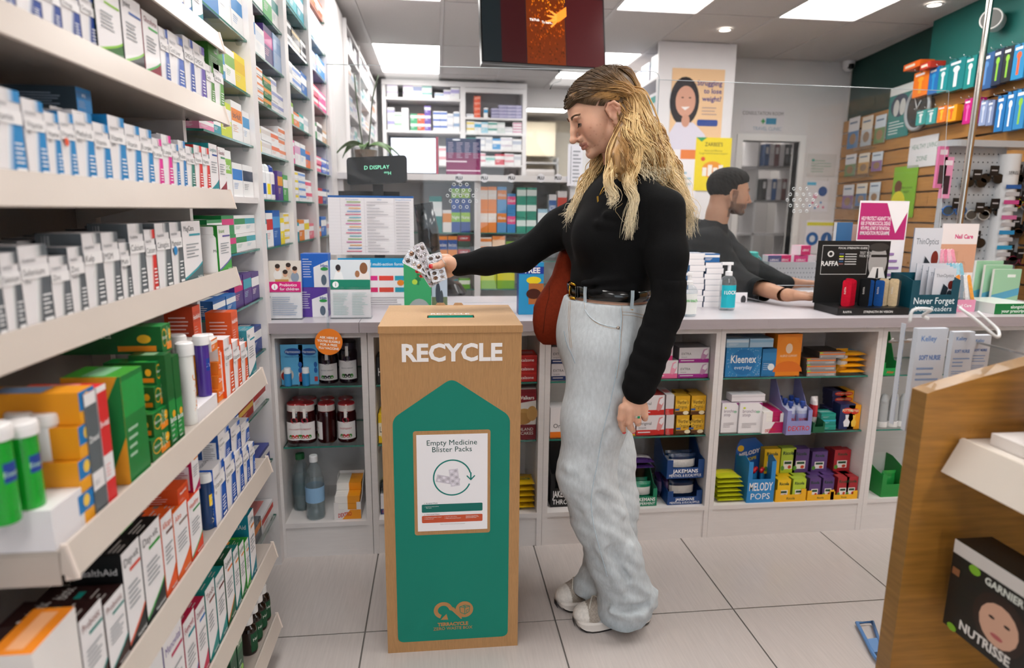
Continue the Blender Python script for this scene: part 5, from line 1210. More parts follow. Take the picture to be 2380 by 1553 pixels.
def bero(w, d, h): 
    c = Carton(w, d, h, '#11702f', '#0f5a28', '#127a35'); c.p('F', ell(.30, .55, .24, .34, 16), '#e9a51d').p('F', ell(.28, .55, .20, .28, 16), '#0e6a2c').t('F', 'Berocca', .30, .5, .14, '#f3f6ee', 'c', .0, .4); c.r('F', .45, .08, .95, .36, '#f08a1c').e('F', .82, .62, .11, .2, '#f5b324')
    for i in range(8): a = i*math.pi/4; c.p('F', [(.60, .6), (.60+.22*math.cos(a), .6+.36*math.sin(a)), (.60+.2*math.cos(a+.15), .6+.33*math.sin(a+.15))], '#d6ecc0')
    c.t('L', 'Berocca', .45, .58, .22, '#dfe9d8', 'c', .0, .4).r('L', .62, .1, .95, .3, '#e8861c').e('L', .85, .55, .06, .16, '#f0b428'); c.r('T', .08, .2, .9, .45, '#3aa33f'); return c
for i in range(4):
    X = X0-.006-(.006 if i > 1 else 0); z = ZD+i*.0405; y0, y1 = yl(356+3*i, X, z), yl(399-5*i, X, z); me = bero(y1-y0, .085, .040).build('carton', mesh_only=True)
    o = ob('carton', me, None, (X-.0425, (y0+y1)/2, z), H90); tag(o, f'small green effervescent vitamin carton, {["lowest", "second", "third", "topmost"][i]} of four stacked', 'carton', 'stack of green vitamin cartons')
for i, (a, b) in enumerate(((401, 416), (417, 431))): rk('D', a, b, 822+4*i, 'tall slim green effervescent vitamin carton', d_band, '#0f5f2a', '#138a3c', 'Berocca', side='#0e5526', v0=.08, v1=.5, fs=.06, blob='#e9a51d', d=.06)
lz = ZD+.166
o = ob('carton', (lambda c: c.build('carton', mesh_only=True))(bero(.042, .20, .050)), None, (X0-.118, yl(392, X0-.02, lz)-.01, lz), H90); tag(o, 'long green vitamin carton laid across the top of the stacks', 'carton')
for i, (px, tp, xx, col, tcol, nm, lab) in enumerate([(443, 795, .020, '#eceae6', '#e9861c', 'Vitamin C', None), (456, 800, .048, '#f0931e', '#fff3e0', 'Vitamin C', '#1b4fa0'), (428, 778, .060, '#e9e7e6', '#e9861c', 'Vitamin C', None)]):
    tubeset('D', X0-xx, px, tp, ZD, .0148, col, '#ebe8e7', nm, ['white vitamin C tube with orange lettering', 'orange vitamin C tube with blue badge', 'white vitamin C tube standing furthest back'][i], tcol, lab)
tr = MB(); y0, y1 = yl(462, X0-.004, ZD), yl(506, X0-.004, ZD); tr.box(X0-.08, X0-.004, y0, y1, 0, .030, '#e9e5e8', 'card'); o = tr.build('display_tray', None, (0, 0, ZD)); tag(o, 'small white card tray under two purple tubes on left rack', 'tray')
for px, tp, xx, n_ in ((477, 778, .022, 'nearer'), (487, 776, .052, 'further')): tubeset('D', X0-xx, px, tp, ZD+.0305, .0142, '#4a2f8f', '#ebe8e7', 'Zinc', f'purple vitamin C and zinc tube, {n_} of two on small tray', '#efeaf8', '#1b3f9a', False)
for i in range(4):
    z = ZD+i*.030; X = X0-.01; y0, y1 = yl(508, X, z), yl(526, X, z); me = d_band(y1-y0, .09, .0295, '#f08227', '#ee6f1a', 'Zincovit', '#fff', side='#e9e2dc' if i == 3 else '#ea7c22', v0=.3, v1=.9, fs=.3, lines=False).build('carton', mesh_only=True)
    o = ob('carton', me, None, (X-.045, (y0+y1)/2, z), H90); tag(o, f'small orange zinc carton, {["lowest", "second", "third", "topmost"][i]} of its stack', 'carton', 'stack of orange zinc cartons')
for a, b, t in ((528, 545, 785), (547, 562, 792), (564, 578, 798)): rk('D', a, b, t, 'white and orange vitamin C carton', d_wedge, '#ea5a1c', 'Vitamin', 'C', side='#e2551b')
rk('D', 580, 597, 764, 'teal and white carton at the far end', d_swoosh, '#14808c', 'Eye', '#1f98a8', '#148090')
lying('D', 0, 556, ZD+.0925, .050, .085, .06, 'orange carton with nutrition table standing on the row', d_band, '#e2571d', '#d94f18', 'HealthAid', '#fff', side='#d5501a', lines=True, back=.015)
lying('D', 0, 470, ZD+.128, .045, .085, .06, 'orange red carton standing behind the purple tubes', d_band, '#d64a1e', '#c8421a', 'HealthAid', '#fff', side='#b53a18', back=.05)
lying('D', 0, 506, ZD+.122, .038, .026, .12, 'white and orange carton laid flat on the orange stack', d_band, '#ec7a24', '#f1e9e2', '', side='#eae3de', top='#efe9e6', back=.0)
# ---- sixth shelf
ZE = TOPZ['E']+.0005
rk('E', 112, 206, 1462, 'white and orange multivitamin carton nearest the viewer', d_band, '#efe9e6', '#f0941f', 'Pharmaton', '#23305e', side='#e9e2dd', top='#f08a20', v0=.0, v1=.22, fs=.10, foot='#d9452a', d=.05)
for a, b, t in ((208, 257, 1418), (260, 303, 1382)): rk('E', a, b, t, 'white carton with dark brown side and teal bar', d_swoosh, '#3a1a18', 'Probiotic', '#13877e', '#2b1312', '#138a84', '#7d3a34', d=.10)
for i, (a, b, bk) in enumerate([(205, 255, .102), (256, 300, .102), (208, 254, .204), (256, 298, .204)]): rk('E', a, b, 1400-i*8, 'dark brown carton in the back rows', d_swoosh, '#3a1a18', 'Probiotic', '#13877e', '#2b1312', back=bk, d=.10)
rk('E', 305, 344, 1268, 'tall black and white multivitamin carton with red bar', d_swoosh, '#20242a', 'Day-vit', '#d8402a', '#101113', '#e0562c', '#1b1c20', d=.075); rk('E', 346, 388, 1222, 'tall black and white multivitamin carton with green bar', d_swoosh, '#20242a', 'Day-vit', '#2f9a3a', '#101113', '#3a9a48', '#1b1c20', d=.075)
rk('E', 290, 330, 1240, 'black carton behind the red barred one', d_swoosh, '#20242a', 'Day-vit', '#d8402a', '#101113', back=.08, d=.07); rk('E', 334, 374, 1205, 'black carton behind the green barred one', d_swoosh, '#20242a', 'Day-vit', '#2f9a3a', '#101113', back=.08, d=.07)
rk('E', 390, 414, 1195, 'white carton with orange side and red name', d_swoosh, '#e8561c', 'Allicaps', '#6b4a44', '#e2571d', '#e2571d', '#e2571d', d=.09); rk('E', 416, 446, 1178, 'white carton with broad orange side', d_swoosh, '#e8641c', 'Alto', '#8a7a72', '#e8681f', '#e2571d', '#e2571d', d=.09); rk('E', 448, 474, 1152, 'white and red carton with green swoosh', d_swoosh, '#e2401c', 'Healthy', '#2f8f4a', '#e64a1c', '#2f9a58', '#e2401c', d=.09)
lying('E', 0, 440, ZE+.118, .05, .045, .11, 'flat orange carton with tan panel laid on top', d_band, '#e2501c', '#d8471a', 'HealthAid', '#fff', side='#dd521f', back=.0); lying('E', 0, 466, ZE+.118, .036, .09, .05, 'white carton with magenta side standing on the row', d_swoosh, '#b81a5a', 'Beauty', '#e68a2a', '#b3124e')
for px, xx, n_ in ((484, .020, 'nearer'), (494, .050, 'further')): tubeset('E', X0-xx, px, 1098 if xx < .03 else 1080, ZE, .0135, '#173a6a' if xx < .03 else '#e6e3e0', '#e9e7e5', 'Max D3', f'navy and yellow sun vitamin tube, {n_} of two' if xx < .03 else 'white vitamin tube with barcode beside the navy one', '#f3e9b8', '#f2c92a')
VD = '#1257b8'
for i, (a, b, t) in enumerate([(504, 528, 1078), (530, 550, 1060), (552, 567, 1048), (569, 581, 1040), (583, 594, 1032)]): rk('E', a, b, t, 'royal blue and white vitamin D carton', d_wedge, VD, 'Vitamin', 'D' if i == 0 else 'D3', side=VD)
for i, (a, b, t, zb) in enumerate([(512, 536, 1000, .104), (540, 560, 985, .100), (562, 580, 980, .098), (520, 540, 1010, .0)]):
    if zb: rk('E', a, b, t, 'blue vitamin carton on top of the row', d_wedge, VD, 'Vitamin', 'D', side='#1a4f9a', z=ZE+zb, back=.004)
# ---- seventh shelf
ZF = TOPZ['F']+.0005
rk('F', 342, 398, 1500, 'sky blue and white carton at the frame edge', d_band, '#1a8ac6', '#eceaec', '', side='#1a86c0', d=.08); rk('F', 400, 440, 1466, 'white carton with purple side and name', d_swoosh, '#b3246a', 'Menovital', '#c2265a', '#4a2486', None, '#5a2f96', d=.08)
rk('F', 442, 466, 1432, 'white and pink carton with teal bar', d_swoosh, '#b81a4a', 'Femovit', '#1f98a8', '#b3123f', '#2f7ac0', '#b81a4a', d=.08); rk('F', 468, 488, 1402, 'white carton with crimson side and blue dot', d_swoosh, '#c21a4a', 'Osteocare', '#2a72c0', '#b31642', None, '#7a2450', d=.08)
rk('F', 490, 510, 1358, 'white carton with teal side and brown bar', d_swoosh, '#0f8a86', 'Tendo', '#8a4a42', '#0f7f78', None, '#7a3a34', d=.08); rk('F', 512, 530, 1330, 'tall white and teal liver care carton', d_swoosh, '#0d8a88', 'Livercare', '#6b2f2a', '#0c7f7c', None, '#0d8a88', d=.08); rk('F', 532, 549, 1288, 'white carton with dark green side and orange bar', d_swoosh, '#1a5f3a', 'Carbosin', '#e2762a', '#0f4a30', '#e8862a', '#1a4f36', d=.08)
X = FX['F']-.03; Yp = yl(552, X, ZF); put_multi('supplement_pot', multi(('pot', 2), lambda: whitepot(.022, .1, 'Lecithin', stripe='#19907f')), ('pot', 'cap', 'label'), (X-.03, Yp, ZF), H90, 'white supplement pot standing behind teal cartons on left rack', 'pot')
for a, b, t, c1, n_ in ((551, 562, 1275, '#13807c', 'teal and white'), (564, 574, 1262, '#157a38', 'white and orange green-edged'), (576, 584, 1255, '#34a32c', 'bright green'), (586, 598, 1190, '#0f7f92', 'tall teal and white')): rk('F', a, b, t, f'{n_} supplement carton', d_swoosh, c1, 'Lecithin', '#e8862a', c1)
# ---- lowest shelf
ZG = TOPZ['G']+.0005
for i, px in enumerate((580, 592, 603, 612)):
    X = FX['G']-.03; Yp = yl(px, X, ZG); put_multi('herb_bottle', multi(('hb', 1), lambda: medbottle(.0215, .105, '#1f120c', '#ece9e6', 'Herbal', '#124a2c')), ('bottle', 'cap', 'label'), (X, Yp, ZG), H90, f'brown herbal bottle with green label, {ORD[i+1]} of four on left rack lowest shelf', 'bottle', 'herbal bottles')
for a, b in ((545, 558), (560, 571)): rk('G', a, b, 1440, 'dark green herbal carton with lime leaf', d_band, '#0f4a2c', '#1c6b3c', 'Herbal', '#e9e7dc', side='#0c3f26', blob='#8cc63f', d=.06)
# ---- top shelf, seen from below
for i, (a, b, c1) in enumerate([(405, 428, '#1f4f9a'), (430, 447, '#e8e4e6'), (449, 474, '#14808c')]): rk('0', a, b, -60, ['white and navy carton', 'white small print carton', 'white and turquoise swoosh carton'][i], d_swoosh, c1 if i != 1 else '#3a6ab0', 'Omega', '#2a72c0', c1)
# ================================================================ goods in the counter bays
BN = ['far left', 'second', 'middle', 'fourth', 'far right']
def clab(b, lev, desc): k = (b, lev); CNT[k] = CNT.get(k, 0)+1; return f"{desc}, {ORD[CNT[k]]} on {BN[b]} bay {lev} shelf"
LZ = {'top': ZG1+.0005, 'middle': ZG2+.0005, 'bottom': ZB+.0005}
def fitx(b, x0, x1):
    w = x1-x0-.001; lo, hi = BAYS[b][0]+.004, BAYS[b][1]-.004; xc = (x0+x1)/2
    w = min(w, hi-lo); return max(min(xc, hi-w/2), lo+w/2), w
def cb(b, lev, pl, pr, tp, desc, fn, *a, dy=.045, d=.07, zoff=0., cat='carton', rz=0., nm=None, hh=None, **kw):
    Y = CY+dy; Z = LZ[lev]+zoff; xc, w = fitx(b, xl(pl, Y, Z), xl(pr, Y, Z)); h = min(hh or max(.012, zl(tp, xc, Y)-Z), LZ[lev]+{'top': .18, 'middle': .219, 'bottom': .278}[lev]-Z); d = min(d, .334-dy)
    me = fn(w, d, h, *a, **kw).build('carton', mesh_only=True)
    o = ob(nm or ('remedy_carton' if cat == 'carton' else cat), me, None, (xc, Y+d/2, Z), rz); tag(o, clab(b, lev, desc), cat, f'goods in the {BN[b]} counter bay'); o['_h'] = h; return o
def stackcb(b, lev, pl, pr, tp, n, desc, fn, *a, dy=.045, d=.07, **kw):
    Y = CY+dy; Z = LZ[lev]; xc, w = fitx(b, xl(pl, Y, Z), xl(pr, Y, Z)); h = (zl(tp, xc, Y)-Z)/n
    me = fn(w, d, h-.0006, *a, **kw).build('carton', mesh_only=True)
    for i in range(n):
        o = ob('remedy_carton', me, None, (xc, Y+d/2, Z+i*h)); tag(o, f"{desc}, {['lowest', 'second', 'third', 'fourth', 'fifth', 'sixth'][i] if i < n-1 else 'topmost'} of {n} stacked in {BN[b]} counter bay", 'carton', f'goods in the {BN[b]} counter bay')
def pillow(w, d, h, col, band=None, name='', tc='#fff', upright=True, blob=None):
    """soft sealed bag: upright w x h (thickness d) or flat w x d (thickness h)"""
    m = MB(); n, k = 13, 9; T = (d if upright else h)/2; A, B = w, (h if upright else d)
    for sgn in (1, -1):
        vs = []; cs = []
        for i in range(n):
            for j in range(k):
                u, v = i/(n-1), j/(k-1); e = (math.sin(math.pi*u)*math.sin(math.pi*v))**.45; wr = .05*math.sin(23*u+7*v)*math.sin(17*v+3*u)*e
                t = sgn*T*(e+wr)*(.96 if sgn > 0 else .9); x = (u-.5)*A*(1-.03*math.sin(math.pi*v)); y = v*B
                vs.append((x, -t+T*.0, y) if upright else (x, (v-.5)*B, T+t))
        for i in range(n-1):
            for j in range(k-1):
                q = (i*k+j, (i+1)*k+j, (i+1)*k+j+1, i*k+j+1); v = (j+.5)/(k-1); u = (i+.5)/(n-1)
                c = band if band and .35 < v < .7 else col
                if blob and .3 < u < .75 and .12 < v < .42: c = blob
                m.add([vs[z] for z in q], [(0, 1, 2, 3) if sgn > 0 else (3, 2, 1, 0)], c, 'film', True)
    if name:
        if upright: m.text(name, (0, -T*1.06, B*.46), (1, 0, 0), (0, 0, 1), B*.13, tc, 'c', .01, 'film', w*.8)
        else: m.text(name, (0, -B*.3, 2*T*1.02), (1, 0, 0), (0, 1, 0), B*.2, tc, 'c', .01, 'film', w*.8)
    return m
def tray(w, d, h, col, name='', tc='#fff', lip=.30, inner='#6b5a45', slope=True, sub='', back=1.):
    m = MB(); t = .0016; f = h*lip
    m.box(-w/2, w/2, -d/2, d/2, 0, t, col); m.box(-w/2, w/2, d/2-t, d/2, t, h*back, inner if inner else col)
    m.box(-w/2, w/2, -d/2, -d/2+t, t, f, col)
    for s in (-1, 1):
        x = s*(w/2-t/2); pr = [(-d/2+t, t), (d/2-t, t), (d/2-t, h), (d/2-.25*d, h), (-d/2+.30*d, f*1.9 if slope else h), (-d/2+t, f*1.75)]
        m.prism([(a, b) for a, b in pr], (s*-t*.0+t, 0, 0), (x-t/2, 0, 0), (0, 1, 0), (0, 0, 1), col)
        m.box(min(s*w/2, s*(w/2-w*.16)), max(s*w/2, s*(w/2-w*.16)), -d/2, -d/2+t, f, f*1.75, col)
    if name: m.text(name, (0, -d/2-.0003, f*(.52 if sub else .3)), (1, 0, 0), (0, 0, 1), f*.34, tc, 'c', .012, 'card', w*.86)
    if sub: m.text(sub, (0, -d/2-.0003, f*.14), (1, 0, 0), (0, 0, 1), f*.26, tc, 'c', .0, 'card', w*.86)
    return m
def jar(b, lev, px, tp, bot, wpx, kind, desc, dy=.06):
    Y = CY+dy+.03; Z = LZ[lev]; r = (xl(px+wpx/2, Y, Z)-xl(px-wpx/2, Y, Z))/2; xc = fitx(b, xl(px, Y, Z)-r-.001, xl(px, Y, Z)+r+.001)[0]; h = zl(tp, xc, Y-r*.5)-Z
    K = {'black': ('#180a14', '#15151a', '#e9e6e4', 'BLACKCURRANT', '#2a2330', '#3a2a44', '#221a2a'), 'straw': ('#2a0507', '#a31f26', '#efeae8', 'STRAWBERRY', '#d9cfc9', '#a8222c', '#d12a2a'), 'rasp': ('#2a0508', '#a31f26', '#efeae8', 'RASPBERRY', '#d9cfc9', '#b3243a', '#cc2038')}[kind]
    o = put_multi('jam_jar', multi(('jar', kind, round(r, 3), round(h, 3)), lambda: d_jar(r, h, K[0], K[1], K[2], K[3], K[4], K[5], K[6])), ('glass_jar', 'lid', 'label'), (xc, Y, Z), 0, clab(b, lev, desc), 'jar', 'jam jars in the far left bay'); return o
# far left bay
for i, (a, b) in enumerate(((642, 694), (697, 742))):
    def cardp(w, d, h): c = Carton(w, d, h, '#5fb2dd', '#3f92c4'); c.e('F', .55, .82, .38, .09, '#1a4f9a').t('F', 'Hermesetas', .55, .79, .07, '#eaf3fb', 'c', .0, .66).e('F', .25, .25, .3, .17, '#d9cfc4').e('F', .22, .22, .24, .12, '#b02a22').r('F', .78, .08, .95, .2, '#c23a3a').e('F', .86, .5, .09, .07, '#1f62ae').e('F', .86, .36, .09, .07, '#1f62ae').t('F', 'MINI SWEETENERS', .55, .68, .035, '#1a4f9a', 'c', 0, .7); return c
    o = cb(0, 'top', a, b, 801, 'pale blue sweetener blister card', cardp, d=.004, dy=.055, cat='blister card', nm='blister_card')
    Yp = CY+.04; xp = xl((670, 712)[i], Yp, ZG1); m = MB(); m.lathe([(.013, 0), (.0135, .003), (.0135, .045), (.012, .047), (.0125, .048), (.0125, .066), (.011, .068)], 20, '#2f86bc', 'plastic', cols=['#2a6f9e', '#2f86bc', '#2f86bc', '#e9edf0', '#eef0f2', '#eef0f2']); m.build('dispenser', o, (xp-o.location[0], Yp-o.location[1], .0005))
jar(0, 'top', 765, 806, 888, 46, 'black', 'blackcurrant jam jar partly behind the orange sign'); jar(0, 'top', 811, 793, 888, 43, 'black', 'blackcurrant jam jar with black lid')
for px, kd in ((669, 'straw'), (715, 'rasp'), (762, 'straw'), (808, 'rasp')): o = jar(0, 'middle', px, 938, 1028, 44, kd, 'jam jar with red lid in the front row')
o = [q for q in bpy.data.objects if q.name.startswith('jam_jar')][-2]; o.rotation_euler[2] = -1.5
for px in (681, 723, 764, 806): jar(0, 'middle', px, 926, 1000, 38, 'rasp', 'jam jar with red lid in the back row', dy=.15)
def water(r, h, capc, lab):
    pr = [(r*.9, 0), (r, .01), (r*.97, h*.2), (r, h*.25), (r*.96, h*.42), (r, h*.5), (r*.97, h*.62), (r*.7, h*.78), (r*.36, h*.88), (r*.36, h*.9)]
    b = MB(); b.lathe(pr, 24, '#c9d6da', 'clear_plastic'); k = MB(); k.lathe([(r*.42, h*.90), (r*.44, h*.905), (r*.44, h*.985), (r*.4, h)], 18, capc, 'plastic')
    L = MB(); L.lathe([(r*1.005, h*.28), (r*1.005, h*.52)], 24, lab, 'clear_plastic' if lab == '#9fc0c4' else 'paper', caps=False); w_ = MB(); w_.lathe([(r*.85, .004), (r*.93, .012), (r*.9, h*.6), (.001, h*.6)], 20, '#b9cfd4', 'clear_plastic'); return b, k, L, w_
for i, (px, tp, wp, cp, lb, dy) in enumerate([(668, 1054, 36, '#1d6b3a', '#9fc0c4', .13), (706, 1053, 36, '#1d6b3a', '#9fc0c4', .13), (735, 1058, 44, '#e4e6e8', '#8fb8dc', .05)]):
    Y = CY+dy; Z = LZ['bottom']; r = (xl(px+wp/2, Y, Z)-xl(px-wp/2, Y, Z))/2; xc = fitx(0, xl(px, Y, Z)-r, xl(px, Y, Z)+r)[0]; put_multi('water_bottle', multi(('wat', i), lambda: water(r, zl(tp, xc, Y)-Z, cp, lb)), ('bottle', 'cap', 'label', 'water'), (xc, Y, Z), 0, ['clear water bottle with green cap at the far left', 'clear water bottle with green cap in the middle', 'clear water bottle with white cap and blue label'][i], 'water bottle', 'water bottles in the far left bay')
def dex(w, d, h, c1='#f09a1c', c2='#e9e4e2', rows=8, nm='DEXTRO', fl=.3):
    m = tray(w, d, h, c2, '', lip=fl, inner='#e9e4e2'); m.text(nm, (-w*.1, -d/2-.0008, h*.1), (1, 0, .15), (0, 0, 1), h*.12, '#d02a22', 'c', .02, 'card', w*.5); m.add([(-w*.2, -d/2-.0005, .002), (w/2, -d/2-.0005, .002), (w/2, -d/2-.0005, h*fl), (w*.1, -d/2-.0005, h*fl)], [(0, 1, 2, 3)], c1)
    for j in range(4):
        for i in range(rows):
            y0 = -d/2+.006+i*(d-.012)/rows; z0 = .004+j*(h*.9)/4
            if z0 > h*fl*1.7+ (h*.62)*(i/rows): continue
            m.box(-w/2+.004, w*.0, y0, y0+(d-.012)/rows-.001, z0, z0+h*.9/4-.001, '#f3efe9'); m.box(w*.0, w/2-.004, y0, y0+(d-.012)/rows-.001, z0, z0+h*.9/4-.001, c1)
    return m
cb(0, 'bottom', 777, 840, 1132, 'white and orange tray of glucose sticks', dex, d=.16, dy=.015, cat='tray')
sg = empty('round_sign', aY(764, 795, CY-.036)); tag(sg, 'round orange sign hanging from the counter edge', 'sign'); m = MB(); R_ = .047; m.prism(ell(0, 0, R_, R_, 40), (0, .002, 0), (0, 0, 0), (1, 0, 0), (0, 0, 1), '#ef8019', 'card'); m.build('disc', sg)
m = MB()
for i, t in enumerate(('ASK HERE IF', 'YOU\'RE ELIGIBLE', 'FOR A FREE', 'FLU VACCINE')): m.text(t, (0, -.0006, .011-i*.0125), (1, 0, -.10), (0, 0, 1), .0078, '#fff4e6', 'c', .03, 'card', .078)
m.build('lettering', sg); m = MB(); m.box(-.004, .004, .0022, .0045, -.02, .11, '#e8eef0', 'clear_plastic'); m.build('clear_stem', sg)
# second bay, either side of the cardboard box
cb(1, 'top', 860, 905, 830, 'black carton with white letters', d_band, '#17181b', '#1d1e22', 'HALLS', '#e9e9ea', fs=.3, v0=.2, v1=.7, d=.1, lines=False); cb(1, 'middle', 864, 912, 963, 'yellow lozenge carton', d_band, '#f0c81c', '#f5ead0', 'LOCKETS', '#2a2a26', fs=.2, v0=.25, v1=.7, d=.1); o = cb(1, 'bottom', 868, 915, 1150, 'white and navy lozenge carton', d_band, '#e6e3e6', '#1f2f6a', 'FISHERMAN\'S', '#b32a2a', fs=.14, v0=.0, v1=.28, d=.1); cb(1, 'bottom', 868, 912, 1112, 'black and lime snack bag on a carton', pillow, '#23252a', '#9fc02a', d=.09, zoff=o['_h']+.0005, dy=.045, cat='snack bag', nm='snack_bag', upright=False)
stackcb(1, 'top', 1196, 1252, 826, 3, 'red throat lozenge carton', d_band, '#c8241f', '#b51d1a', 'Vocalzone', '#f4ecea', fs=.34, v0=.1, v1=.85, d=.1, lines=False, dy=.035)
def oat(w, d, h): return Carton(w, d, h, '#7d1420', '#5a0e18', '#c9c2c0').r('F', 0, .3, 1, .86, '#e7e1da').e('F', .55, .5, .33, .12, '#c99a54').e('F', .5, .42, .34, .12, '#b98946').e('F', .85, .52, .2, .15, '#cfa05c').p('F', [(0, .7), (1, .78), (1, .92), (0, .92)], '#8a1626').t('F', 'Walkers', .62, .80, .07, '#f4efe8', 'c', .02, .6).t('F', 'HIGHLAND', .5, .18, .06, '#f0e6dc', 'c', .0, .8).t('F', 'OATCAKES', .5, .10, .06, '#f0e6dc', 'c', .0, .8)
cb(1, 'middle', 1192, 1254, 905, 'dark red and white oatcakes carton', oat, d=.07, dy=.035)
for i in range(5): cb(1, 'bottom', 1190, 1250+(i % 2)*3, 1176-22*i, 'yellow sweet bag lying in a pile', pillow, '#eebf1b', '#d9a512', d=.10, zoff=i*.024, hh=.024-.0006, dy=.03, cat='sweet bag', nm='sweet_bag', upright=False, name='Ricola' if i == 4 else '', tc='#1d6b3a')
# middle bay
def strep(w, d, h, c1, base='#dedadd', side='#8a8688', nm='EXTRA'): 
    c = Carton(w, d, h, base, side, side).r('F', 0, 0, 1, .26, c1).t('F', nm, .08, .52, .15, '#3c3a40', 'l', .0, .45); c.p('F', [(.74, .5), (.80, .86), (.92, .92), (.97, .6), (.9, .3), (.8, .2), (.72, .28)], tint(c1, .25)).p('F', [(.80, .6), (.84, .8), (.94, .88), (.96, .62), (.9, .5)], '#efe9ee'); c.r('F', .06, .12, .5, .17, '#f3eef1').t('F', 'Strepsils', .08, .34, .08, '#77727a', 'l', .0, .4); return c
for i in range(2): cb(2, 'top', 1281, 1335, 840-40*i, 'grey throat lozenge carton stacked beside her thigh', strep, '#26396e', zoff=.065*i, hh=.065-.0006, d=.08)
cb(2, 'middle', 1278, 1335, 948, 'white carton with orange foot', d_band, '#ebe7e8', '#ebe7e8', 'Orange', '#4b4b50', fs=.14, v0=.3, v1=.5, foot='#ee7a1d', d=.08)
cb(2, 'bottom', 1279, 1340, 1030, 'black lozenge display tray', tray, '#141517', 'JAKEMANS', sub='THROAT', inner='#1d1d20', d=.14, cat='tray')
o = cb(2, 'top', 1512, 1574, 838, 'pink and white lozenge carton', strep, '#ef6f9f', '#ece5e8', '#b9b1b5', 'Cherry', d=.09); cb(2, 'top', 1518, 1563, 797, 'pink and white lozenge carton on top', strep, '#e23f86', '#e4dee2', '#a59da1', '', zoff=o['_h']+.0005, d=.09)
for i in range(2): cb(2, 'top', 1580, 1650, 838-38*i, f'grey and purple lozenge carton, {"lower" if i == 0 else "upper"} of two', strep, '#a3268a', '#d9d5d8', '#7b7779', 'EXTRA', zoff=.0605*i, hh=.0605-.0006, d=.11)
for i in range(2):
    cb(2, 'middle', 1478, 1543, 957-58*i, f'red and white lozenge carton, {"lower" if i == 0 else "upper"} of two', strep, '#cf2a26', '#e4dee0', '#8d2a28', 'Original', zoff=.0815*i, hh=.0815-.0006, d=.11); cb(2, 'middle', 1546, 1565, 957-58*i, f'narrow red carton on edge, {"lower" if i == 0 else "upper"} of two', d_band, '#d5d0d2', '#cf2a26', '', v0=0, v1=.3, zoff=.0815*i, hh=.0815-.0006, d=.11)
cb(2, 'middle', 1446, 1476, 985, 'yellow and white lozenge carton by her fingers', d_band, '#e4dfe0', '#f0c01c', '', v0=0, v1=.45, d=.1)
def werth(w, d, h): return Carton(w, d, h, '#dca61f', '#a87a22', '#c9982a').r('F', 0, .0, 1, .2, '#5a3417').e('F', .5, .58, .46, .24, '#e9bb3c').t('F', 'Werther\'s', .5, .58, .2, '#4a2a12', 'c', .01, .8).t('F', 'Original', .5, .36, .16, '#4a2a12', 'c', .0, .6).r('F', .0, .24, .3, .34, '#2b5a9a').e('F', .75, .12, .2, .1, '#efe2c0')
for i in range(2):
    for j, (a, b) in enumerate(((1570, 1606), (1608, 1644))):
        for q in range(2): cb(2, 'middle', a-2*i, b-4*i, 960-55*i+3*q, f'gold toffee carton, {"lower" if i == 0 else "upper"} {"left" if j == 0 else "right"} {"front" if q == 0 else "back"}', werth, zoff=.0785*i, hh=.0785-.0006, d=.05, dy=.045+.052*q)
def jake(b, lev, pl, pr, tp, zo, col, nm, desc, bag, dd=.16):
    global JT
    if zo is None: zo = JT+.0005
    o = cb(b, lev, pl, pr, tp, desc, tray, col, 'JAKEMANS', sub=nm, inner='#5a4a38', d=dd, zoff=zo, cat='tray', dy=.02)
    w = xl(pr, CY+.02, LZ[lev])-xl(pl, CY+.02, LZ[lev]); JT = o['_h']
    for k in range(2):
        g = ob('sweet_bag', pillow(w*.72, .03, .085, bag, '#e3dfda', '', upright=True).build('b', mesh_only=True), None, (o.location[0], o.location[1]-.035+.04*k, o.location[2]+.0022)); tag(g, clab(b, lev, f'{desc.split()[0]} sweet bag standing in its tray'), 'sweet bag', 'sweet bags in trays')
jake(2, 'bottom', 1470, 1526, 1100, 0, '#0f7a58', 'PEPPERMINT', 'green sweet display tray', '#0f7f5c'); GT = JT+.001; jake(2, 'bottom', 1562, 1642, 1112, 0, '#12407c', 'MENTHOL & EUCALYPTUS', 'blue sweet display tray below', '#12294a'); jake(2, 'bottom', 1562, 1648, 1030, None, '#12407c', 'MENTHOL & EUCALYPTUS', 'blue sweet display tray on top', '#12294a')
for i in range(2): cb(2, 'bottom', 1456, 1522, 1078-20*i, 'purple sweet bag lying on the green tray', pillow, '#3a2258', '#dcd6da', d=.09, zoff=GT+.022*i, hh=.022-.0006, cat='sweet bag', nm='sweet_bag', upright=False)
for i, (a, b) in enumerate(((1527, 1542), (1542, 1558))): cb(2, 'bottom', a, b, 1108, 'purple sweet bag stood on edge', pillow, '#33204e', '#5a4a72', d=.10, dy=.06, cat='sweet bag', nm='sweet_bag')
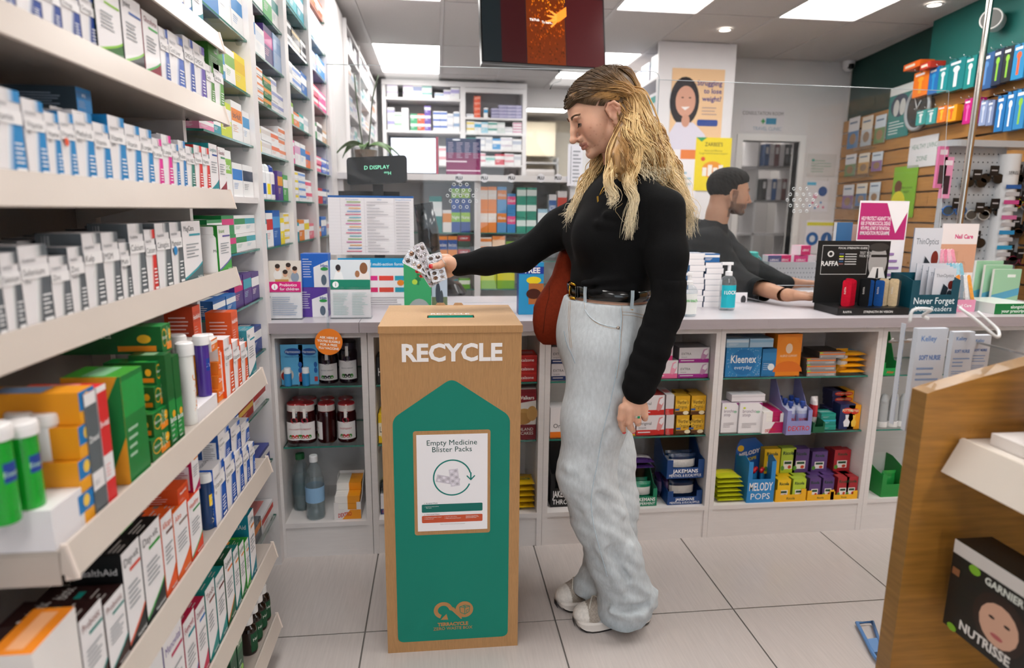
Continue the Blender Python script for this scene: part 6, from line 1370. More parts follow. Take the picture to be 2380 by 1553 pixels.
# fourth bay
def klee(w, d, h): 
    c = Carton(w, d, h, '#2b86c4', '#1f6fae', '#7fb2d6'); c.e('F', .5, .5, .36, .44, '#1c73b4').t('F', 'Kleenex', .5, .48, .26, '#f3f6f8', 'c', .015, .72).t('F', 'everyday', .5, .26, .13, '#e3eef6', 'c', .0, .5); r_ = random.Random(4)
    for i in range(110):
        a = r_.uniform(0, 6.28); q = r_.uniform(1., 1.5); u, v = .5+.38*q*math.cos(a), .5+.46*q*math.sin(a)
        if .01 < u < .99 and .02 < v < .98: c.e('F', u, v, .007, .012, '#dcebf4', 5)
    return c
o = cb(3, 'top', 1684, 1766, 808, 'bright blue tissue carton with script', klee, d=.1); cb(3, 'top', 1768, 1801, 811, 'narrow blue dotted tissue carton', d_band, '#2678b4', '#2f86c2', '', blob='#eaf2f7', d=.1)
cb(3, 'top', 1688, 1740, 778, 'pale blue tissue pack lying on top', d_band, '#9cc0da', '#c9dbe8', '', zoff=o['_h']+.0005, hh=.034, d=.1); cb(3, 'top', 1742, 1797, 778, 'pale blue tissue pack with barcode on top', d_band, '#a6c6de', '#86b2d2', '', zoff=o['_h']+.0005, hh=.034, d=.1)
def orn(w, d, h): return Carton(w, d, h, '#ee8a1d', '#e27f18', '#e8861c').e('F', .5, .62, .48, .34, '#f08f22').e('F', .5, .66, .14, .12, '#f6dcc0').t('F', 'ALLERGY COMFORT', .5, .46, .05, '#fbeedd', 'c', .0, .7).p('F', ell(.5, .1, .6, .26, 20)[:11], '#e3731a')
cb(3, 'top', 1800, 1857, 777, 'orange allergy tissue carton', orn, d=.1)
def wipes(w, d, h, c1='#6e6c6c', c2='#e8772a'): return Carton(w, d, h, '#8a8786', '#4c4a48', '#3f3b38').r('F', 0, .55, 1, .75, c2).r('F', .05, .1, .95, .45, '#b5b2b0').lines('F', .1, .9, .12, .44, 3, '#5c5957', 6).r('F', .0, .8, .12, 1, '#8cc63f').r('T', 0, .0, 1, .1, c2)
for i in range(4): cb(3, 'top', 1874+(30 if i == 3 else 0), 1942+(22 if i == 3 else 0), 851-25*i-(0 if i < 3 else 6), 'grey and orange tissue pack in a flat pile', wipes, zoff=.0245*i, hh=.0245-.0006, d=.12, dy=.03)
def wp(w, d, h): return pillow(w, d, h, '#eda51d', '#2aa6d2', upright=False)
for i in range(4): cb(3, 'top', 1975, 2036, 851-25*i, 'yellow and blue wipes pack in a pile', wp, zoff=.0238*i, hh=.0238-.0006, d=.10, dy=.04, cat='wipes pack', nm='wipes_pack')
cb(3, 'top', 1946, 1974, 813, 'yellow and blue wipes pack stood upright', pillow, '#e9a21e', '#e7e9ea', d=.05, dy=.05, cat='wipes pack', nm='wipes_pack')
def bro(w, d, h): return Carton(w, d, h, '#efecef', '#dcd8dc', '#c9b9c6').t('F', 'broncho', .14, .68, .11, '#7a6a80', 'l', .0, .6).t('F', 'stop', .14, .56, .11, '#7a6a80', 'l', .0, .4).p('F', [(.84, 1), (1, 1), (1, .9)], '#9a2a7e').e('F', .82, .7, .1, .04, '#9fc8ae').lines('F', .14, .8, .18, .36, 4, '#a9a4aa', 2).e('F', .2, .84, .06, .03, '#cfd82a')
for i, (a, b, dd) in enumerate([(1674, 1712, .045), (1715, 1767, .035)]): o = cb(3, 'middle', a, b, 937, 'white cough syrup carton', bro, d=.04, dy=dd)
for i in range(3): cb(3, 'middle', 1678+6*i, 1712+5*i, 936-2*i, 'white cough syrup carton behind the front one', bro, d=.03, dy=.09+.034*i)
cb(3, 'middle', 1700, 1778, 922, 'white cough carton laid flat on top', d_band, '#e9e5e8', '#d9d4d8', '', zoff=o['_h']+.0025, hh=.028, d=.05, dy=.05)
cb(3, 'middle', 1770, 1818, 955, 'magenta and white tray of glucose sticks', dex, '#b8125a', '#ece7e8', d=.14, dy=.02, cat='tray', fl=.5)
o = cb(3, 'middle', 1826, 1884, 895, 'lilac tray of glucose drink pouches', tray, '#8d8fc6', 'DEXTRO', '#d0322a', lip=.28, sub='', inner='#a9a6a4', d=.15, dy=-.004, cat='tray'); po = o
for i in range(2):
    for j in range(3):
        g = empty('drink_pouch', (o.location[0]-.026+.050*i, o.location[1]-.045+.042*j, o.location[2]+.0022)); tag(g, clab(3, 'middle', 'silver drink pouch with blue cap'), 'drink pouch', 'glucose drink pouches')
        ob('pouch', cached(('pouch',), lambda: pillow(.045, .03, .105, '#aeb4cc', '#8f94c4', 'DEXTRO', '#d0322a')), g); m = MB(); m.lathe([(.006, .100), (.006, .112)], 12, '#3a56a4', 'plastic'); m.lathe([(.0095, .110), (.010, .111), (.010, .126), (.008, .128)], 14, '#27479c', 'plastic'); m.build('screw_cap', g)
cb(3, 'middle', 1886, 1902, 925, 'white and red cough sachet bag', pillow, '#e6dfe0', '#c8303a', d=.05, dy=.06, cat='sachet', nm='sachet')
for i in range(3): cb(3, 'middle', 1908, 1942, 983-16*i, 'teal cough sweet carton in a small pile', d_band, '#17897c', '#2aa5c0' if i == 1 else '#1f9a8a', '', zoff=.0235*i, hh=.0235-.0006, d=.06, dy=.04)
cb(3, 'middle', 1888, 1916, 972, 'green cough relief tray', tray, '#0f5a3a', '', lip=.4, d=.08, dy=.015, cat='tray', inner='#0f5a3a')
def pot_(w, d, h, c1, c2): return Carton(w, d, h, c1, c2, c2).e('F', .5, .74, .36, .12, '#d2301f').t('F', 'POTTERS', .5, .71, .1, '#f7e9c0', 'c', .01, .7).p('F', [(.35, .1), (.65, .1), (.72, .3), (.58, .42), (.62, .58), (.38, .58), (.42, .42), (.28, .3)], '#e6e4e8' if c1 == '#1f2a5a' else '#f7c84a')
PT = .0735; cb(3, 'middle', 1948, 1983, 940, 'navy cough mixture carton', pot_, '#1f2a5a', '#16204a', d=.05, dy=.045); cb(3, 'middle', 1985, 2013, 942, 'yellow cough mixture carton', pot_, '#f0a31a', '#d98a12', d=.05, dy=.045)
def pot2(w, d, h, c1): return Carton(w, d, h, c1, c1, c1).e('F', .55, .5, .38, .36, '#c8301f').t('F', 'POTTERS', .55, .4, .24, '#f2dfb0', 'c', .0, .6)
for i in range(3): cb(3, 'middle', 1934, 1968, 922-17.5*i, 'navy pastille carton on the pile', pot2, '#26264e', zoff=PT+.0245*i, hh=.0245-.0006, d=.07, dy=.10); cb(3, 'middle', 1970, 2000, 922-17.5*i, 'yellow pastille carton on the pile', pot2, '#eda51d', zoff=PT+.0245*i, hh=.0245-.0006, d=.07, dy=.10)
cb(3, 'middle', 1920, 1946, 936, 'navy and yellow carton on edge', pot2, '#2a2a50', d=.06, dy=.10, hh=.0725); cb(3, 'middle', 1975, 2004, 940, 'yellow carton behind the mixture packs', pot2, '#d9941a', d=.06, dy=.10, hh=.0725)
for i in range(6): cb(3, 'bottom', 1668, 1730-(i % 3)*3, 1162-14.5*i, 'lime and yellow snack bag in a pile', pillow, '#b9bd1e', '#d2c72a' if i % 2 else '#93a61c', d=.09, zoff=.0195*i, hh=.0195-.0006, dy=.02, cat='snack bag', nm='snack_bag', upright=False)
o = cb(3, 'bottom', 1734, 1797, 1078, 'blue lollipop display tray', tray, '#2a86c8', 'MELODY', '#f4f4f6', lip=.6, sub='POPS', inner='#1f4f8a', d=.12, dy=.01, cat='tray')
m = MB(); hh = zl(1016, o.location[0], CY+.13)-LZ['bottom']; m.prism([(-.06, .09), (.06, .09), (.065, hh*.82), (.02, hh), (-.045, hh*.97), (-.06, hh*.8)], (0, .003, 0), (0, .055, 0), (1, 0, 0), (0, 0, 1), '#2a62b4', 'card'); m.text('MELODY', (0, .0545, hh*.68), (1, 0, .25), (0, 0, 1), .017, '#f6f2f4', 'c', .04, 'card', .09); m.text('POPS', (.01, .0545, hh*.58), (1, 0, .25), (0, 0, 1), .013, '#f2e03a', 'c', .04, 'card', .07)
m.add([(a, .0543, b) for a, b in ell(-.04, hh*.8, .014, .014, 14)], [tuple(range(14))], '#f0c023'); m.build('header_card', o)
for i in range(9): g = empty('lollipop', (o.location[0]-.044+.011*i, o.location[1]-.012+.012*(i % 3), o.location[2]+.002)); tag(g, clab(3, 'bottom', 'red whistle lollipop in blue wrapper'), 'lollipop', 'lollipops in the blue tray'); ob('wrapper', cached(('lolw',), lambda: MB().box(-.0045, .0045, -.004, .004, .05, .105, '#2a7fb8', 'film')), g); ob('sweet', cached(('lols',), lambda: MB().lathe([(.005, .105), (.008, .11), (.008, .118), (.004, .123)], 10, '#c8161e', 'gloss')), g); ob('stick', cached(('lolk',), lambda: MB().lathe([(.0018, 0), (.0018, .05)], 6, '#b01a20', 'plastic')), g)
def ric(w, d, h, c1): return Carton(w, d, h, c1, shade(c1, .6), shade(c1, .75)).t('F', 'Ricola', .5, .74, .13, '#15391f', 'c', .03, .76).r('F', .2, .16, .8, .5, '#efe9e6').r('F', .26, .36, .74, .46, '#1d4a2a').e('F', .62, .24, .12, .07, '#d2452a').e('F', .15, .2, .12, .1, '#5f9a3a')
C_ = {'yellow': '#f0c316', 'lime': '#b7d03a', 'violet': '#5b3f7a', 'red': '#a8232c'}
for (a, b, cn_, t) in ((1773, 1810, 'yellow', 1044), (1812, 1846, 'lime', 1042), (1840, 1877, 'violet', 1044), (1884, 1920, 'violet', 1050), (1938, 1976, 'red', 1046)):
    for q in range(2 if cn_ in ('violet', 'red') else 1): cb(3, 'bottom', a, b, t-2*q, f'{cn_} herb sweet carton on the upper tier', ric, C_[cn_], zoff=.0945, d=.035, dy=.075+.037*q)
for i, (a, b, cs) in enumerate(((1801, 1872, ('yellow', 'lime')), (1875, 1937, ('violet', 'violet')), (1940, 2003, ('red', 'red')))):
    o = cb(3, 'bottom', a, b, 1150, 'yellow card tray of herb sweets', tray, '#f2b61c', 'Ricola', '#1d3a22', lip=1., inner='#d99f16', slope=False, d=.16, dy=.006, cat='tray', back=1.4); w = (b-a)
    for j in range(2):
        for q in range(3): cb(3, 'bottom', a+3+j*w*.5, a-2+(j+1)*w*.5, 1112-q, f'{cs[j]} herb sweet carton in a yellow tray', ric, C_[cs[j]], zoff=.0022, hh=.0915, d=.035, dy=.012+.037*q)
# far right bay
cb(4, 'top', 2050, 2086, 776, 'green plaster display tray', tray, '#159a4a', 'After', '#e23a2a', lip=.18, inner='#d9d4d2', d=.1, dy=.02, cat='tray')
for i, px in enumerate((2048, 2072, 2094)):
    Y = CY+.07; xc = xl(px, Y, ZG2); m = MB(); m.lathe([(.021, 0), (.021, .022)], 20, '#ecebea', 'plastic'); k = MB(); k.lathe([(.020, .0225), (.021, .03), (.019, .11), (.012, .135), (.003, .140)], 20, '#aeb2b4', 'gloss', sy=.8); put_multi('cream_tube', [m.build('c', mesh_only=True), k.build('t', mesh_only=True)], ('cap', 'tube'), (xc, Y, LZ['middle']), 0, clab(4, 'middle', 'grey cream tube standing on its white cap'), 'tube', 'cream tubes')
cb(4, 'bottom', 2046, 2112, 1085, 'green and white remedy display tray', tray, '#1f8a3a', '', lip=.42, inner='#e6e3e2', d=.16, dy=.01, cat='tray')
for i in range(3): cb(4, 'bottom', 2048, 2080, 1095+4*i, 'green sachet pack in the tray', pillow, '#1f8a3a', '#2a9a48', d=.02, dy=.05+.03*i, zoff=.002, cat='sachet', nm='sachet')
for i in range(2): cb(4, 'bottom', 2118, 2150, 1060, 'white and turquoise wipes bag', pillow, '#e4ecee', '#2aa5b8', d=.04, dy=.06+.05*i, cat='wipes pack', nm='wipes_pack')
# ================================================================ goods on the wall bays and in the dispensary
NUM = ['one', 'two', 'three', 'four', 'five', 'six', 'seven', 'eight', 'nine', 'ten', 'eleven', 'twelve']
def fill(place, face, lo, hi, front, z, spec, depth=.08, hmax=None, grp=None, gap=.002):
    """spec: 'width,height,stack,base,band,words;...' laid side by side from lo to hi; face 'x' looks along +X, 'y' along -Y"""
    it = [q.split(',') for q in spec.split(';')]; tot = sum(float(q[0]) for q in it); L = hi-lo; p = lo; sc = L/tot
    for q in it:
        w = float(q[0])*sc; n = int(q[2]); h = float(q[1])
        if hmax: h = min(h, (hmax-.006)/max(n, 1))
        if q[3] != '-':
            nm = q[6] if len(q) > 6 else ''
            key = ('f', round(w, 3), round(h, 3), q[3], q[4], nm, round(depth, 3))
            me = cached(key, lambda: d_band(w-gap, depth, h-.0006, '#'+q[3], '#'+q[4], nm, '#f4f2f2' if sum(lin('#'+q[4])) < 1 else '#33405a', side=tint('#'+q[3], .0) if q[3] != 'eee' else '#d9d5d7', v0=.5, v1=.82, lines=w > .05, fs=.16))
            for i in range(n):
                dx = random.uniform(-.004, 0); c = p+w/2
                loc = (front-.004+dx-depth/2, c, z+.0005+i*h) if face == 'x' else (c, front+.004-dx+depth/2, z+.0005+i*h)
                o = ob('pharmacy_carton' if place[:4] == 'wall' else 'medicine_carton', me, None, loc, H90 if face == 'x' else 0.)
                CNT[place] = CNT.get(place, 0)+1; tag(o, f"{q[5]} carton, {ORD[CNT[place]]} on {place}", 'carton', grp or 'cartons on '+place)
        p += w
BAYSPEC = {0: {1: '2,.10,1,2279bd,eee,blue and white;1,.13,1,eee,dfe7ef,tall white;1,.13,1,eee,2a86c8,white and blue', 2: '1.4,.055,2,2f88b4,eee,teal blue and white,kahos;1.2,.055,2,3a8fc0,eee,light blue and white;1,.10,1,eee,7fb04a,white and green;1.2,.105,1,f0d81c,e8c30f,bright yellow',
    3: '1.4,.03,1,e88fb4,eee,flat pink;.8,.05,1,2f9aa8,eee,small teal;1.2,.10,1,cbd72e,eee,lime and white;1.3,.115,1,eee,e8862a,white with coloured petals,bio-kult;.9,.10,1,eee,3f9ad2,white and sky blue', 4: '1,.115,1,eee,1f2f4f,white with navy foot,Optibac;1,.13,1,eee,8cc04a,white with green foot,Optibac;.8,.10,1,eee,2f7fd0,white with blue foot;.9,.10,1,eee,24344f,white navy-footed slim',
    5: '1.1,.05,2,1f8a4a,eee,green and white;1,.055,2,1f8f4c,d8247a,green with pink spot;1,.055,2,eee,1f8a4a,white with green top;1,.055,2,eee,2aa0b0,white and turquoise', 6: '1.2,.05,1,2a62a8,eee,blue health;1,.05,1,2a6cb0,eee,second blue health;1,.095,1,4a2f7a,c8246a,purple women\'s vitamin;1,.095,1,4f3380,2aa6b8,violet women\'s vitamin;1,.09,1,46307a,eee,dark violet', 7: '1,.06,1,2a86b8,eee,small blue;1.4,.075,1,eee,2a3f7a,white and navy;1,.085,1,25408a,eee,navy', 8: '1,.05,1,1d52a8,eee,royal blue;1,.05,2,a8322a,d8b04a,brick red;1,.06,1,eee,b8342c,white and red', 9: '1,.06,1,5a3f94,eee,purple low;1,.06,1,3f4a94,eee,indigo low', 10: '1,.05,1,23252a,8a8a90,charcoal;1,.07,1,6a6d72,e8862a,grey rainbow;1,.06,1,eee,d8392a,white and red low'},
  1: {1: '1,.13,1,eee,8fc8a0,white and pale green;1,.13,1,eee,4fb06a,white and mid green;1.2,.14,1,3fb24e,eee,green;1,.12,1,eee,2a8f8a,white and sea green', 2: '.8,.12,1,eee,2a82c8,white and blue;1.2,.10,1,eee,d8e0ea,white plain;1.3,.16,1,3f2a6e,c82a8a,dark purple;1.2,.14,1,9fb8d8,7f9fc8,pale blue', 3: '1.6,.024,5,eee,e8863a,flat white and orange;1.2,.036,3,1f7a44,ee9a2a,green and orange;1,.04,3,eee,9fa8d0,white and lilac;1,.04,2,eee,8f98c8,white and blue-grey', 4: '.7,.08,1,f0de20,eee,yellow;1.2,.045,2,eee,d8d0cc,cream white;1.1,.045,2,eee,e86a2a,white and orange edged;1,.04,3,eee,e8804a,white orange dotted',
    5: '3.4,.01,0,-,-,x;1,.11,1,5a3f8a,e8a02a,purple and orange;1,.10,1,3fa04a,eee,green and white', 6: '1,.10,1,2a9aa8,eee,teal and white;1.2,.12,1,eee,d2302a,white and red;1.4,.13,1,1f5fae,4a9ad8,bright blue;.8,.10,1,f0d820,eee,yellow slim;1.2,.030,4,eee,e8c82a,small white and yellow', 7: '2,.05,1,eee,c8ccd4,white low;1,.06,1,eee,b8c0cc,white corner'},
  2: {1: '1,.13,1,2f9aa8,eee,teal;1,.12,1,3aa6b0,eee,aqua;1,.12,1,2a8a9a,eee,deep teal', 2: '1.4,.05,2,15171c,eee,black;1.4,.045,2,1d2026,c9b48a,black and gold;1,.045,2,23252c,eee,dark', 3: '1,.09,1,eee,b8bcc4,white and silver;1.4,.045,2,eee,6a8fd0,white and blue;1,.10,1,2a6ab0,eee,blue', 4: '1,.09,1,8fc23a,eee,lime;1,.06,1,e8803a,eee,orange;1,.07,1,2aa6a0,eee,turquoise;1,.07,1,eee,c8d0d8,white pale', 5: '1,.05,2,e84a9a,eee,pink;1,.10,1,eee,d8a8c8,white and rose;1,.10,1,eee,2a82c8,white and mid blue;1,.08,1,e8702a,2a62b0,orange and blue', 6: '1,.035,4,eee,e8d02a,white and yellow;1,.035,4,eee,6a98d8,white and pale blue;1,.05,2,eee,e8587a,white and coral', 7: '1,.08,1,2a9ab0,eee,small teal;1,.09,1,e88a3a,eee,apricot;1,.09,1,eee,e8d02a,white yellow-banded;1,.07,1,e8788a,eee,salmon'},
  3: {1: '1,.09,1,e8642a,f0a06a,orange;1,.08,1,d8552a,eee,red orange', 2: '1,.030,5,eee,8fb0d8,white with blue bars;1,.030,5,eee,b098c8,white with lilac bars', 3: '1,.09,1,1f3f8a,c82a2a,navy;1,.10,1,2a86d0,eee,nicotine blue', 4: '1,.05,2,e8607a,eee,rose pink;1,.05,2,e85a9a,eee,vivid pink', 5: '1,.08,1,2f8a4a,eee,green;1,.09,1,eee,3a3a3e,white and black;1,.07,1,c8a078,eee,tan', 6: '1,.04,2,e86a8a,eee,coral pink;1,.04,2,3a6ad0,eee,cobalt', 7: '1,.08,1,c82a34,eee,red;1,.08,1,2a4f9a,eee,dark blue', 8: '1,.05,1,e8802a,eee,orange low;1,.10,1,2a72c8,eee,blue low;1,.07,1,eee,e0a0a8,white blush'}}
for b, rows in BAYSPEC.items():
    a, c = UPR[b]+(.022 if b == 0 else .062), UPR[b+1]-.002
    for k, sp in rows.items():
        if k < len(BZ[b]): fill(f'wall bay {NUM[b]} shelf {NUM[k]}', 'x', a, c, XB-.012, BZ[b][k], sp, .09, hmax=BZ[b][k-1]-BZ[b][k]-.02)
# foot spray cans
def can(r, h, body, cap, lab):
    b = MB(); b.lathe([(r*.95, 0), (r, .004), (r, h*.74), (r*.85, h*.8)], 22, body, 'gloss'); k = MB(); k.lathe([(r*.84, h*.8), (r*.86, h*.81), (r*.8, h*.93), (r*.5, h)], 20, cap, 'plastic'); L = MB(); vs = [(r*1.006*math.cos(q), r*1.006*math.sin(q), z) for q in np.linspace(-2.3, -.8, 8) for z in (h*.15, h*.45)]; L.add(vs, [(2*i, 2*i+2, 2*i+3, 2*i+1) for i in range(7)], lab, 'paper'); return b, k, L
for i, (c1, c2, c3) in enumerate((('#e9d829', '#e8ecf0', '#f0e040'), ('#eceef0', '#e9edf0', '#2450a8'), ('#eceef0', '#e9edf0', '#e8d42a'), ('#e9e4e6', '#1f3f9a', '#4a3f8a'))):
    Y = UPR[1]+.062+.03+.062*i; put_multi('spray_can', multi(('can', i), lambda: can(.026, .125 if i else .07, c1, c2, c3)), ('can', 'cap', 'label'), (XB-.04, Y, BZ[1][5]+.0005), H90, ['small yellow foot care can on wall bay two', 'white foot spray with blue footprint on wall bay two', 'white foot spray with yellow footprint on wall bay two', 'white spray with navy cap on wall bay two'][i], 'spray can', 'foot sprays')
# ---------------------------------------------------------------- medicine display behind the counter
PY = 3.9; LT = float(aY(1000, 405, PY)[2]); px_ = lambda x, z: xl(x, PY, z)
pm = empty('medicine_cabinet', (-.5, PY, 0)); tag(pm, 'white open medicine cabinet with glass shelves behind the counter', 'cabinet'); PO = V(.5, -PY, 0)
def pp(nm, *b, col='#e2dedd', mat='white_paint', par=None): m = MB(); m.box(*b, col, mat); return m.build(nm, par or pm, PO if par is None else None)
XL_, XM0, XM1, XR = -.56, .226, .262, .80
pp('top_ledge', XL_-.0, XR+.45, PY-.03, PY+.45, LT-.035, LT)
for a, b in ((XL_, XL_+.03), (XM0, XM1), (XR, XR+.03)): pp('upright', a, b, PY, PY+.34, 0, LT-.036)
pp('back_panel', XL_+.03, XR, PY+.32, PY+.34, 0, LT-.036, col='#c4c0c0')
ZP = [float(aY(1080, y, PY)[2]) for y in (541, 607, 673, 730)]
for z in ZP:
    for a, b in ((XL_+.031, XM0-.001), (XM1+.001, XR-.001)): glass_shelf(pm, a+.5, b+.5, .02, .315, z-.006)
def prow(z, zn, items, comp):
    for pl, pr, tp, n, base, band, desc, nm in items:
        Y = PY+.03; x0, x1 = xl(pl, Y, z), xl(pr, Y, z); xc = (x0+x1)/2; w = x1-x0; h = (zl(tp, xc, Y)-z)/n
        me = d_band(w-.002, .07, h-.0008, base, band, nm, '#f6f4f4', lines=False, v0=.45, v1=.85, fs=.14, blob=None).build('carton', mesh_only=True)
        for i in range(n): o = ob('cold_remedy_carton', me, None, (xc, Y+.035, z+.0005+i*h)); k = 'cabinet shelf '+comp; CNT[k] = CNT.get(k, 0)+1; tag(o, f'{desc} carton, {ORD[CNT[k]]} on {k} behind counter', 'carton', 'cartons in the medicine cabinet')
prow(ZP[0], 0, [(998, 1028, 456, 1, '#13807c', '#e9efee', 'teal and white decongestant', 'Nasosal'), (1029, 1050, 488, 1, '#ece7e2', '#e8902a', 'white and orange honey', ''), (1049, 1070, 430, 2, '#2a4fa0', '#8cc43a', 'blue and green night remedy', 'Night'), (1071, 1093, 430, 2, '#2a4a98', '#9cc83a', 'blue and lime night remedy', 'Nurse'), (1116, 1134, 434, 2, '#f08a2f', '#f2e6dc', 'orange and white', 'Pir'), (1134, 1154, 434, 2, '#ee8830', '#f2e6dc', 'orange and cream', 'iton'), (1155, 1177, 434, 2, '#5a9ad0', '#e8862a', 'sky blue', 'Allevia'), (1178, 1198, 450, 2, '#2a86c8', '#e84a8a', 'blue and pink', 'Calpol'), (1200, 1222, 436, 3, '#2a9a80', '#dff0ea', 'sea green', ''), (1223, 1246, 436, 3, '#279078', '#e4efea', 'green', ''), (1249, 1272, 486, 1, '#a8d0e4', '#eef4f6', 'pale blue', ''), (1274, 1292, 452, 1, '#e4e1e2', '#2a5a9a', 'white and navy', 'ACIDEX'), (1294, 1316, 444, 1, '#ece7e6', '#d2402a', 'white and red', '')], 'top')
prow(ZP[1], 0, [(1003, 1017, 552, 1, '#e4dfe4', '#b0a8c0', 'white', ''), (1018, 1040, 549, 1, '#ee8a22', '#1f4f9a', 'blue and orange cough', 'Beechams'), (1041, 1063, 549, 1, '#ec8822', '#1f4f9a', 'orange and blue cough', 'Beechams'), (1064, 1093, 543, 2, '#2f4a3a', '#b02a2a', 'dark green cold sachet', 'LEMSIP'), (1116, 1143, 552, 3, '#f0e6dc', '#ee8a3a', 'flat orange-striped', ''), (1144, 1174, 549, 1, '#ee8a3c', '#f0c8a0', 'wide orange', ''), (1175, 1212, 553, 1, '#26302a', '#7aa03a', 'dark leafy', ''), (1214, 1246, 560, 1, '#1f6a8a', '#e6eef0', 'petrol blue', '')], 'middle')
prow(ZP[2], 0, [(1003, 1035, 640, 1, '#e6e1e2', '#5a8fc8', 'white and blue', ''), (1040, 1064, 650, 1, '#2a8f9a', '#e8642a', 'teal with orange burst', ''), (1066, 1093, 648, 1, '#6ab02f', '#e6f0da', 'lime night remedy', 'Nurse'), (1116, 1154, 628, 1, '#8cc026', '#d2dc2a', 'grass green', ''), (1155, 1196, 628, 1, '#86bc24', '#e8e02a', 'meadow green', '')], 'lower')
# flu badges on the ledge, menu card, screen, orchid and till things
for i, x in enumerate((1067, 1126, 1189, 1257, 1297)):
    p = aY(x, 414, PY-.031); g = empty('flu_badge', p); tag(g, f'round white flu sticker on cabinet ledge, {ORD[i+1]} from the left', 'sticker', 'flu stickers'); m = MB(); m.prism(ell(0, 0, .025, .025, 20), (0, .001, 0), (0, 0, 0), (1, 0, 0), (0, 0, 1), '#e6e4e8', 'paper'); m.build('disc', g); m = MB(); m.text('FLU', (0, -.0004, -.008), (1, 0, 0), (0, 0, 1), .017, '#26262c', 'c', .05, 'paper'); m.build('lettering', g)
def card(name, pl, pr, tp, bt, Y, label, cat, draw, th=.003, base='#eeeaee', tilt=0., mat='paper', z0=None, edge=None):
    """flat printed sheet or panel standing where it stands; draw(c) lays the print"""
    a, b = aY(pl, bt, Y), aY(pr, bt, Y); z1 = zl(tp, (a[0]+b[0])/2, Y); zb = a[2] if z0 is None else z0
    c = Carton(b[0]-a[0], th, z1-zb, base, edge or base, edge or base, mat=mat); draw(c)
    o = c.build(name, None, ((a[0]+b[0])/2, Y, zb)); o.rotation_euler[0] = tilt; tag(o, label, cat); return o
card('menu_card', 1037, 1117, 322, 402, PY+.1, 'purple and navy menu card standing on the cabinet ledge', 'card', lambda c: (c.r('F', 0, 0, 1, .62, '#7a1a52'), c.r('F', 0, .36, .6, .40, '#d8c8d2'), c.r('F', 0, .12, 1, .15, '#d8c8d2'), [c.lines('F', .06+.24*i, .24+.24*i, .48, .92, 10, '#b8a8c0', i, .3) for i in range(4)], c.r('F', 0, .94, 1, 1, '#24305a'), c.e('F', .3, .96, .12, .025, '#dfe4ee')), base='#2a3562', z0=LT+.0005)
mo = card('computer_monitor', 905, 1020, 318, 404, PY+.06, 'computer screen with a white document on the ledge', 'monitor', lambda c: (c.r('F', .05, .04, .95, .96, '#dfe3ee'), c.t('F', 'Responsible', .14, .78, .07, '#8a90a0', 'l', 0, .4), c.t('F', 'pharmacist notice', .14, .66, .07, '#8a90a0', 'l', 0, .5), c.lines('F', .14, .6, .1, .55, 6, '#b0b6c4', 3, .2), c.r('F', .96, 0, 1, 1, '#7a1f34')), th=.03, base='#20242a', mat='screen', z0=LT+.0005)
mo.rotation_euler[2] = -.12
og = empty('orchid', aY(852, 404, PY+.02)); og.location[2] = LT+.0005; og.scale = (1.4, 1.4, 1.65); tag(og, 'potted orchid with bare stems on the cabinet ledge', 'plant')
m = MB(); m.lathe([(.04, 0), (.05, .08), (.052, .085), (.045, .085)], 18, '#e4e2e2', 'clear_plastic'); m.build('pot', og); m = MB(); m.lathe([(.042, .02), (.046, .078), (.001, .082)], 14, '#6a5238', 'cloth'); m.build('bark', og)
for i, (a, L) in enumerate(((3.3, .13), (2.7, .11), (.2, .15), (-.3, .12), (1.6, .09), (4.6, .08))):
    m = MB(); vs = []; n = 8
    for k in range(n+1): t = k/n; w = .022*math.sin(math.pi*min(t+.08, 1))**.8; c = V(math.cos(a)*L*t, math.sin(a)*L*t*.6, .085+.09*t-.12*t*t); s_ = V(-math.sin(a), math.cos(a)*.6, .3); vs += [c-s_*w, c+V(0, 0, -.006), c+s_*w]
    m.add(vs, [(3*k+j, 3*k+3+j, 3*k+4+j, 3*k+1+j) for k in range(n) for j in (0, 1)], '#4c6a3a', 'leaf', True); m.build('leaf', og)
for x in (-.02, .02): m = MB(); m.tube(list(crom([(x*.5, 0, .08), (x, 0, .15), (x*1.6, .01, .25), (x*2.4+.01, .01, .33)], 14)), .003, 6, '#3d4a34', 'leaf'); m.build('stem', og)
# dispensary: left shelving and back cabinet
XD = -.54
du = empty('dispensary_shelving', (-.9, 4.36, 0)); tag(du, 'white dispensary shelving along the left wall packed with medicines', 'shelf unit'); DO = V(.9, -4.36, 0)
DZ = [1.15, 1.34, 1.53, 1.72, 1.91, 2.10, 2.28]
for y in (4.36, 5.05, 5.72, 6.38): m = MB(); m.box(-.95, XD, y, y+.03, 0, 2.45, '#e6e2e2', 'white_paint'); m.build('upright', du, DO)
for z in DZ+[2.43]: m = MB(); m.box(-.95, XD-.004, 4.39, 6.38, z-.018, z, '#e9e5e5', 'white_paint'); m.build('shelf', du, DO)
WP = ['eee,c8c0d8,white and lilac', 'eee,9fc0dc,white and pale blue', 'eee,e8a078,white and peach', 'eee,8fc8c0,white and mint', 'eee,d8d4d6,plain white', 'eee,e8d080,white and lemon', 'e4e0ea,8a94c8,pale grey and blue', 'eee,e08aa8,white and pink', '2fa0a8,eee,turquoise', 'b07ad0,eee,violet']
rw = random.Random(9)
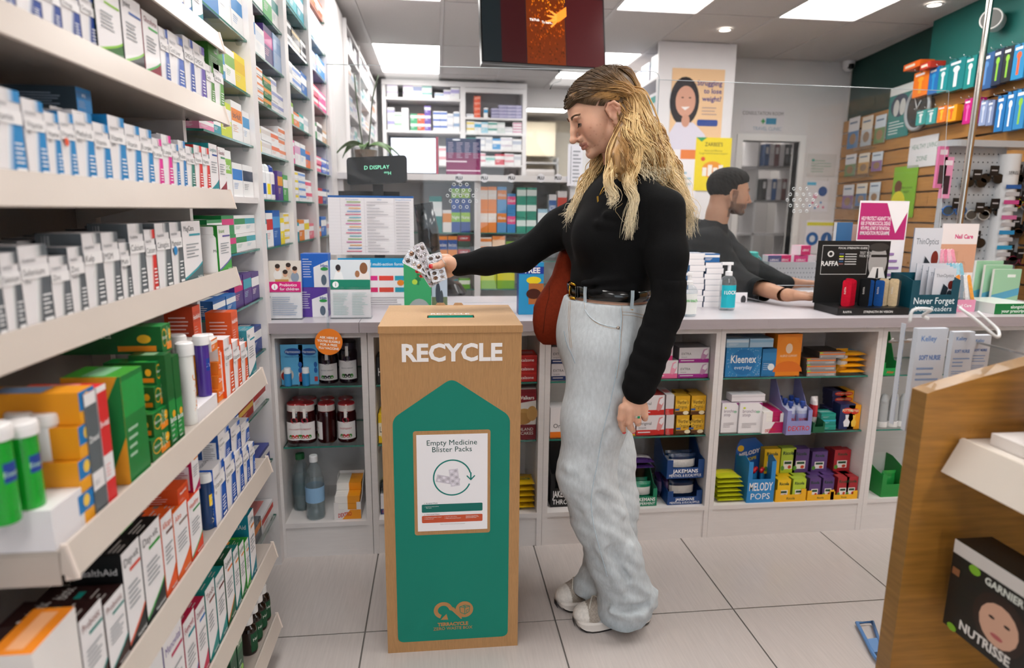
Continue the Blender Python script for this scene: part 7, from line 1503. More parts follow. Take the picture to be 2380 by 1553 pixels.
for b, (y0, y1) in enumerate(((4.392, 5.048), (5.082, 5.718), (5.752, 6.378))):
    for k, z in enumerate(DZ):
        sp = ';'.join(f'{rw.uniform(.7, 1.5):.2f},{rw.choice([.04, .05, .06]) if n_ > 1 else rw.uniform(.07, .13):.3f},{n_},'+WP[min(int(abs(rw.gauss(0, 3.4))), 9)] for n_ in [rw.choice([1, 1, 2, 2]) for _ in range(5-b)])
        fill(f'dispensary bay {NUM[b]} shelf {NUM[k]}', 'x', y0, y1, XD-.01, z, sp, .1, hmax=.165)
BY = 6.4
bc = empty('back_cabinet', (.19, BY, 0)); tag(bc, 'white medicine shelving on the dispensary back wall', 'shelf unit'); BO = V(-.19, -BY, 0)
def bp_(nm, *b, col='#e6e3e3'): m = MB(); m.box(*b, col, 'white_paint'); return m.build(nm, bc, BO)
bz = lambda y: float(aY(1000, y, BY)[2])
for a, b in ((-.49, -.455), (.235, .285), (.83, .87)): bp_('upright', a, b, BY, BY+.33, 0, 2.47)
bp_('back_panel', -.455, .83, BY+.31, BY+.33, 0, 2.47, col='#b9b6b8'); bp_('cornice', -.49, .87, BY-.01, BY+.33, bz(200), 2.475); bp_('soffit', .285, .83, BY-.005, BY+.02, bz(212), bz(201))
LS = [bz(y) for y in (228, 304, 380, 440)]; RS = [bz(y) for y in (270, 306, 344, 380, 408)]
for z in LS: bp_('shelf', -.455, .235, BY, BY+.3, z-.022, z)
for z in RS: bp_('shelf', .285, .83, BY, BY+.3, z-.018, z)
fill('back cabinet left top shelf', 'y', -.445, .23, BY, LS[0], '1.2,.065,2,eee,c8bcd8,white and lilac;.6,.05,1,-,-,x;1.1,.06,2,eee,c8b8d4,white and mauve;1,.12,1,eee,8a94b8,tall white;1.1,.06,2,eee,7fb8b0,white and green lined;.3,.0,0,-,-,x;1,.05,1,eee,9fb8dc,low white;.8,.08,1,eee,a8a0d0,white upright;1,.10,1,eee,b0a8d8,pale lilac', .12)
fill('back cabinet left second shelf', 'y', -.445, .23, BY, LS[1], '.9,.10,2,eee,a8a4d0,white and periwinkle;.9,.08,2,eee,a8c8b0,white and sage;.9,.20,1,eee,d8d4dc,tall plain;.2,0,0,-,-,x;.9,.075,2,3fa070,eee,green tick,V;.9,.075,2,e8583a,eee,orange tick,V;.8,.075,3,6a50a8,eee,purple tick,V;.3,0,0,-,-,x;.9,.06,3,eee,4a6ab8,white and blue;.9,.06,3,eee,5a7ac0,white with blue edge;.8,.08,2,eee,c8ccd8,white soft;.8,.09,2,eee,8fa8c8,white steel', .12)
fill('back cabinet left third shelf', 'y', -.445, .23, BY, LS[2], '1,.1,1,eee,9fc0dc,white third;1,.12,1,eee,c0b8d8,lilac third;1,.09,1,3a9ab0,eee,teal third;1,.1,1,eee,d8d0d4,white soft third;1,.08,2,eee,e0a0a8,white rose third;1,.1,1,eee,a0c0d0,white mist third', .12, hmax=LS[1]-LS[2]-.04)
for k, sp in enumerate(['.7,.03,1,eee,c8ccd8,small white;.6,.05,4,e85a34,f0a08a,orange stacked;.3,0,0,-,-,x;.4,.09,1,eee,3a9ad0,white and blue slim;.3,0,0,-,-,x;.7,.03,3,8a88b0,c8c4dc,grey-lilac;.8,.03,4,9490b8,c8c4dc,dusky lilac;.8,.03,4,8e8cb4,d0cce0,slate lilac;.6,.03,4,9a98bc,c8c4dc,mauve grey', '.7,.06,2,eee,e8d060,white and yellow;.6,.1,1,eee,4aa8d0,white and cyan;.6,.1,1,9fd0e0,eee,ice blue;.8,.06,2,eee,3a9a8a,white and jade;.7,.1,1,cfd8d4,eee,grey green;.7,.03,2,eee,c8c8d0,flat white;.8,.035,4,eee,c84a8a,white and cerise', '.8,.05,2,3aa09a,eee,jade;.8,.06,2,eee,c0c4d0,white fourth;.6,.13,1,eee,d0d4dc,tall white fourth;.7,.1,1,3a94d0,eee,azure;1,.06,2,eee,d0c8d4,white pearl;.8,.1,1,eee,b8c0d0,white cloud', '1,.1,1,c83a4a,d86a7a,crimson;1,.06,2,eee,e090a0,white blush;1,.08,1,eee,8ac0b8,white aqua;1,.1,1,d04858,eee,rose red;1,.07,2,eee,e0a0ac,white shell;.8,.1,1,eee,c8ccd4,white chalk']): fill(f'back cabinet right shelf {NUM[k]}', 'y', .295, .825, BY, RS[k], sp, .12, hmax=(RS[k-1]-RS[k]-.03) if k else .2)
# room behind: cream cupboard, shelf of pots
m = MB(); m.box(.95, 1.55, 8.6, 8.95, 2.0, 2.42, '#eee0c4', 'wall_paint'); tag(m.build('wall_cupboard'), 'cream wall cupboard seen through the opening at the back', 'cupboard')
su = empty('storage_rack', (1.2, 8.6, 0)); tag(su, 'grey storage rack in the far back room', 'shelf rack')
for z in (1.4, 1.66, 1.92): m = MB(); m.box(-.3, .4, 0, .3, z-.02, z, '#b9b6b4', 'rack'); m.build('shelf', su)
for x in (-.3, .38): m = MB(); m.box(x, x+.02, 0, .3, 0, 1.98, '#b9b6b4', 'rack'); m.build('post', su)
fill('far storage rack upper shelf', 'y', .93, 1.55, 8.6, 1.66, ';'.join(['1,.17,1,cfcac8,b8b2b0,grey storage']*5), .15); fill('far storage rack lower shelf', 'y', .93, 1.55, 8.6, 1.4, ';'.join(['1,.15,1,e0dcd8,c0b4a8,white tub']*7), .1)
# ================================================================ on and around the counter
ZC = .9025
def glass_panel(nm, pts, Y, label):
    o = empty(nm, (0, Y, 0)); tag(o, label, 'screen'); m = MB(); k = len(pts)
    m.add([(x, 0, z) for x, z in pts], [tuple(range(k))], '#eef2f4', 'screen_acrylic'); m.build('pane', o); m = MB(); m.tube([(x, .0025, z) for x, z in pts], .0016, 4, '#c4ccd0', 'gloss', True); m.build('edge', o); return o
GY_ = 2.75
gx = lambda x, z: xl(x, GY_, z); zt1, zt2 = zl(149, gx(760, 1.8), GY_), zl(186, gx(1525, 1.8), GY_)
gl = glass_panel('counter_screen', [(gx(760, ZC), ZC), (gx(1508, ZC), ZC)]+[(gx(1532, 1.8)-.03+.03*math.cos(t), zl(166, gx(1532, 1.8), GY_)-.03+.03*math.sin(t)) for t in np.linspace(0, H90, 5)]+[(gx(760, 1.8), zt1)], GY_, 'large clear acrylic screen over the left half of the counter')
nx0, nx1, nzt = gx(1760, ZC), gx(1915, ZC), zl(663, gx(1840, .95), GY_)
gr_ = glass_panel('counter_screen', [(gx(1512, ZC), ZC), (nx0, ZC), (nx0, nzt-.012), (nx0+.012, nzt), (nx1, nzt), (nx1, ZC), (gx(2170, ZC), ZC), (gx(2196, 1.75), zl(212, gx(2196, 1.75), GY_)), (gx(1527, 1.8), zt2)], GY_-.012, 'large clear acrylic screen before the man with a hand slot')
for P, cx, cy in ((gl, 1070, 455), (gr_, 1860, 465)):
    m = MB()
    for i in range(-2, 3):
        for j in range(-2, 3):
            if abs(i)+abs(j) > 3: continue
            p = aY(cx+i*15+(j % 2)*7, cy+j*13, P.location[1]-.002); m.tube([(p[0]+.006*math.cos(t), -.002, p[2]+.006*math.sin(t)) for t in np.linspace(0, 6.283, 10, endpoint=False)], .0012, 4, '#e4eaec', 'gloss', True)
    m.build('speech_holes', P)['kind'] = 'stuff'
def sheet(nm, pl, pr, tp, bt, Y, label, draw, cat='poster', base='#efebee', **k): return card(nm, pl, pr, tp, bt, Y, label, cat, draw, th=.0012, base=base, **k)
sheet('notice_sheet', 767, 963, 455, 592, GY_-.006, 'large white laminated advice table fixed to the screen', lambda c: (c.r('F', 0, .965, 1, 1, '#2a62a8'), [c.r('F', u, .02, u+.003, .96, '#c8c2c8') for u in (.14, .42, .77)], [c.r('F', 0, .04+.052*i, 1, .0415+.052*i, '#d4ced2') for i in range(18)], [c.r('F', .2+.02*(i % 3), .055+.052*i, .38, .068+.052*i, ['#d0406a', '#4a8ac8', '#e8a03a', '#c84a9a', '#8ab04a', '#3aa8b8'][i % 6]) for i in range(17)], [c.r('F', .45, .055+.052*i, .7-.05*(i % 4), .065+.052*i, '#a8a4aa') for i in range(17)], [c.r('F', .79, .055+.052*i, .95, .065+.052*i, '#b0acb2') for i in range(17)], [c.t('F', t, u, .925, .022, '#3a8ac8', 'c', 0) for t, u in (('Which probiotic?', .28), ('Why?', .6), ('Dosage & Directions', .88))]))
sheet('leaflet_poster', 790, 956, 600, 736, 2.68, 'blue headed supplement poster behind the leaflets', lambda c: (c.r('F', 0, .84, 1, 1, '#149ad2'), c.r('F', 0, 0, 1, .08, '#149ad2'), c.t('F', 'advanced multi-action formula', .96, .875, .05, '#eaf6fb', 'r', .01, .8), [c.r('F', u, v, u+.2, v+.08, q) for u, v, q in ((.34, .62, '#e0308a'), (.56, .62, '#e8483a'), (.78, .62, '#2aa0b8'), (.34, .42, '#d8286a'), (.56, .42, '#d84a3a'), (.78, .42, '#2a9ab0'))], c.e('F', .86, .58, .05, .05, '#f08a2a'), c.lines('F', .36, .95, .12, .36, 6, '#b8b2b6', 3)))
def holder(nm, pl, pr, tp, bt, Y, label, draw, n=4):
    o = empty(nm, (*aY((pl+pr)/2, bt, Y)[:2], ZC)); tag(o, label, 'leaflet holder'); w = xl(pr, Y, ZC)-xl(pl, Y, ZC); h = zl(tp, o.location[0], Y)-ZC
    c = Carton(w, .002, h-.004, '#eeeaec', mat='paper'); draw(c); q = c.build('leaflet', o, (0, 0, .004)); q.rotation_euler[0] = -.12
    for i in range(1, n): z = ob('leaflet', q.data, o, (0, .005*i, .004)); z.rotation_euler[0] = -.12
    m = MB(); m.box(-w/2-.003, w/2+.003, -.008, -.006, 0, h*.55, '#fff', 'acrylic'); m.box(-w/2-.003, w/2+.003, .045, .047, 0, h*.9, '#fff', 'acrylic'); m.box(-w/2-.003, w/2+.003, -.006, .045, 0, .002, '#dfe6e8', 'clear_plastic'); m.build('clear_holder', o); return o
holder('leaflet_holder', 628, 702, 607, 748, 2.35, 'clear holder of pink-banded children\'s probiotic leaflets', lambda c: (c.r('F', 0, .62, 1, 1, '#dcd3c8'), [(c.e('F', u, v-.12, .13, .09, q), c.e('F', u, v, .075, .06, '#d0a084'), c.e('F', u, v+.03, .08, .04, '#33241c')) for u, v, q in ((.28, .88, '#e4e0dc'), (.62, .90, '#c8b8a8'), (.82, .84, '#8a97a8'), (.52, .78, '#d8c8b0'))], c.r('F', .2, .63, .62, .68, '#c08a4a'), c.r('F', 0, .46, 1, .64, '#d81a7a'), c.e('F', .18, .55, .10, .055, '#fff'), c.t('F', 'i', .18, .52, .07, '#d81a7a'), c.t('F', 'Probiotics', .34, .56, .05, '#fff', 'l', .01, .6), c.t('F', 'for children', .34, .49, .05, '#fff', 'l', .01, .6), c.lines('F', .1, .9, .06, .40, 9, '#a8b4c8', 4)))
holder('leaflet_holder', 770, 862, 605, 740, 2.36, 'holder of white leaflets with a green information band', lambda c: (c.r('F', 0, .66, 1, 1, '#dfe6ec'), c.p('F', [(.08, .66), (.34, .66), (.28, .80), (.14, .80)], '#f2f4f6'), c.e('F', .21, .85, .05, .06, '#d8b098'), c.e('F', .20, .87, .065, .055, '#2e2427'), c.p('F', [(.62, .66), (1, .66), (.96, .80), (.74, .80)], '#efe6e2'), c.e('F', .84, .86, .10, .10, '#8a5a38'), c.e('F', .68, .76, .06, .06, '#a87450'), c.r('F', 0, .49, 1, .66, '#12866a'), c.e('F', .13, .575, .08, .055, '#fff'), c.t('F', 'i', .13, .545, .07, '#12866a'), c.lines('F', .06, .46, .05, .45, 14, '#9fc8c0', 4, .25), c.lines('F', .54, .94, .05, .45, 14, '#9fc8c0', 5, .25)))
def onc(pl, pr, tp, Y, label, fn, *a, d=.06, z=ZC, nm='carton', cat='carton', rz=0., **k):
    x0, x1 = xl(pl, Y, z), xl(pr, Y, z); xc = (x0+x1)/2; h = zl(tp, xc, Y)-z; o = ob(nm, fn(x1-x0, d, h, *a, **k).build('c', mesh_only=True), None, (xc, Y+d/2, z), rz); tag(o, label, cat); o['_h'] = h; return o
def hp_(w, d, h, c1): return Carton(w, d, h, '#eceaec', c1, c1, right=c1).p('F', [(0, 0), (.45, 0), (.45, .6), (1, .8), (1, 1), (0, 1)], c1).lines('F', .06, .4, .3, .9, 8, tint(c1, .5), 3).t('F', 'Him', .85, .6, .09, '#2a4a9a', 'c', .02, .3).e('F', .85, .55, .14, .05, '#2f9a4a').e('F', .82, .22, .1, .16, '#5a6a7a')
o = onc(697, 763, 668, 2.40, 'violet men\'s supplement carton standing beneath a blue one', hp_, '#5a3a98'); onc(702, 765, 590, 2.40, 'blue men\'s supplement carton on top of the violet one', hp_, '#1f62c0', z=ZC+o['_h']+.0005)
onc(940, 1003, 604, 2.50, 'green folder with a leaf cross emblem behind the box', lambda w, d, h: Carton(w, d, h, '#36a468', '#2a8a56').r('F', .42, .6, .62, .66, '#1f7a4a').r('F', .48, .52, .56, .74, '#1f7a4a').e('F', .4, .58, .1, .05, '#b8d84a').e('F', .55, -.0, .42, .26, '#9fa8a8', 20), d=.012, nm='folder', cat='folder'); onc(1004, 1040, 640, 2.52, 'photo leaflet of hikers in a clear stand', lambda w, d, h: Carton(w, d, h, '#b8c8d8').r('F', 0, 0, 1, .4, '#6a7a5a').e('F', .4, .5, .16, .3, '#3a4450').e('F', .62, .35, .12, .24, '#454f58'), d=.01, nm='leaflet', cat='leaflet')
dp = empty('customer_display', (*aY(885, 470, 2.95)[:2], ZC)); tag(dp, 'black customer display on a post behind the screen', 'till display'); w = xl(946, 2.95, 1.4)-xl(808, 2.95, 1.4); zc_ = float(aY(877, 396, 2.95)[2]); xo = float(aY(877, 396, 2.95)[0])-dp.location[0]
m = MB(); m.prism(rrect(w, .115, .015, 4, -w/2, -.0575), (0, .04, 0), (xo, -.02, zc_-ZC), (1, 0, .06), (0, 0, 1), '#23262a', 'plastic'); m.build('head', dp); m = MB(); m.text('D DISPLAY', (xo, -.0205, zc_-ZC+.004), (1, 0, .06), (0, 0, 1), .016, '#7fd8b0', 'c', 0, 'screen'); m.text('**H', (xo+.03, -.0205, zc_-ZC-.02), (1, 0, .06), (0, 0, 1), .014, '#7fd8b0', 'l', 0, 'screen'); m.build('lettering', dp)
m = MB(); m.box(-.022+xo, .022+xo, -.0, .03, .0, zc_-ZC-.06, '#1d1f22', 'plastic'); m.build('post', dp)
tm_ = empty('till_monitor', (*aY(985, 560, 3.05)[:2], ZC)); tag(tm_, 'black till monitor seen from behind with a curved stand', 'monitor'); a, b = aY(786, 440, 3.05), aY(990, 440, 3.05); m = MB(); m.box(a[0]-tm_.location[0], b[0]-tm_.location[0]-.12, 0, .03, .42-.04, .47, '#1b1d20', 'plastic'); m.build('screen_back', tm_); m = MB(); m.tube([(.0, .02, .42), (.02, .02, .3), (.03, .02, .12), (.06, .02, .06)], [.045, .05, .055, .06], 10, '#17181a', 'gloss'); m.build('stand', tm_); m = MB(); m.lathe([(.1, 0), (.1, .01), (.07, .05), (.01, .075)], 20, '#17181a', 'gloss', (.1, .02, 0)); m.build('base', tm_)
def sug(w, d, h): c = Carton(w, d, h, '#2a9ad0', '#1a3f8a', '#1a3f8a'); return c.r('F', .0, .78, 1, .92, '#1f3fa0').t('F', 'FREE', .55, .80, .10, '#fff', 'c', .03, .7).t('F', 'SUGAR', .5, .93, .05, '#e83a9a', 'c', .03, .7).e('F', .6, .66, .3, .07, '#f0d82a').r('F', .4, .2, 1, .6, '#b8703a').e('F', .6, .4, .3, .1, '#4a2218').e('F', .85, .16, .22, .1, '#1f5fc0')
onc(1205, 1262, 610, 2.42, 'blue sugar free sweets display behind the tote bag', sug, nm='sweets_display', cat='display'); 
# right of the woman: gel bottles, white cartons
def pump(r, h, lab, txt, tc):
    b = MB(); b.lathe([(r*.9, 0), (r, .005), (r, h*.58), (r*.8, h*.66), (r*.4, h*.71)], 24, '#dfe6ea', 'clear_plastic', sy=.75); k = MB(); k.lathe([(r*.42, h*.71), (r*.42, h*.79), (r*.2, h*.8), (r*.2, h*.92)], 14, '#f0f0f2', 'plastic'); k.obox((-r*.3, 0, h*.95), (r*.7, 0, 0), (0, r*.22, 0), (0, 0, h*.028), '#f0f0f2', 'plastic'); L = MB(); n = 10
    vs = [(r*1.01*math.cos(q), r*.76*math.sin(q), z) for q in np.linspace(-2.7, -.45, n) for z in (h*.06, h*.52)]; L.add(vs, [(2*i, 2*i+2, 2*i+3, 2*i+1) for i in range(n-1)], lab, 'paper'); L.text(txt, (0, -r*.78, h*.34), (1, 0, 0), (0, 0, 1), h*.07, tc, 'c', .02, 'paper', r*1.5); g = MB(); g.lathe([(r*.85, .004), (r*.93, h*.5), (.001, h*.52)], 18, '#d4e4ea', 'clear_plastic', sy=.7); return b, k, L, g
for i, (px, tp, wp_, lb, tx, tc, Y) in enumerate([(1597, 632, 40, '#e9ecea', 'pure touch', '#3fb04a', 2.36), (1688, 607, 36, '#17b0c0', 'I LOCK', '#eef6f8', 2.50)]):
    xc = xl(px, Y, ZC); r = (xl(px+wp_/2, Y, ZC)-xl(px-wp_/2, Y, ZC))/2; put_multi('hand_gel', [q.build('g', mesh_only=True) for q in pump(r, zl(tp, xc, Y)-ZC, lb, tx, tc)], ('bottle', 'pump', 'label', 'gel'), (xc, Y, ZC), 0, ['clear hand gel pump with green cross by her arm', 'clear hand gel pump with turquoise label'][i], 'hand gel', 'hand gel pumps')
for c_, (pl, pr, n, tp) in enumerate(((1595, 1632, 9, 588), (1634, 1674, 8, 610))):
    Y = 2.58; x0, x1 = xl(pl, Y, ZC), xl(pr, Y, ZC); h = (zl(tp, x0, Y)-ZC)/n; me = d_band(x1-x0-.002, .08, h-.001, '#efecee', '#f3f0f2', '', side='#3a6a98', lines=False).build('c', mesh_only=True)
    for i in range(n): o = ob('white_carton', me, None, ((x0+x1)/2+.004*math.sin(i*2.3), Y+.04, ZC+i*h)); tag(o, f'plain white carton, {ORD[i+1]} up in the {["left", "right"][c_]} counter stack', 'carton', 'white cartons stacked on the counter')
onc(1635, 1672, 590, 2.58, 'blue and white carton on top of the right counter stack', d_band, '#1f62a0', '#eceaec', '', z=ZC+h*8+.0005, d=.08); sheet('small_card', 1707, 1735, 680, 708, 2.72, 'little white photo card leaning at the screen', lambda c: c.e('F', .7, .4, .22, .36, '#3a3a3e'), 'card')
# reading glasses display
rx0, rx1 = xl(1945, 2.34, ZC), xl(2112, 2.34, ZC); rd = empty('reading_glasses_display', ((rx0+rx1)/2, 2.42, ZC)); tag(rd, 'black reading glasses display with a printed back board', 'display stand'); w = rx1-rx0; BKH = zl(560, (rx0+rx1)/2, 2.5)-ZC
m = MB(); m.box(-w/2, w/2, -.08, .08, 0, .028, '#131415', 'card'); m.text('STRENGTH IN VISION', (.02, -.0806, .009), (1, 0, 0), (0, 0, 1), .009, '#e9e7e4', 'c', .01, 'card', .13); m.text('RAFFA', (-w*.36, -.0806, .009), (1, 0, 0), (0, 0, 1), .009, '#e9e7e4', 'c', .0, 'card'); m.build('tray', rd)
c = Carton(w*1.04, .004, BKH-.028, '#121314', mat='card'); c.r('F', .06, .46, .70, .93, '#d8d6d4').r('F', .065, .468, .695, .922, '#121314').t('F', 'RAFFA', .18, .60, .075, '#eceae8', 'c', .02, .24).e('F', .18, .79, .045, .05, '#d8d6d4').e('F', .18, .79, .025, .03, '#121314').t('F', 'FOCAL STRENGTH GUIDE', .48, .87, .03, '#e0dedc', 'c', .02, .4).t('F', 'TEST YOUR', .58, .79, .04, '#e0dedc', 'l', 0, .2).t('F', 'FOCAL POWER', .58, .74, .04, '#e0dedc', 'l', 0, .2)
for i, q in enumerate(('#5a5a8a', '#c8d82a', '#e0d0c8', '#2a5a8a', '#8a5a5a')): c.r('F', .3, .78-.04*i, .36, .80-.04*i, q).r('F', .38, .78-.04*i, .54, .795-.04*i, '#c8c6c4')
c.e('F', .84, .66, .13, .28, '#a8a4a2').p('F', [(.72, .40), (.97, .40), (.92, .58), (.78, .58)], '#e6e2e0').p('F', [(.83, .40), (.87, .40), (.86, .56), (.84, .56)], '#1b1b1c').r('F', .74, .74, .96, .78, '#1b1b1c').e('F', .84, .90, .14, .07, '#3a3836'); c.build('back_board', rd, (0, .082, .028))
for i, (x, cl, nmn) in enumerate([(-.30, '#c8102e', 'red'), (-.24, '#c8102e', 'red'), (-.18, '#c8102e', 'red'), (-.04, '#17181a', 'black'), (.04, '#1b4f94', 'blue'), (.10, '#17181a', 'black'), (.16, '#1b4f94', 'blue'), (.24, '#d8c09a', 'tan'), (.30, '#c9b18a', 'tan'), (.36, '#d8c09a', 'tan'), (.42, '#5a5650', 'grey')]):
    m = MB(); h = .105+.006*(i % 2); m.prism(rrect(.034, h, .008, 4, -.017, 0), (0, .012, 0), (0, -.004, 0), (.62, -.78, 0), (0, 0, 1), cl, 'cloth', side='#17181a'); o = m.build('glasses_case', None, (rd.location[0]+x*w, rd.location[1]-.03+.012*(i % 3), ZC+.0285)); tag(o, f'{nmn} spectacle case, {ORD[i+1]} from left in black display', 'spectacle case', 'spectacle cases'); m = MB(); m.text('RAFFA', (.0, -.0, .05), (0, 0, 1), (-.62, .78, 0), .007, '#e6e2dc', 'l', 0, 'card'); m.build('lettering', o, (-.004, -.006, 0))
sheet('health_poster', 1985, 2098, 467, 600, 2.56, 'magenta headed vaccination poster in a clear stand', lambda c: (c.r('F', .02, .64, .98, .98, '#b8246e'), c.p('F', [(.55, .98), (.98, .98), (.98, .9), (.78, .70)], '#f2eef0'), [c.t('F', t, .06, .82-.045*i, .035, '#f6e6ee', 'l', .02, .6) for i, t in enumerate(('HELP PROTECT AGAINST THE', 'RISK OF PNEUMOCOCCAL DISEASE', 'WITH PPV23, AS PART OF THE NATIONAL', 'IMMUNISATION PROGRAMME'))], c.r('F', .02, .0, .5, .62, '#f0dcc4'), c.lines('F', .06, .45, .1, .56, 7, '#c86a7a', 2), c.lines('F', .56, .94, .1, .56, 7, '#9a7ab0', 4)), z0=ZC)
for i, (a, b, t, cl) in enumerate(((1926, 1962, 517, '#3a6a98'), (1950, 1985, 522, '#c8a89a'), (1958, 1992, 528, '#8ab4b4'))): onc(a, b, t, 2.60+.03*i, ['blue edged clear file stand of papers', 'beige paper folder in the file stand', 'sea green paper folder in the file stand'][i], lambda w, d, h: Carton(w, d, h, cl, '#dfe0e4', '#eceaec'), d=.02, nm='folder', cat='folder')
def thin(w, d, h): return Carton(w, d, h, '#d6d8e0', '#8a98a8').t('F', 'ThinOptics', .5, .80, .075, '#5a6470', 'c', .0, .8).p('F', [(.3, .2), (.55, .12), (.72, .55), (.48, .65)], '#24303a').p('F', [(.26, .18), (.3, .2), (.48, .65), (.44, .66)], '#b8bcc4').e('F', .82, .62, .13, .1, '#7a2a22').e('F', .8, .4, .13, .1, '#3a4450').e('F', .8, .2, .12, .09, '#c8b0a0').e('F', .2, .12, .16, .12, '#d0a088')
onc(2104, 2168, 530, 2.52, 'pale grey phone reading glasses board with hand picture', thin, d=.006, nm='display_board', cat='display')
o = onc(2112, 2222, 640, 2.36, 'dark teal counter display holding reading glasses packs', tray, '#0f4a5a', 'Never Forget', '#dfeaee', sub='Your Readers', lip=.5, inner='#0f4a5a', d=.13, nm='counter_display', cat='display')
for i in range(4): onc(2118+14*i, 2186+8*i, 612+4*i, 2.47-.026*i, f'white reading glasses pack with phone picture, {ORD[i+1]} in teal display', thin, d=.003, z=ZC+.003, nm='glasses_pack', cat='glasses pack')
o = onc(2168, 2250, 520, 2.62, 'white nail care header board with hands picture', lambda w, d, h: Carton(w, d, h, '#eee6e6').r('F', 0, .4, 1, .75, '#d8a488').t('F', 'Nail Care', .62, .82, .05, '#d82a7a', 'c', .03, .5), d=.004, nm='header_board', cat='display')
nd = empty('nail_file_stand', (xl(2215, 2.46, ZC), 2.46, ZC)); tag(nd, 'clear tiered stand for nail files', 'display stand')
for k, (dy, zz) in enumerate(((-.05, .06), (0, .13), (.06, .20))): m = MB(); m.box(-.07, .07, dy, dy+.002, 0, zz, '#fff', 'acrylic'); m.box(-.07, .07, dy+.035, dy+.037, 0, zz*1.2, '#fff', 'acrylic'); m.build('clear_pocket', nd)
m = MB(); m.box(-.07, .05, -.054, -.052, 0, .05, '#e89ab8', 'card'); m.text('Nail Care', (0, -.0545, .02), (1, 0, 0), (0, 0, 1), .012, '#fff', 'c', .02, 'card'); m.build('front_label', nd)
for k, (dy, zz, cols, nmn) in enumerate(((-.03, .03, ('#e8a04a', '#e8903a', '#8a98a4', '#e4e4e6'), 'orange'), (.02, .075, ('#8ac4d8', '#7ab8d0', '#9acce0', '#a8d4e4'), 'sky blue'), (.075, .13, ('#ee9ab0', '#f0a8bc', '#e88aa4', '#f2b8c8'), 'pink'))):
    for i in range(5): m = MB(); L = .12; x = -.055+.027*i; m.prism(rrect(.016, L, .0078, 4, -.008, 0), (0, .003, 0), (0, 0, 0), (1, 0, .1*(i-2)), (-.1*(i-2), .15, 1), cols[i % 4], 'cloth', side='#f0e8e8'); o = m.build('nail_file', None, (nd.location[0]+x, nd.location[1]+dy-.01, ZC+zz)); tag(o, f'{nmn} tier nail file, {ORD[i+1]} from left in clear stand', 'nail file', 'nail files')
for i in range(3): onc(2256+22*i, 2318+22*i, 606+10*i, 2.62-.03*i, f'mint green health leaflet, {ORD[i+1]} in the row by the counter end', lambda w, d, h: Carton(w, d, h, '#9ccaa8', '#eef0ec').r('F', .5, .78, .8, .86, '#e6f0ea').p('F', [(0, .3), (1, .5), (1, .3), (0, .1)], '#5aa8c8'), d=.012, nm='leaflet', cat='leaflet')
onc(2310, 2400, 706, 2.34, 'green and white prescription leaflet tray at the counter end', lambda w, d, h: Carton(w, d, h*1., '#0f7a3f', '#dfeae4').t('F', 'alongside', .6, .55, .3, '#e6f0ea', 'c', .02, .6).t('F', 'your prescription', .55, .15, .3, '#e6f0ea', 'c', .02, .8), d=.2, nm='leaflet_tray', cat='tray')
# steel pole
p0 = aY(2226, 520, 2.80); m = MB(); m.lathe([(.014, ZC), (.014, CEIL-.005)], 18, '#c4c0ba', 'steel', (xl(2226, 2.80, 1.2), 2.80, 0)); tag(m.build('steel_pole'), 'polished steel pole from counter to ceiling', 'pole')
# behind the screen at the desk
dk = empty('desk', (1.52, 2.975, 0)); tag(dk, 'white desk top behind the counter beside the seated man', 'desk'); m = MB(); m.box(0, .58, 0, .5, .86, ZC, '#d6d2d6', 'laminate'); m.build('desk_top', dk)
for x in (.0, .55): m = MB(); m.box(x, x+.03, .02, .48, 0, .859, '#dedad8', 'laminate'); m.build('leg_panel', dk)
wb = empty('water_bottle', (xl(1743, 3.3, ZC), 3.3, ZC)); tag(wb, 'turquoise sports water bottle beside the seated man', 'water bottle'); m = MB(); m.lathe([(.036, 0), (.04, .01), (.04, .125), (.028, .15), (.026, .155)], 22, '#8fd4d4', 'frosted'); m.build('bottle', wb); m = MB(); m.lathe([(.03, .155), (.031, .16), (.03, .185), (.02, .19)], 18, '#2ab0a8', 'plastic'); m.build('lid', wb); m = MB(); m.tube([(.03, 0, .17), (.05, 0, .15), (.05, 0, .08), (.038, 0, .05)], .004, 6, '#6fc4c4', 'plastic'); m.build('strap', wb)
bk = empty('desk_basket', (xl(1832, 3.25, .92), 3.25, ZC)); tag(bk, 'grey perforated basket of pink cosmetics cartons', 'basket'); hb2 = zl(608, bk.location[0], 3.2)-ZC; m = MB(); m.box(-.16, .16, -.08, -.076, 0, hb2, '#b4b6ba', 'plastic'); m.box(-.16, .16, .10, .104, 0, hb2, '#b4b6ba', 'plastic'); m.box(-.16, -.156, -.076, .10, 0, hb2, '#b4b6ba', 'plastic'); m.box(.156, .16, -.076, .10, 0, hb2, '#b4b6ba', 'plastic'); m.box(-.156, .156, -.076, .10, 0, .004, '#a4a6aa', 'plastic'); m.build('tub', bk)
m = MB()
for i in range(18):
    for j in range(5): x, z = -.15+.0175*i+.008*(j % 2), .02+j*(hb2-.03)/5; m.add([(x+a, -.0804, z+b) for a, b in ell(0, 0, .0035, .0035, 6)], [tuple(range(6))], '#6d7074', 'plastic')
m.build('perforation', bk)['kind'] = 'stuff'
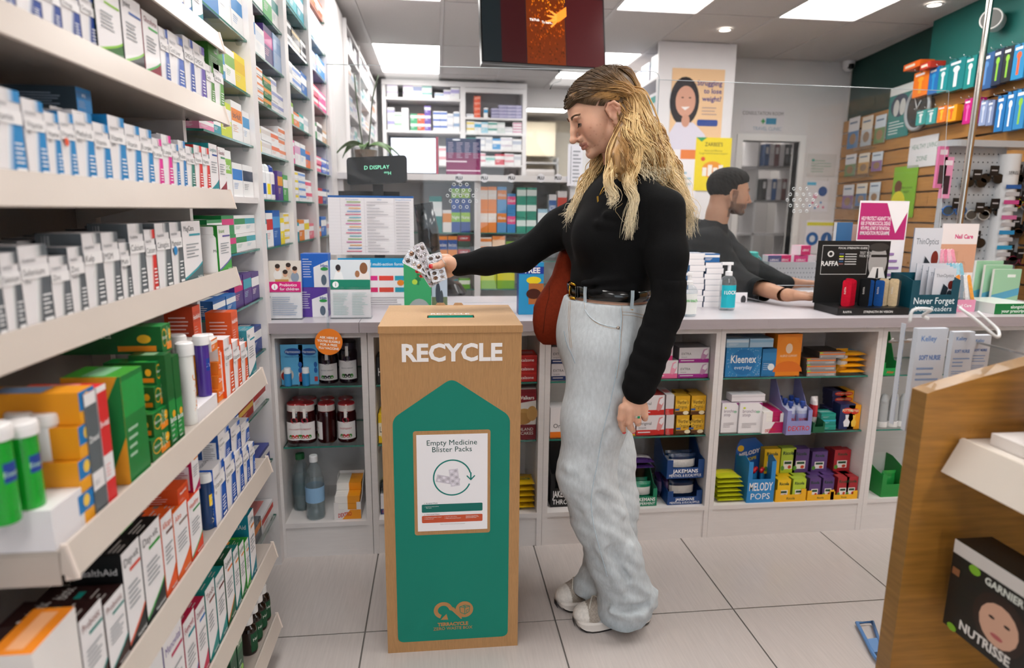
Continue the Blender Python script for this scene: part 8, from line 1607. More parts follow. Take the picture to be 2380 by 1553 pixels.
for i, (x, z, c1, rz) in enumerate(((-.10, .0, '#5a5a8a', 0), (-.04, .0, '#d8186a', .1), (.05, .0, '#e03a84', -.1), (.10, .0, '#e8e0e4', 0), (.06, .052, '#d8246e', .35))): o = ob('cosmetics_carton', Carton(.075, .06, .05, c1, '#eadfe4', '#f0a0c0').t('F', 'LIERAC', .5, .4, .22, '#fbeef4', 'c', .02, .7).build('c', mesh_only=True), None, (bk.location[0]+x, 3.26+.012*(i % 2), ZC+hb2-.02+z), rz); tag(o, ['violet', 'magenta', 'rose', 'white', 'tilted magenta'][i]+' cosmetics carton in the grey basket', 'carton', 'cosmetics in the basket')
# ================================================================ the man behind the screen
mn = empty('person', (1.3, 3.05, 0)); MO = V(1.3, 3.05, 0); tag(mn, 'bearded man in a dark jacket seated behind the counter screen', 'person')
RM = head_frame((.995, -.10), math.radians(4)); HM_ = aY(1746, 470, 3.10)-RM.T@V(.1325, 0, -.037); NM = HM_+V(-.045, .01, -.20)
v, f = build_head(RM, HM_, NM, 56, True, 3.2, 1.02); c = skin_cols(v, '#b98a6e', '#8f5a4e', '#b0765c'); al = np.abs(v[:, 1])
bd = sst(0, 12, -(v[:, 2]+44-.32*np.clip(60-v[:, 0], 0, 70)*.0)+.0)*(v[:, 0] > 8)*(v[:, 2] > -118)*(1-.95*((v[:, 2] > -74)&(v[:, 2] < -52)&(al < 22)&(v[:, 0] > 92)))
bd = np.maximum(bd*(v[:, 0] < 120), ((np.abs(v[:, 0]-22) < 16)&(v[:, 2] < 10)&(v[:, 2] > -60)&(al > 45))*.8); c = fmix(c, lin('#2e2019'), .72*bd); vw = head_to_world(v, RM, HM_)
def mp(x, y, Y): return aY(x, y, Y)
W1, W2 = V(*aZ(1830, 688, .948)), V(*mp(1838, 658, 2.92)); E1, E2 = mp(1706, 662, 2.93)+V(0, 0, .02), mp(1745, 640, 3.16)+V(0, 0, .02); S1, S2 = mp(1655, 568, 3.02), mp(1668, 560, 3.34)
def mhand(Wp, s): d = nz(V(1, -.12*s, -.05)); k = Wp+d*.085; sd = V(0, 1, 0.); return build_hand([(Wp, k+sd*.02, .026, .016), (Wp, k-sd*.022, .026, .015), (k+sd*.024, k-sd*.026, .015, .014)], [([k+sd*o_, k+sd*o_*1.15+d*.035+V(0, 0, .006), k+sd*o_*1.2+d*L+V(0, 0, -.012)], [.012, .0105, .0085]) for o_, L in ((.027, .065), (.009, .078), (-.010, .074), (-.027, .058))]+[([Wp+d*.025-sd*.022*s, Wp+d*.06-sd*.045*s, Wp+d*.09-sd*.05*s], [.014, .012, .0095])], st=.003)
IB = Field((1.0, 2.6, .75), (2., 3.5, 1.4), .014); IB.chain([NM+V(0, 0, .03), NM+V(-.01, .04, -.08), V(1.27, 3.2, 1.0), V(1.27, 3.2, .82)], [.05, .08, .1, .1], .03); IB.chain([S1, E1, W1], [.05, .045, .03], .03); IB.chain([S2, E2, W2], [.05, .045, .03], .03); IB.cone(S1, S2, .05, .05, .03); ib = IB.mesh(); ha, hbm = mhand(W1+V(0, 0, .004), 1), mhand(W2, -1); n_ = len(vw)+len(ha[0]); vs = [vw, ha[0], hbm[0], ib[0]]; fs = [f, ha[1]+len(vw), hbm[1]+n_, ib[1]+n_+len(hbm[0])]; vmesh('body', np.vstack(vs)-MO, np.vstack(fs), np.vstack([c, np.tile(lin('#b98a6e'), (len(ha[0])+len(hbm[0])+len(ib[0]), 1))]), 'skin', mn)
eye_parts(mn, RM, HM_-MO, -1, lash=False); eye_parts(mn, RM, HM_-MO, 1, lash=False); brow(mn, RM, HM_-MO, -1, '#1d1512', 1.4); brow(mn, RM, HM_-MO, 1, '#1d1512', 1.4)
G = Field((-112, -92, -70), (112, 92, 128), 4); G.ell((2, 0, 36), (101, 79, 84), 4); G.ell((30, 0, 70), (72, 66, 48), 14); q, P = G.sl((-112, -92, -70), (112, 92, 128)); ln_ = np.where(P[..., 0] > 30, 34+.35*(P[..., 0]-30), np.where(P[..., 0] > 6, 12, -52)); G.F[q] = np.maximum(G.F[q], (ln_-P[..., 2])*.7)+1.6*np.sin(P[..., 0]*.25+P[..., 2]*.2)*np.sin(P[..., 1]*.3); gv, gf = G.mesh(); vmesh('hair', head_to_world(gv, RM, HM_)-MO, gf, '#0d0a08', 'cloth', mn)
Jk = Field((1.0, 2.7, .72), (1.9, 3.5, 1.36), .009); Jk.ell((1.27, 3.2, 1.02), (.14, .2, .26), .05); Jk.cone(S1, S2, .07, .07, .06); Jk.chain([S1, E1, W1-V(.03, 0, 0)], [.075, .062, .042], .04); Jk.chain([S2, E2, W2-V(.03, 0, 0)], [.075, .062, .042], .04); Jk.cone(NM+V(-.02, 0, -.02), NM+V(.0, 0, .02), .08, .07, .03); Jk.ell((1.26, 3.2, .82), (.14, .19, .15), .05)
q, P = Jk.sl((1.0, 2.7, .72), (1.9, 3.5, 1.36)); Jk.F[q] += .004*np.sin(P[..., 0]*60+P[..., 2]*40)*np.sin(P[..., 2]*70-P[..., 0]*30); Jk.F[q] = np.maximum(Jk.F[q], .74-P[..., 2]); jv2, jf2 = Jk.mesh(); vmesh('jacket', jv2-MO, jf2, '#15181a', 'cloth', mn)
ch = empty('office_stool', (1.24, 3.21, 0)); tag(ch, 'black office stool under the seated man', 'stool'); m = MB(); m.lathe([(.17, .66), (.19, .68), (.19, .72), (.16, .735)], 20, '#1b1c1e', 'cloth'); m.build('seat', ch); m = MB(); m.lathe([(.03, .03), (.03, .66)], 12, '#8a8c90', 'metal'); m.build('column', ch); m = MB(); m.lathe([(.22, 0), (.22, .015), (.05, .035)], 20, '#2a2b2e', 'plastic'); m.build('base', ch)
# ================================================================ hanging screen
TVY = 3.4; a, b = aY(1118, 152, TVY), aY(1413, 158, TVY); w = b[0]-a[0]; h = w*.565
tv = empty('hanging_screen', ((a[0]+b[0])/2, TVY, (a[2]+b[2])/2)); tag(tv, 'black flat screen hung from the ceiling showing an orange nature video', 'television'); tv.rotation_euler = (-.20, 0, .10)
m = MB(); m.box(-w/2, w/2, 0, .05, 0, h, '#0b0d0e', 'plastic'); m.box(-w/2, w/2, -.003, .002, -.004, .006, '#8a8d90', 'metal'); m.build('casing', tv)
c = Carton(w*.975, .002, h*.95, '#10171a', mat='screen'); c.r('F', .15, 0, .35, 1, '#2c0a0d').r('F', .68, 0, 1, 1, '#3a0f12')
r_ = random.Random(3); c.r('F', .355, 0, .675, 1, '#5a2206')
for i in range(230):
    u, v_ = r_.uniform(.365, .665), r_.uniform(.02, .98); t = v_+r_.uniform(-.2, .2); c.p('F', [(u, v_), (u+r_.uniform(.004, .012), v_+r_.uniform(.005, .03)), (u+r_.uniform(-.008, .008), v_+r_.uniform(.02, .05))], ['#3a1804', '#7a3206', '#a84a08', '#c86a0c', '#e08a14'][min(4, max(0, int(t*4.5+r_.uniform(-1, 1))))])
hx, hy_ = .575, .60
c.p('F', [(.675, .82), (.675, .68), (.62, .60), (.56, .56), (.55, .62), (.60, .72)], '#e8872a')
for i, (dx, dy) in enumerate(((-.075, .06), (-.09, .01), (-.085, -.04), (-.06, -.09))): c.p('F', [(.60, .70-.03*i), (.60+dx, .70-.03*i+dy), (.60+dx+.008, .70-.03*i+dy-.02), (.59, .66-.03*i)], '#ee9438')
c.t('F', 'TikTok', .37, .58, .035, '#f4eee8', 'l', .02, .09).t('F', 'To learn...', .47, .555, .035, '#f4eee8', 'l', .02, .09); c.build('picture', tv, (0, -.0015, h*.03))
for x in (-.12, .12): m = MB(); m.box(x-.012, x+.012, .05, .06, h*.5, h+.14, '#2a2c2e', 'metal'); m.build('hanger', tv)
m = MB(); m.tube(list(crom([(.08, .03, 0), (.09, .03, -.05), (.05, .03, -.07), (.03, .03, -.10)], 12)), .003, 6, '#2a2c2e', 'plastic'); m.build('cable', tv)
# ================================================================ white column unit with posters
cu = empty('column_unit', (1.9, 4.77, 0)); tag(cu, 'tall white shelving end with posters behind the woman', 'shelf unit'); CO = V(-1.9, -4.77, 0)
def cp(nm, *q, col='#e6e2e3'): m = MB(); m.box(*q, col, 'white_paint'); m.build(nm, cu, CO)
cp('end_panel', 1.6, 2.18, 4.77, 4.8, 0, CEIL-.004); cp('back_panel', 2.15, 2.18, 4.8, 6.3, 0, CEIL-.004); cp('far_panel', 1.62, 2.15, 6.27, 6.3, 0, CEIL-.004)
for z in (1.4, 1.7, 2.0, 2.27): cp('shelf', 1.61, 2.15, 4.8, 6.27, z-.02, z)
for k, z in enumerate((1.7, 2.0, 2.27)): 
    for i in range(3): o = ob('storage_box', cached(('sb', k, i), lambda: d_band(.2, .3, .17-.02*i, '#'+['e2e0e4', 'c8ccd8', 'dcd8da'][i], '#'+['2f9a90', '4a62a8', 'b8b4bc'][i], '')), None, (1.78, 4.93+.24*i, z), -H90); tag(o, f'{["white and green", "pale blue", "grey"][i]} storage box on column unit shelf {NUM[k]}', 'box', 'boxes on the column unit')
CYP = 4.766
sheet('weight_poster', 1553, 1673, 160, 347, CYP, 'peach poster of a smiling woman asking about losing weight', lambda c: (c.e('F', .26, .60, .28, .30, '#2a2226', 24), c.e('F', .28, .60, .19, .19, '#d8a088', 24), c.p('F', [(.0, 0), (.8, 0), (.68, .2), (.45, .34), (.12, .34), (0, .2)], '#dcd6e4'), c.e('F', .3, .36, .08, .08, '#d09880'), c.p('F', [(.2, .53), (.37, .535), (.28, .49)], '#f4eeec'), [c.e('F', u, .645, .025, .008, '#2a1c18') for u in (.22, .36)], [c.t('F', t, .96, .80-.095*i, .06, '#4a3f88', 'r', .02, .52) for i, t in enumerate(('Struggling', 'to lose', 'weight?'))], c.lines('F', .6, .92, .44, .56, 3, '#b89a90', 3), c.p('F', rrect(.4, .08, .03, 4, .52, .3), '#2f4a94')), base='#eec69a', tilt=0)
sheet('cough_poster', 1611, 1693, 320, 443, CYP-.003, 'yellow cough relief poster on the white column', lambda c: (c.t('F', 'ZARBEE\'S', .5, .84, .07, '#5a4a14', 'c', .01, .5), c.t('F', 'Kind and Effective', .5, .74, .035, '#6a5a1c', 'c', 0, .6), c.t('F', 'Cough Relief & Immune Support', .5, .69, .035, '#6a5a1c', 'c', 0, .8), c.e('F', .5, .40, .3, .16, '#ee9a2a'), [c.r('F', .22+.15*i, .28, .34+.15*i, .44+.05*(i % 2), '#f4eee4') for i in range(4)], c.e('F', .22, .6, .06, .04, '#e0522a'), c.p('F', [(0, 1), (.3, 1), (.15, .92)], '#2f9a5a')), base='#f0d81e')
sheet('relief_poster', 1553, 1609, 348, 560, CYP-.0015, 'white pink and orange relief poster low on the column', lambda c: (c.r('F', .3, .9, 1, 1, '#e8803a'), c.t('F', 'Relief', .55, .2, .07, '#5a6a70', 'c', 0, .8), c.e('F', .6, .3, .2, .05, '#e84a8a'), c.lines('F', .2, .8, .5, .8, 5, '#9ac0d0', 2)))
sheet('wall_notice', 1318, 1352, 335, 432, 3.86, 'framed white rules notice beside the woman\'s chin', lambda c: (c.r('F', .2, .05, .23, .95, '#24262a'), c.lines('F', .35, .9, .1, .9, 9, '#8a8a90', 3)), base='#e9e6ec')
# ================================================================ consultation wall
WY = cwY-.004
sheet('room_sign', 1720, 1820, 252, 306, WY, 'consultation room and travel clinic wall sign', lambda c: (c.t('F', 'CONSULTATION ROOM', .5, .72, .15, '#4a4448', 'c', .0, .94), c.r('F', .47, .42, .56, .5, '#3fa05a'), c.r('F', .495, .36, .535, .56, '#3fa05a'), c.r('F', .58, .34, .82, .6, '#2a8ab0'), c.t('F', 'TRAVEL CLINIC', .62, .08, .15, '#7a9ab0', 'c', 0, .66)), cat='sign', base='#ddd8da')
sheet('certificate', 1873, 1940, 358, 410, WY, 'grey framed certificate on the consultation wall', lambda c: (c.lines('F', .15, .85, .2, .8, 5, '#9ab0a0', 2), c.e('F', .2, .72, .05, .06, '#3a9a8a')), cat='certificate', base='#cfccca')
sheet('infographic', 1870, 1922, 420, 492, WY, 'blue and pink infographic poster on the consultation wall', lambda c: (c.e('F', .72, .66, .2, .16, '#2a5a9a'), c.r('F', .0, .85, .4, .95, '#5ab8dc'), [c.e('F', .2+.12*i, .2+.1*math.sin(i*2.), .05, .04, '#d86a8a' if i % 2 else '#5a8ac0') for i in range(6)], c.e('F', .4, .5, .1, .08, '#e0a0b8')), base='#e3e0e4')
sheet('safety_sign', 1868, 1932, 512, 590, WY, 'blue mandatory safety sign with yellow heading', lambda c: (c.r('F', .02, .84, .98, .94, '#e8e02a'), c.e('F', .25, .45, .22, .2, '#1f62a8'), c.e('F', .76, .45, .2, .2, '#1f62a8'), c.e('F', .25, .45, .1, .1, '#e6eaf0'), c.p('F', [(.7, .32), (.82, .32), (.78, .58)], '#e6eaf0')), cat='sign')
sh = empty('binder_shelf', (aY(1780, 500, 6.1)[0], 6.1, 0)); tag(sh, 'white shelf of ring binders seen through the doorway', 'shelf unit')
for z in (1.1, 1.42, 1.74, 2.06): m = MB(); m.box(-.5, .28, 0, .3, z-.02, z, '#e6e3e3', 'white_paint'); m.build('shelf', sh)
for x in (-.5, -.13, .26): m = MB(); m.box(x, x+.02, 0, .3, 0, 2.3, '#e6e3e3', 'white_paint'); m.build('upright', sh)
for k, z in enumerate((1.42, 1.74, 2.06)):
    for i in range(7):
        cl = ['#20242a', '#e2dfe4', '#2a5a9a', '#dcd8dc', '#6a2a34', '#e4e2e6', '#2a2e34'][(i+2*k) % 7]; o = ob('ring_binder', Carton(.046, .22, .20 if k < 2 else .16, cl).r('F', .2, .55, .8, .85, '#eceaec').build('c', mesh_only=True), None, (sh.location[0]-.08+.05*i, 6.13, z+.0005)); tag(o, f'{["black", "white", "blue", "grey", "maroon", "pale", "charcoal"][(i+2*k) % 7]} ring binder, {ORD[i+1]} on doorway shelf {NUM[k]}', 'binder', 'ring binders')
dl = empty('security_camera', aY(1972, 152, cwY-.05)); tag(dl, 'white dome security camera in the ceiling corner', 'camera'); m = MB(); m.lathe([(.045, .05), (.05, .02), (.045, -.02), (.02, -.045)], 18, '#e4e2e2', 'plastic'); m.build('housing', dl); m = MB(); m.lathe([(.001, -.03), (.026, -.02), (.026, .01)], 14, '#15171a', 'gloss', (0, -.03, -.008)); m.build('lens', dl)
# ================================================================ slat wall on the right
rot = math.atan2(-.147, 1); sn = V(-1, .147, 0)/math.hypot(1, .147); al_ = V(.147, 1, 0)/math.hypot(1, .147)   # outward normal, along the wall
sw = empty('slat_wall', (XF(5.0), 5.0, 0)); tag(sw, 'oak slatted display wall along the right side of the shop', 'display wall')
for i in range(13):
    z = .75+.1*i; m = MB(); L0, L1 = .18, -4.2; o_ = V(0, 0, 0)
    vs = [o_+al_*q+sn*e+V(0, 0, zz) for zz in (z, z+.088) for q, e in ((L0, .008), (L1, .008), (L1, .024), (L0, .024))]; m.add(vs, [(0, 1, 5, 4), (1, 2, 6, 5), (2, 3, 7, 6), (3, 0, 4, 7), (4, 5, 6, 7), (3, 2, 1, 0)], '#a9783f', 'slat_wood'); m.build('slat', sw)
def wallpt(px, py, off=.03):
    d = ray(px, py); n = sn; p0 = V(XF(5.0), 5.0, 0)+sn*off; t = ((p0-_C)@n)/(d@n); return _C+d*t
WRZ = math.atan2(al_[1], al_[0])-math.pi            # local -Y looks out from the wall
def onwall(nm, pl, pr, tp, bt, label, cat, draw, base='#eeeaec', th=.002, off=.03, mat='card', grp=None):
    p = wallpt((pl+pr)/2, bt, off); A, B = wallpt(pl, bt, off), wallpt(pr, bt, off); w = np.linalg.norm((A-B)[:2]); z1 = wallpt((pl+pr)/2, tp, off)[2]
    c = Carton(w, th, z1-p[2], base, mat=mat); draw(c); o = c.build(nm, None, p+sn*th/2, math.atan2(*(sn*-1)[:2])*-1); tag(o, label, cat, grp); return o
onwall('lung_poster', 2058, 2108, 203, 320, 'teal lung health poster on the slat wall', 'poster', lambda c: (c.r('F', 0, .84, 1, 1, '#e6ecea'), c.e('F', .5, .62, .4, .22, '#24405a'), c.e('F', .36, .58, .13, .16, '#c8ccc8'), c.e('F', .64, .58, .13, .16, '#c8ccc8'), c.lines('F', .1, .8, .08, .36, 5, '#d8e8e6', 2)), base='#12807e')
onwall('healthy_sign', 2108, 2172, 318, 388, 'white healthy living zone sign on the slat wall', 'sign', lambda c: (c.t('F', 'HEALTHY LIVING', .1, .6, .16, '#3a7a68', 'l', .0, .9), c.t('F', 'ZONE', .5, .2, .16, '#3a7a68', 'c', 0, .4)), base='#d6d6d8')
onwall('green_poster', 2066, 2120, 388, 505, 'lime green weight loss poster on the slat wall', 'poster', lambda c: (c.e('F', .25, .6, .16, .13, '#6a4228'), c.e('F', .3, .3, .3, .22, '#d8d02a'), c.t('F', 'Want to lose', .62, .56, .05, '#2a3a1a', 'c', .0, .6), c.t('F', 'weight?', .62, .48, .05, '#2a3a1a', 'c', .0, .4)), base='#7ab02a')
ck = empty('wall_clock', wallpt(2143, 253, .03)); ck.rotation_euler[2] = math.atan2(*(sn*-1)[:2])*-1; tag(ck, 'round grey wall clock on the slat wall behind the screen', 'clock'); m = MB(); m.prism(ell(0, 0, .13, .13, 32), (0, .03, 0), (0, -.03, 0), (1, 0, 0), (0, 0, 1), '#23292c', 'gloss'); m.build('face', ck); m = MB(); m.tube([(.13*math.cos(t), -.03, .13*math.sin(t)) for t in np.linspace(0, 6.283, 28, endpoint=False)], .012, 8, '#9aa0a4', 'plastic', True); m.build('rim', ck)
for t, L in ((2.0, .09), (.9, .06)): m = MB(); m.tube([(0, -.034, 0), (L*math.cos(t), -.034, L*math.sin(t))], .003, 5, '#d8dcde', 'plastic'); m.build('hand', ck)
spk = empty('wall_speaker', wallpt(2312, 50, .09)); tag(spk, 'round white speaker on the teal wall', 'speaker'); spk.rotation_euler = (0, 0, math.atan2(*(sn*-1)[:2])*-1+.75); m = MB(); m.prism(ell(0, 0, .05, .05, 28), (0, .09, 0), (0, -.07, 0), (1, 0, 0), (0, 0, 1), '#5c5c58', 'plastic', side='#d8d6d2', smooth=True); m.build('body', spk); m = MB(); m.tube([(.05*math.cos(t), -.07, .05*math.sin(t)) for t in np.linspace(0, 6.283, 28, endpoint=False)], .0045, 6, '#dedcd8', 'plastic', True); m.build('rim', spk)
# leaflets in clear wall pockets
for r0, (ya, yb) in enumerate(((275, 345), (360, 410), (430, 485))):
    for i in range(3): onwall('wall_leaflet', 1968+31*i-6*r0, 1992+31*i-6*r0, ya-3*i, yb-6*i, f'health leaflet in wall pocket, {ORD[i+1]} of {["upper", "middle", "lower"][r0]} row', 'leaflet', lambda c: (c.r('F', 0, .0, 1, .55, ['#3a7ab0', '#c8d0d4', '#6a8a5a', '#d8a04a', '#8a6a9a'][(i+2*r0) % 5]), c.e('F', .5, .3, .3, .18, '#9a7a5a'), c.r('F', .1, .8, .8, .86, '#5a7a9a')), base=['#dfe0e2', '#e8e0d0', '#d4e0e8'][i], off=.035, grp='wall leaflets')
    p = wallpt(2005-6*r0, yb-4, .055); m = MB(); m.box(-.14, .14, -.002, 0, -.02, .09, '#fff', 'acrylic'); m.box(-.14, .14, 0, .03, -.02, -.016, '#d8dcde', 'clear_plastic'); o = m.build('wall_pocket', None, p, math.atan2(*(sn*-1)[:2])*-1); tag(o, f'clear {["upper", "middle", "lower"][r0]} leaflet pocket on the slat wall', 'leaflet holder')
# hanging packs: rows of (left px, right px, top, bottom, colours, words)
HG = [(2132, 2166, 168, 224, '#ee7a1d', '#f0a52a', 'orange razor'), (2168, 2190, 160, 218, '#1f6ab0', '#2a92c8', 'blue razor'), (2190, 2212, 156, 214, '#1a8a8e', '#dfe8e8', 'teal razor'), (2213, 2250, 140, 210, '#12787c', '#e6eaea', 'wide teal razor'), (2252, 2276, 134, 205, '#16807e', '#dfe6e6', 'sea green razor'), (2283, 2316, 128, 208, '#2f5a8e', '#5a8ac0', 'steel blue brush head'), (2317, 2338, 118, 198, '#24304a', '#8cc63f', 'navy brush head'), (2340, 2362, 112, 190, '#20262e', '#8cc63f', 'black and lime brush'), (2364, 2392, 105, 184, '#1f8ac0', '#e8602a', 'blue and orange brush'),
      (2140, 2162, 258, 290, '#2a9a96', '#e6ecec', 'small turquoise blade'), (2164, 2186, 254, 288, '#2a9a9a', '#dfe8e8', 'small aqua blade'), (2190, 2210, 248, 284, '#ee7a1d', '#f2c02a', 'orange blade'), (2212, 2234, 246, 282, '#f0a01c', '#e8602a', 'amber blade'), (2250, 2268, 232, 288, '#c01478', '#e06ab0', 'magenta razor'), (2269, 2286, 230, 287, '#b81272', '#e06ab0', 'deep pink razor'), (2288, 2304, 235, 292, '#8a9ac0', '#c8d0e0', 'lilac grey brush'), (2305, 2320, 236, 292, '#7a8ab0', '#c8d0e0', 'slate brush'), (2324, 2344, 225, 306, '#1a72b4', '#eef2f4', 'blue electric toothbrush'), (2346, 2366, 216, 305, '#1d78b8', '#eef2f4', 'bright blue toothbrush'), (2368, 2392, 210, 300, '#2a86c0', '#8cc63f', 'sky blue toothbrush')]
for i, (pl, pr, tp, bt, c1, c2, wd) in enumerate(HG):
    o = onwall('hanging_pack', pl, pr, tp, bt, f'{wd} pack hanging on the slat wall', 'hanging pack', lambda c: (c.r('F', .38, .12, .58, .66, c2), c.e('F', .48, .68, .2, .1, c2), c.r('F', .1, .84, .7, .92, '#e6e8ea'), c.e('F', .5, .96, .1, .02, '#1d1d1f')), base=c1, th=.035, off=.06, grp='hanging packs on the slat wall')
    m = MB(); hh_ = o.dimensions[2] if o.dimensions[2] else .12; m.tube([(0, .01, hh_*.97+.004), (0, -.06, hh_*.97+.006), (0, -.065, hh_*.97+.014)], .002, 5, '#d0d2d4', 'steel'); m.build('hook', o)
for i, (pl, pr) in enumerate(((2132, 2170), (2172, 2196))): onwall('flat_pack', pl, pr, 146, 160, f'{["orange", "red"][i]} flat box on top of the razor packs', 'carton', lambda c: c.r('F', .1, .3, .7, .7, '#f4e4d0'), base=['#ee6a1d', '#c83a2a'][i], th=.09, off=.05)
# ================================================================ sunglasses tower at the counter end
tx, ty = aY(2268, 560, 3.05)[0], 3.05; tw = empty('sunglasses_tower', (tx, ty, 0)); tag(tw, 'grey pegboard sunglasses tower at the counter end', 'display stand'); tz = zl(338, tx-.15, ty-.1)
m = MB(); m.box(-.22, .10, .0, .03, .3, tz, '#aeb2b6', 'plastic'); m.build('pegboard', tw); m = MB(); m.box(.12, .34, .03, .06, .3, tz-.06, '#9a9ea2', 'plastic'); m.build('side_pegboard', tw); m = MB(); m.lathe([(.05, .3), (.05, tz-.03)], 20, '#d6d8da', 'plastic', (.11, -.01, 0)); m.build('label_column', tw); m = MB(); m.prism(rrect(.60, .13, .05, 4, -.26, -.065), (0, 0, .03), (0, .0, tz), (1, 0, 0), (0, 1, 0), '#b4b8bc', 'plastic'); m.build('top_cap', tw); m = MB(); m.lathe([(.2, 0), (.2, .03), (.04, .06), (.04, .3)], 18, '#6a6c70', 'plastic'); m.build('base', tw)
m = MB(); m.text('SERELLE', (.11, -.0615, tz-.13), (1, 0, 0), (0, 0, 1), .016, '#3a3c40', 'c', 0, 'paper', .085)
for i, cl in enumerate(('#2a5aa0', '#c84a8a', '#c86a9a', '#2a8ac0', '#2a9ac8', '#1d1d20')): m.box(.068, .152, -.0612, -.0606, tz-.2-.075*i, tz-.18-.075*i, cl, 'paper'); m.box(.072, .148, -.0612, -.0606, tz-.235-.075*i, tz-.215-.075*i, '#b8b8bc', 'paper')
m.build('label_print', tw)['kind'] = 'stuff'
m = MB()
for i in range(12):
    for j in range(14): x, z = -.205+.026*i, tz-.03-.04*j; m.add([(x+a, -.0004, z+b) for a, b in ell(0, 0, .004, .004, 6)], [tuple(range(6))], '#3a3c40', 'plastic')
m.build('peg_holes', tw)['kind'] = 'stuff'
def shades(lens, fr):
    m = MB()
    for s in (-1, 1):
        m.prism(ell(s*.035, 0, .029, .022, 16), (0, .004, 0), (0, -.004, 0), (1, 0, 0), (0, 0, 1), lens, 'gloss'); m.tube([(s*.035+.03*math.cos(t), -.002, .023*math.sin(t)) for t in np.linspace(0, 6.283, 16, endpoint=False)], .0028, 5, fr, 'gloss', True); m.tube([(s*.064, 0, .01), (s*.064, .012, .006), (-s*.02, .016, .0)], .0025, 5, fr, 'gloss')
    m.tube([(-.008, -.002, .004), (0, -.004, .008), (.008, -.002, .004)], .0025, 5, fr, 'gloss'); m.box(-.024, .024, -.012, -.010, .012, .062, '#17181a', 'card'); m.box(-.016, .016, -.0125, -.0122, .036, .042, '#b8b8bc', 'card'); return m
for i, (x, z, le, fr, wd) in enumerate([(-.08, .17, '#121416', '#0f1011', 'black wraparound'), (.01, .15, '#16181a', '#111', 'black round'), (-.17, .31, '#3a4a54', '#2a6ab8', 'blue rimmed'), (-.04, .33, '#4a4a48', '#b8b8b4', 'silver aviator'), (.04, .31, '#101214', '#0f1011', 'black square'), (-.04, .47, '#2a2622', '#17181a', 'dark oval'), (-.16, .46, '#6a7074', '#c8ccd0', 'clear rimmed'), (.18, .14, '#15171a', '#0f1011', 'glossy black'), (.27, .15, '#122a26', '#111', 'green tinted'), (.36, .16, '#2a2a2c', '#6a6a6c', 'grey rimmed'), (.20, .26, '#1a1a1c', '#c8402a', 'red armed'), (.29, .27, '#202224', '#d8d02a', 'yellow armed'), (.38, .28, '#3a3a3c', '#9a9a9c', 'pale grey'), (.24, .40, '#1a1c1e', '#111', 'large dark'), (.34, .42, '#24201e', '#5a3a2a', 'brown framed'), (.22, .54, '#15171a', '#111', 'low hung black'), (.33, .56, '#2a2a2e', '#8a2a4a', 'plum framed')]):
    o = shades(le, fr).build('sunglasses', None, (tx+(x if x < .12 else .16+(x-.18)*.62), ty-.03-(.0 if x < .12 else -.025), tz-z)); tag(o, f'{wd} sunglasses on the pegboard tower', 'sunglasses', 'sunglasses on the tower')
for i, (dx, cl) in enumerate(((-.155, '#e87ab0'), (-.12, '#e89ac0'))): o = ob('beauty_pack', Carton(.05, .015, .2, cl).r('F', .2, .1, .8, .55, '#3a2a34').r('F', .1, .8, .9, .92, '#f4e4ee').build('c', mesh_only=True), None, (tx+dx-.11, ty-.02, tz-.20-.05*i)); tag(o, ['pink beauty tool pack beside the sunglasses tower', 'light pink beauty tool pack beside the sunglasses tower'][i], 'hanging pack')
# ================================================================ near right rack with oak end panel
EY = .98; e0 = aY(2155, 915, EY); ex_ = e0[0]; er = empty('oak_end_rack', (ex_, EY, 0)); tag(er, 'shop rack with curved oak end panel at the near right', 'shelf rack'); zt_ = e0[2]
m = MB(); pr = [(0, 0), (.75, 0), (.75, zt_+.17)]+[(.75-.75*(1-math.cos(t))**1.0*1.0, zt_+.17*math.cos(t)**.9) for t in np.linspace(.25, 1.55, 12)]+[(0, zt_)]
m.prism(pr, (0, .036, 0), (0, 0, 0), (1, 0, 0), (0, 0, 1), '#a5712f', 'wood', side='#8d6733'); m.build('end_panel', er)
for py, xx in ((1035, 2245), (1620, 2240)):
    p = aY(xx, py, EY-.03); x0, z = p[0]-ex_, p[2]
    m = MB(); m.box(x0+.012, .75, -.95, -.002, z-.03, z, '#dcd4cb', 'rack'); s_ = m.build('shelf', er); m = MB(); m.prism([(x0+.014, z+.005), (x0+.008, z+.005), (x0-.022, z-.055), (x0-.016, z-.058)], (0, .94, 0), (0, -.95, 0), (1, 0, 0), (0, 0, 1), '#dcd2c6', 'rack'); m.build('price_rail', s_)
    if py < 1200: zs, xs = z, x0
m = MB(); m.box(.70, .74, -.95, -.002, 0, zt_+.1, '#cfc4b8', 'rack'); m.build('back_panel', er); m = MB(); m.box(.05, .7, -.95, -.002, 0, .1, '#8a7a68', 'rack'); m.build('plinth', er)
o = ob('card_tray', MB().box(-.04, .12, -.14, 0, 0, .02, '#e6e1de').build('c', mesh_only=True), None, (ex_+xs+.085, EY-.03, zs+.0005)); tag(o, 'white card tray on the near right rack shelf', 'tray'); o = ob('hair_dye_carton', Carton(.09, .07, .14, '#4a1238', '#3a0e2c').r('F', .2, .1, .8, .3, '#e0c8d4').build('c', mesh_only=True), None, (ex_+xs+.12, EY-.10, zs+.021), -H90); tag(o, 'dark purple hair dye carton on the near right shelf', 'carton')
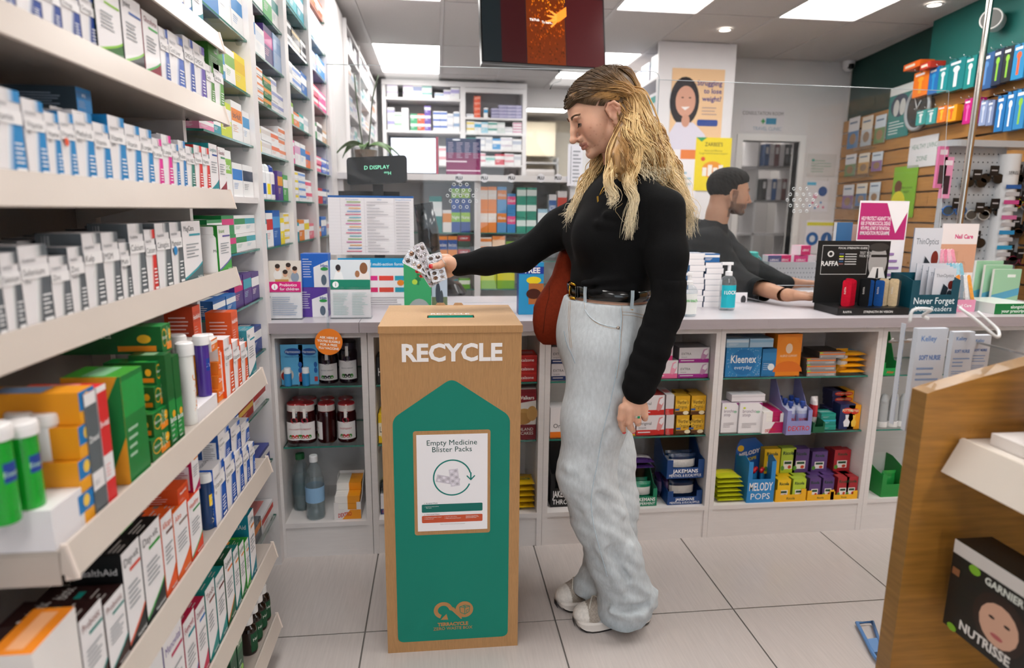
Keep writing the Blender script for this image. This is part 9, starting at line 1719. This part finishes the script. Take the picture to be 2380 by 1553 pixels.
def garn(w, d, h): 
    c = Carton(w, d, h, '#17130f', '#100d0b', '#1d1a16'); c.r('F', 0, .85, 1, 1, '#cfcac6').t('F', 'GARNIER', .62, .74, .075, '#d8dcd4', 'c', .03, .7).e('F', .28, .80, .07, .05, '#7ab02a').e('F', .62, .42, .30, .30, '#2a1a14').e('F', .62, .40, .22, .22, '#d0a48c').e('F', .62, .28, .07, .025, '#b05a5a').e('F', .54, .45, .035, .015, '#2a1c18').e('F', .71, .45, .035, .015, '#2a1c18'); return c.t('F', 'NUTRISSE', .5, .08, .10, '#e4e0dc', 'c', .03, .9).e('F', .12, .03, .06, .04, '#7ab02a').r('F', .03, .62, .12, .7, '#8a5a3a')
gX = aY(2212, 1300, .94)[0]; zg_, zh = zl(1575, gX, .80), zl(1252, gX, .94); o = ob('hair_dye_carton', garn(.17, .07, zh-zg_).build('c', mesh_only=True), None, (gX+.036, .855, zg_), -H90); tag(o, 'black hair dye carton with a woman\'s face on near right rack', 'carton')
# clear packs on wire hooks behind the oak panel
for i, (xa, xb, ya, yb, Y) in enumerate(((2072, 2100, 752, 985, 1.19), (2098, 2200, 762, 1000, 1.13), (2190, 2262, 770, 930, 1.16), (2240, 2300, 778, 900, 1.20))):
    a, b = aY(xa, yb, Y), aY(xb, ya, Y); c = Carton(b[0]-a[0], .012, b[2]-a[2], '#dbe0e9', mat='frosted'); c.mat = 'paper'; c.t('F', 'Kelley', .4, .88, .05, '#5a84c0', 'c', .02, .5).t('F', 'SOFT NURSE', .5, .70, .045, '#4a74b8', 'c', .03, .7)
    for j, (v0, v1) in enumerate(((.5, .66), (.36, .46), (.2, .3), (.06, .14))): c.lines('F', .1, .9, v0, v1, 3, '#8aa4cc', i+j)
    o = c.build('clear_pack', None, (float(a[0]+b[0])/2, Y, a[2])); tag(o, ['slim clear health pack hung furthest left behind oak panel', 'wide clear health pack with blue print behind oak panel', 'clear health pack hung third behind oak panel', 'clear health pack nearest the wire hook end'][i], 'clear pack', 'clear packs on wire hooks')
xr = [float(aY(x, 790, Y)[0])-ex_ for x, Y in ((2086, 1.19), (2270, 1.20))]; m = MB(); m.box(xr[0], xr[1], .232, .236, zt_+.04, zt_+.044, '#c8c8c8', 'metal'); m.box(xr[1]-.004, xr[1], .036, .232, zt_+.04, zt_+.044, '#c8c8c8', 'metal'); m.build('hook_rail', er)
for i, (x, y) in enumerate(((2140, 725), (2300, 742))): p = aY(x, y, 1.10)-V(ex_, EY, 0); m = MB(); m.tube(list(crom([(-.02, .0, -.02), (-.015, .0, .004), (.02, .0, .004), (.03, .03, -.012), (.05, .04, -.02)] if i == 0 else [(-.05, .02, .02), (-.03, 0, .0), (.0, -.02, -.03), (.02, .0, -.02), (-.0, .03, .01)], 18)), .003, 7, '#e4e4e4', 'plastic'); m.build('wire_hook', er, p)
for x, Y in ((2086, 1.19), (2149, 1.13), (2226, 1.16), (2270, 1.20)): p = aY(x, 790, Y)-V(ex_, EY, 0); m = MB(); m.tube([(p[0], .234, zt_+.042), (p[0], p[1]+.012, p[2])], .0015, 5, '#d8d8d8', 'steel'); m.build('peg_hook', er)
# blue plastic frame lying on the floor
bf = empty('blue_frame', (*aZ(2040, 1500, .01)[:2], 0)); tag(bf, 'blue plastic handle frame lying on the floor tiles', 'frame'); q = [aZ(x, y, .012)-V(*bf.location) for x, y in ((1992, 1448), (2028, 1446), (2050, 1512), (2090, 1560), (2072, 1575), (2030, 1522))]
m = MB(); m.tube([tuple(p) for p in q], .006, 8, '#5a86bc', 'plastic', True); m.build('frame_bar', bf); a, b, c_, d = [aZ(x, y, .012)-V(*bf.location) for x, y in ((2016, 1488), (2040, 1485), (2054, 1516), (2030, 1519))]; m = MB(); m.prism([(p[0], p[1]) for p in (a, b, c_, d)], (0, 0, .008), (0, 0, .008), (1, 0, 0), (0, 1, 0), '#6a90c0', 'plastic'); m.build('grip_plate', bf)
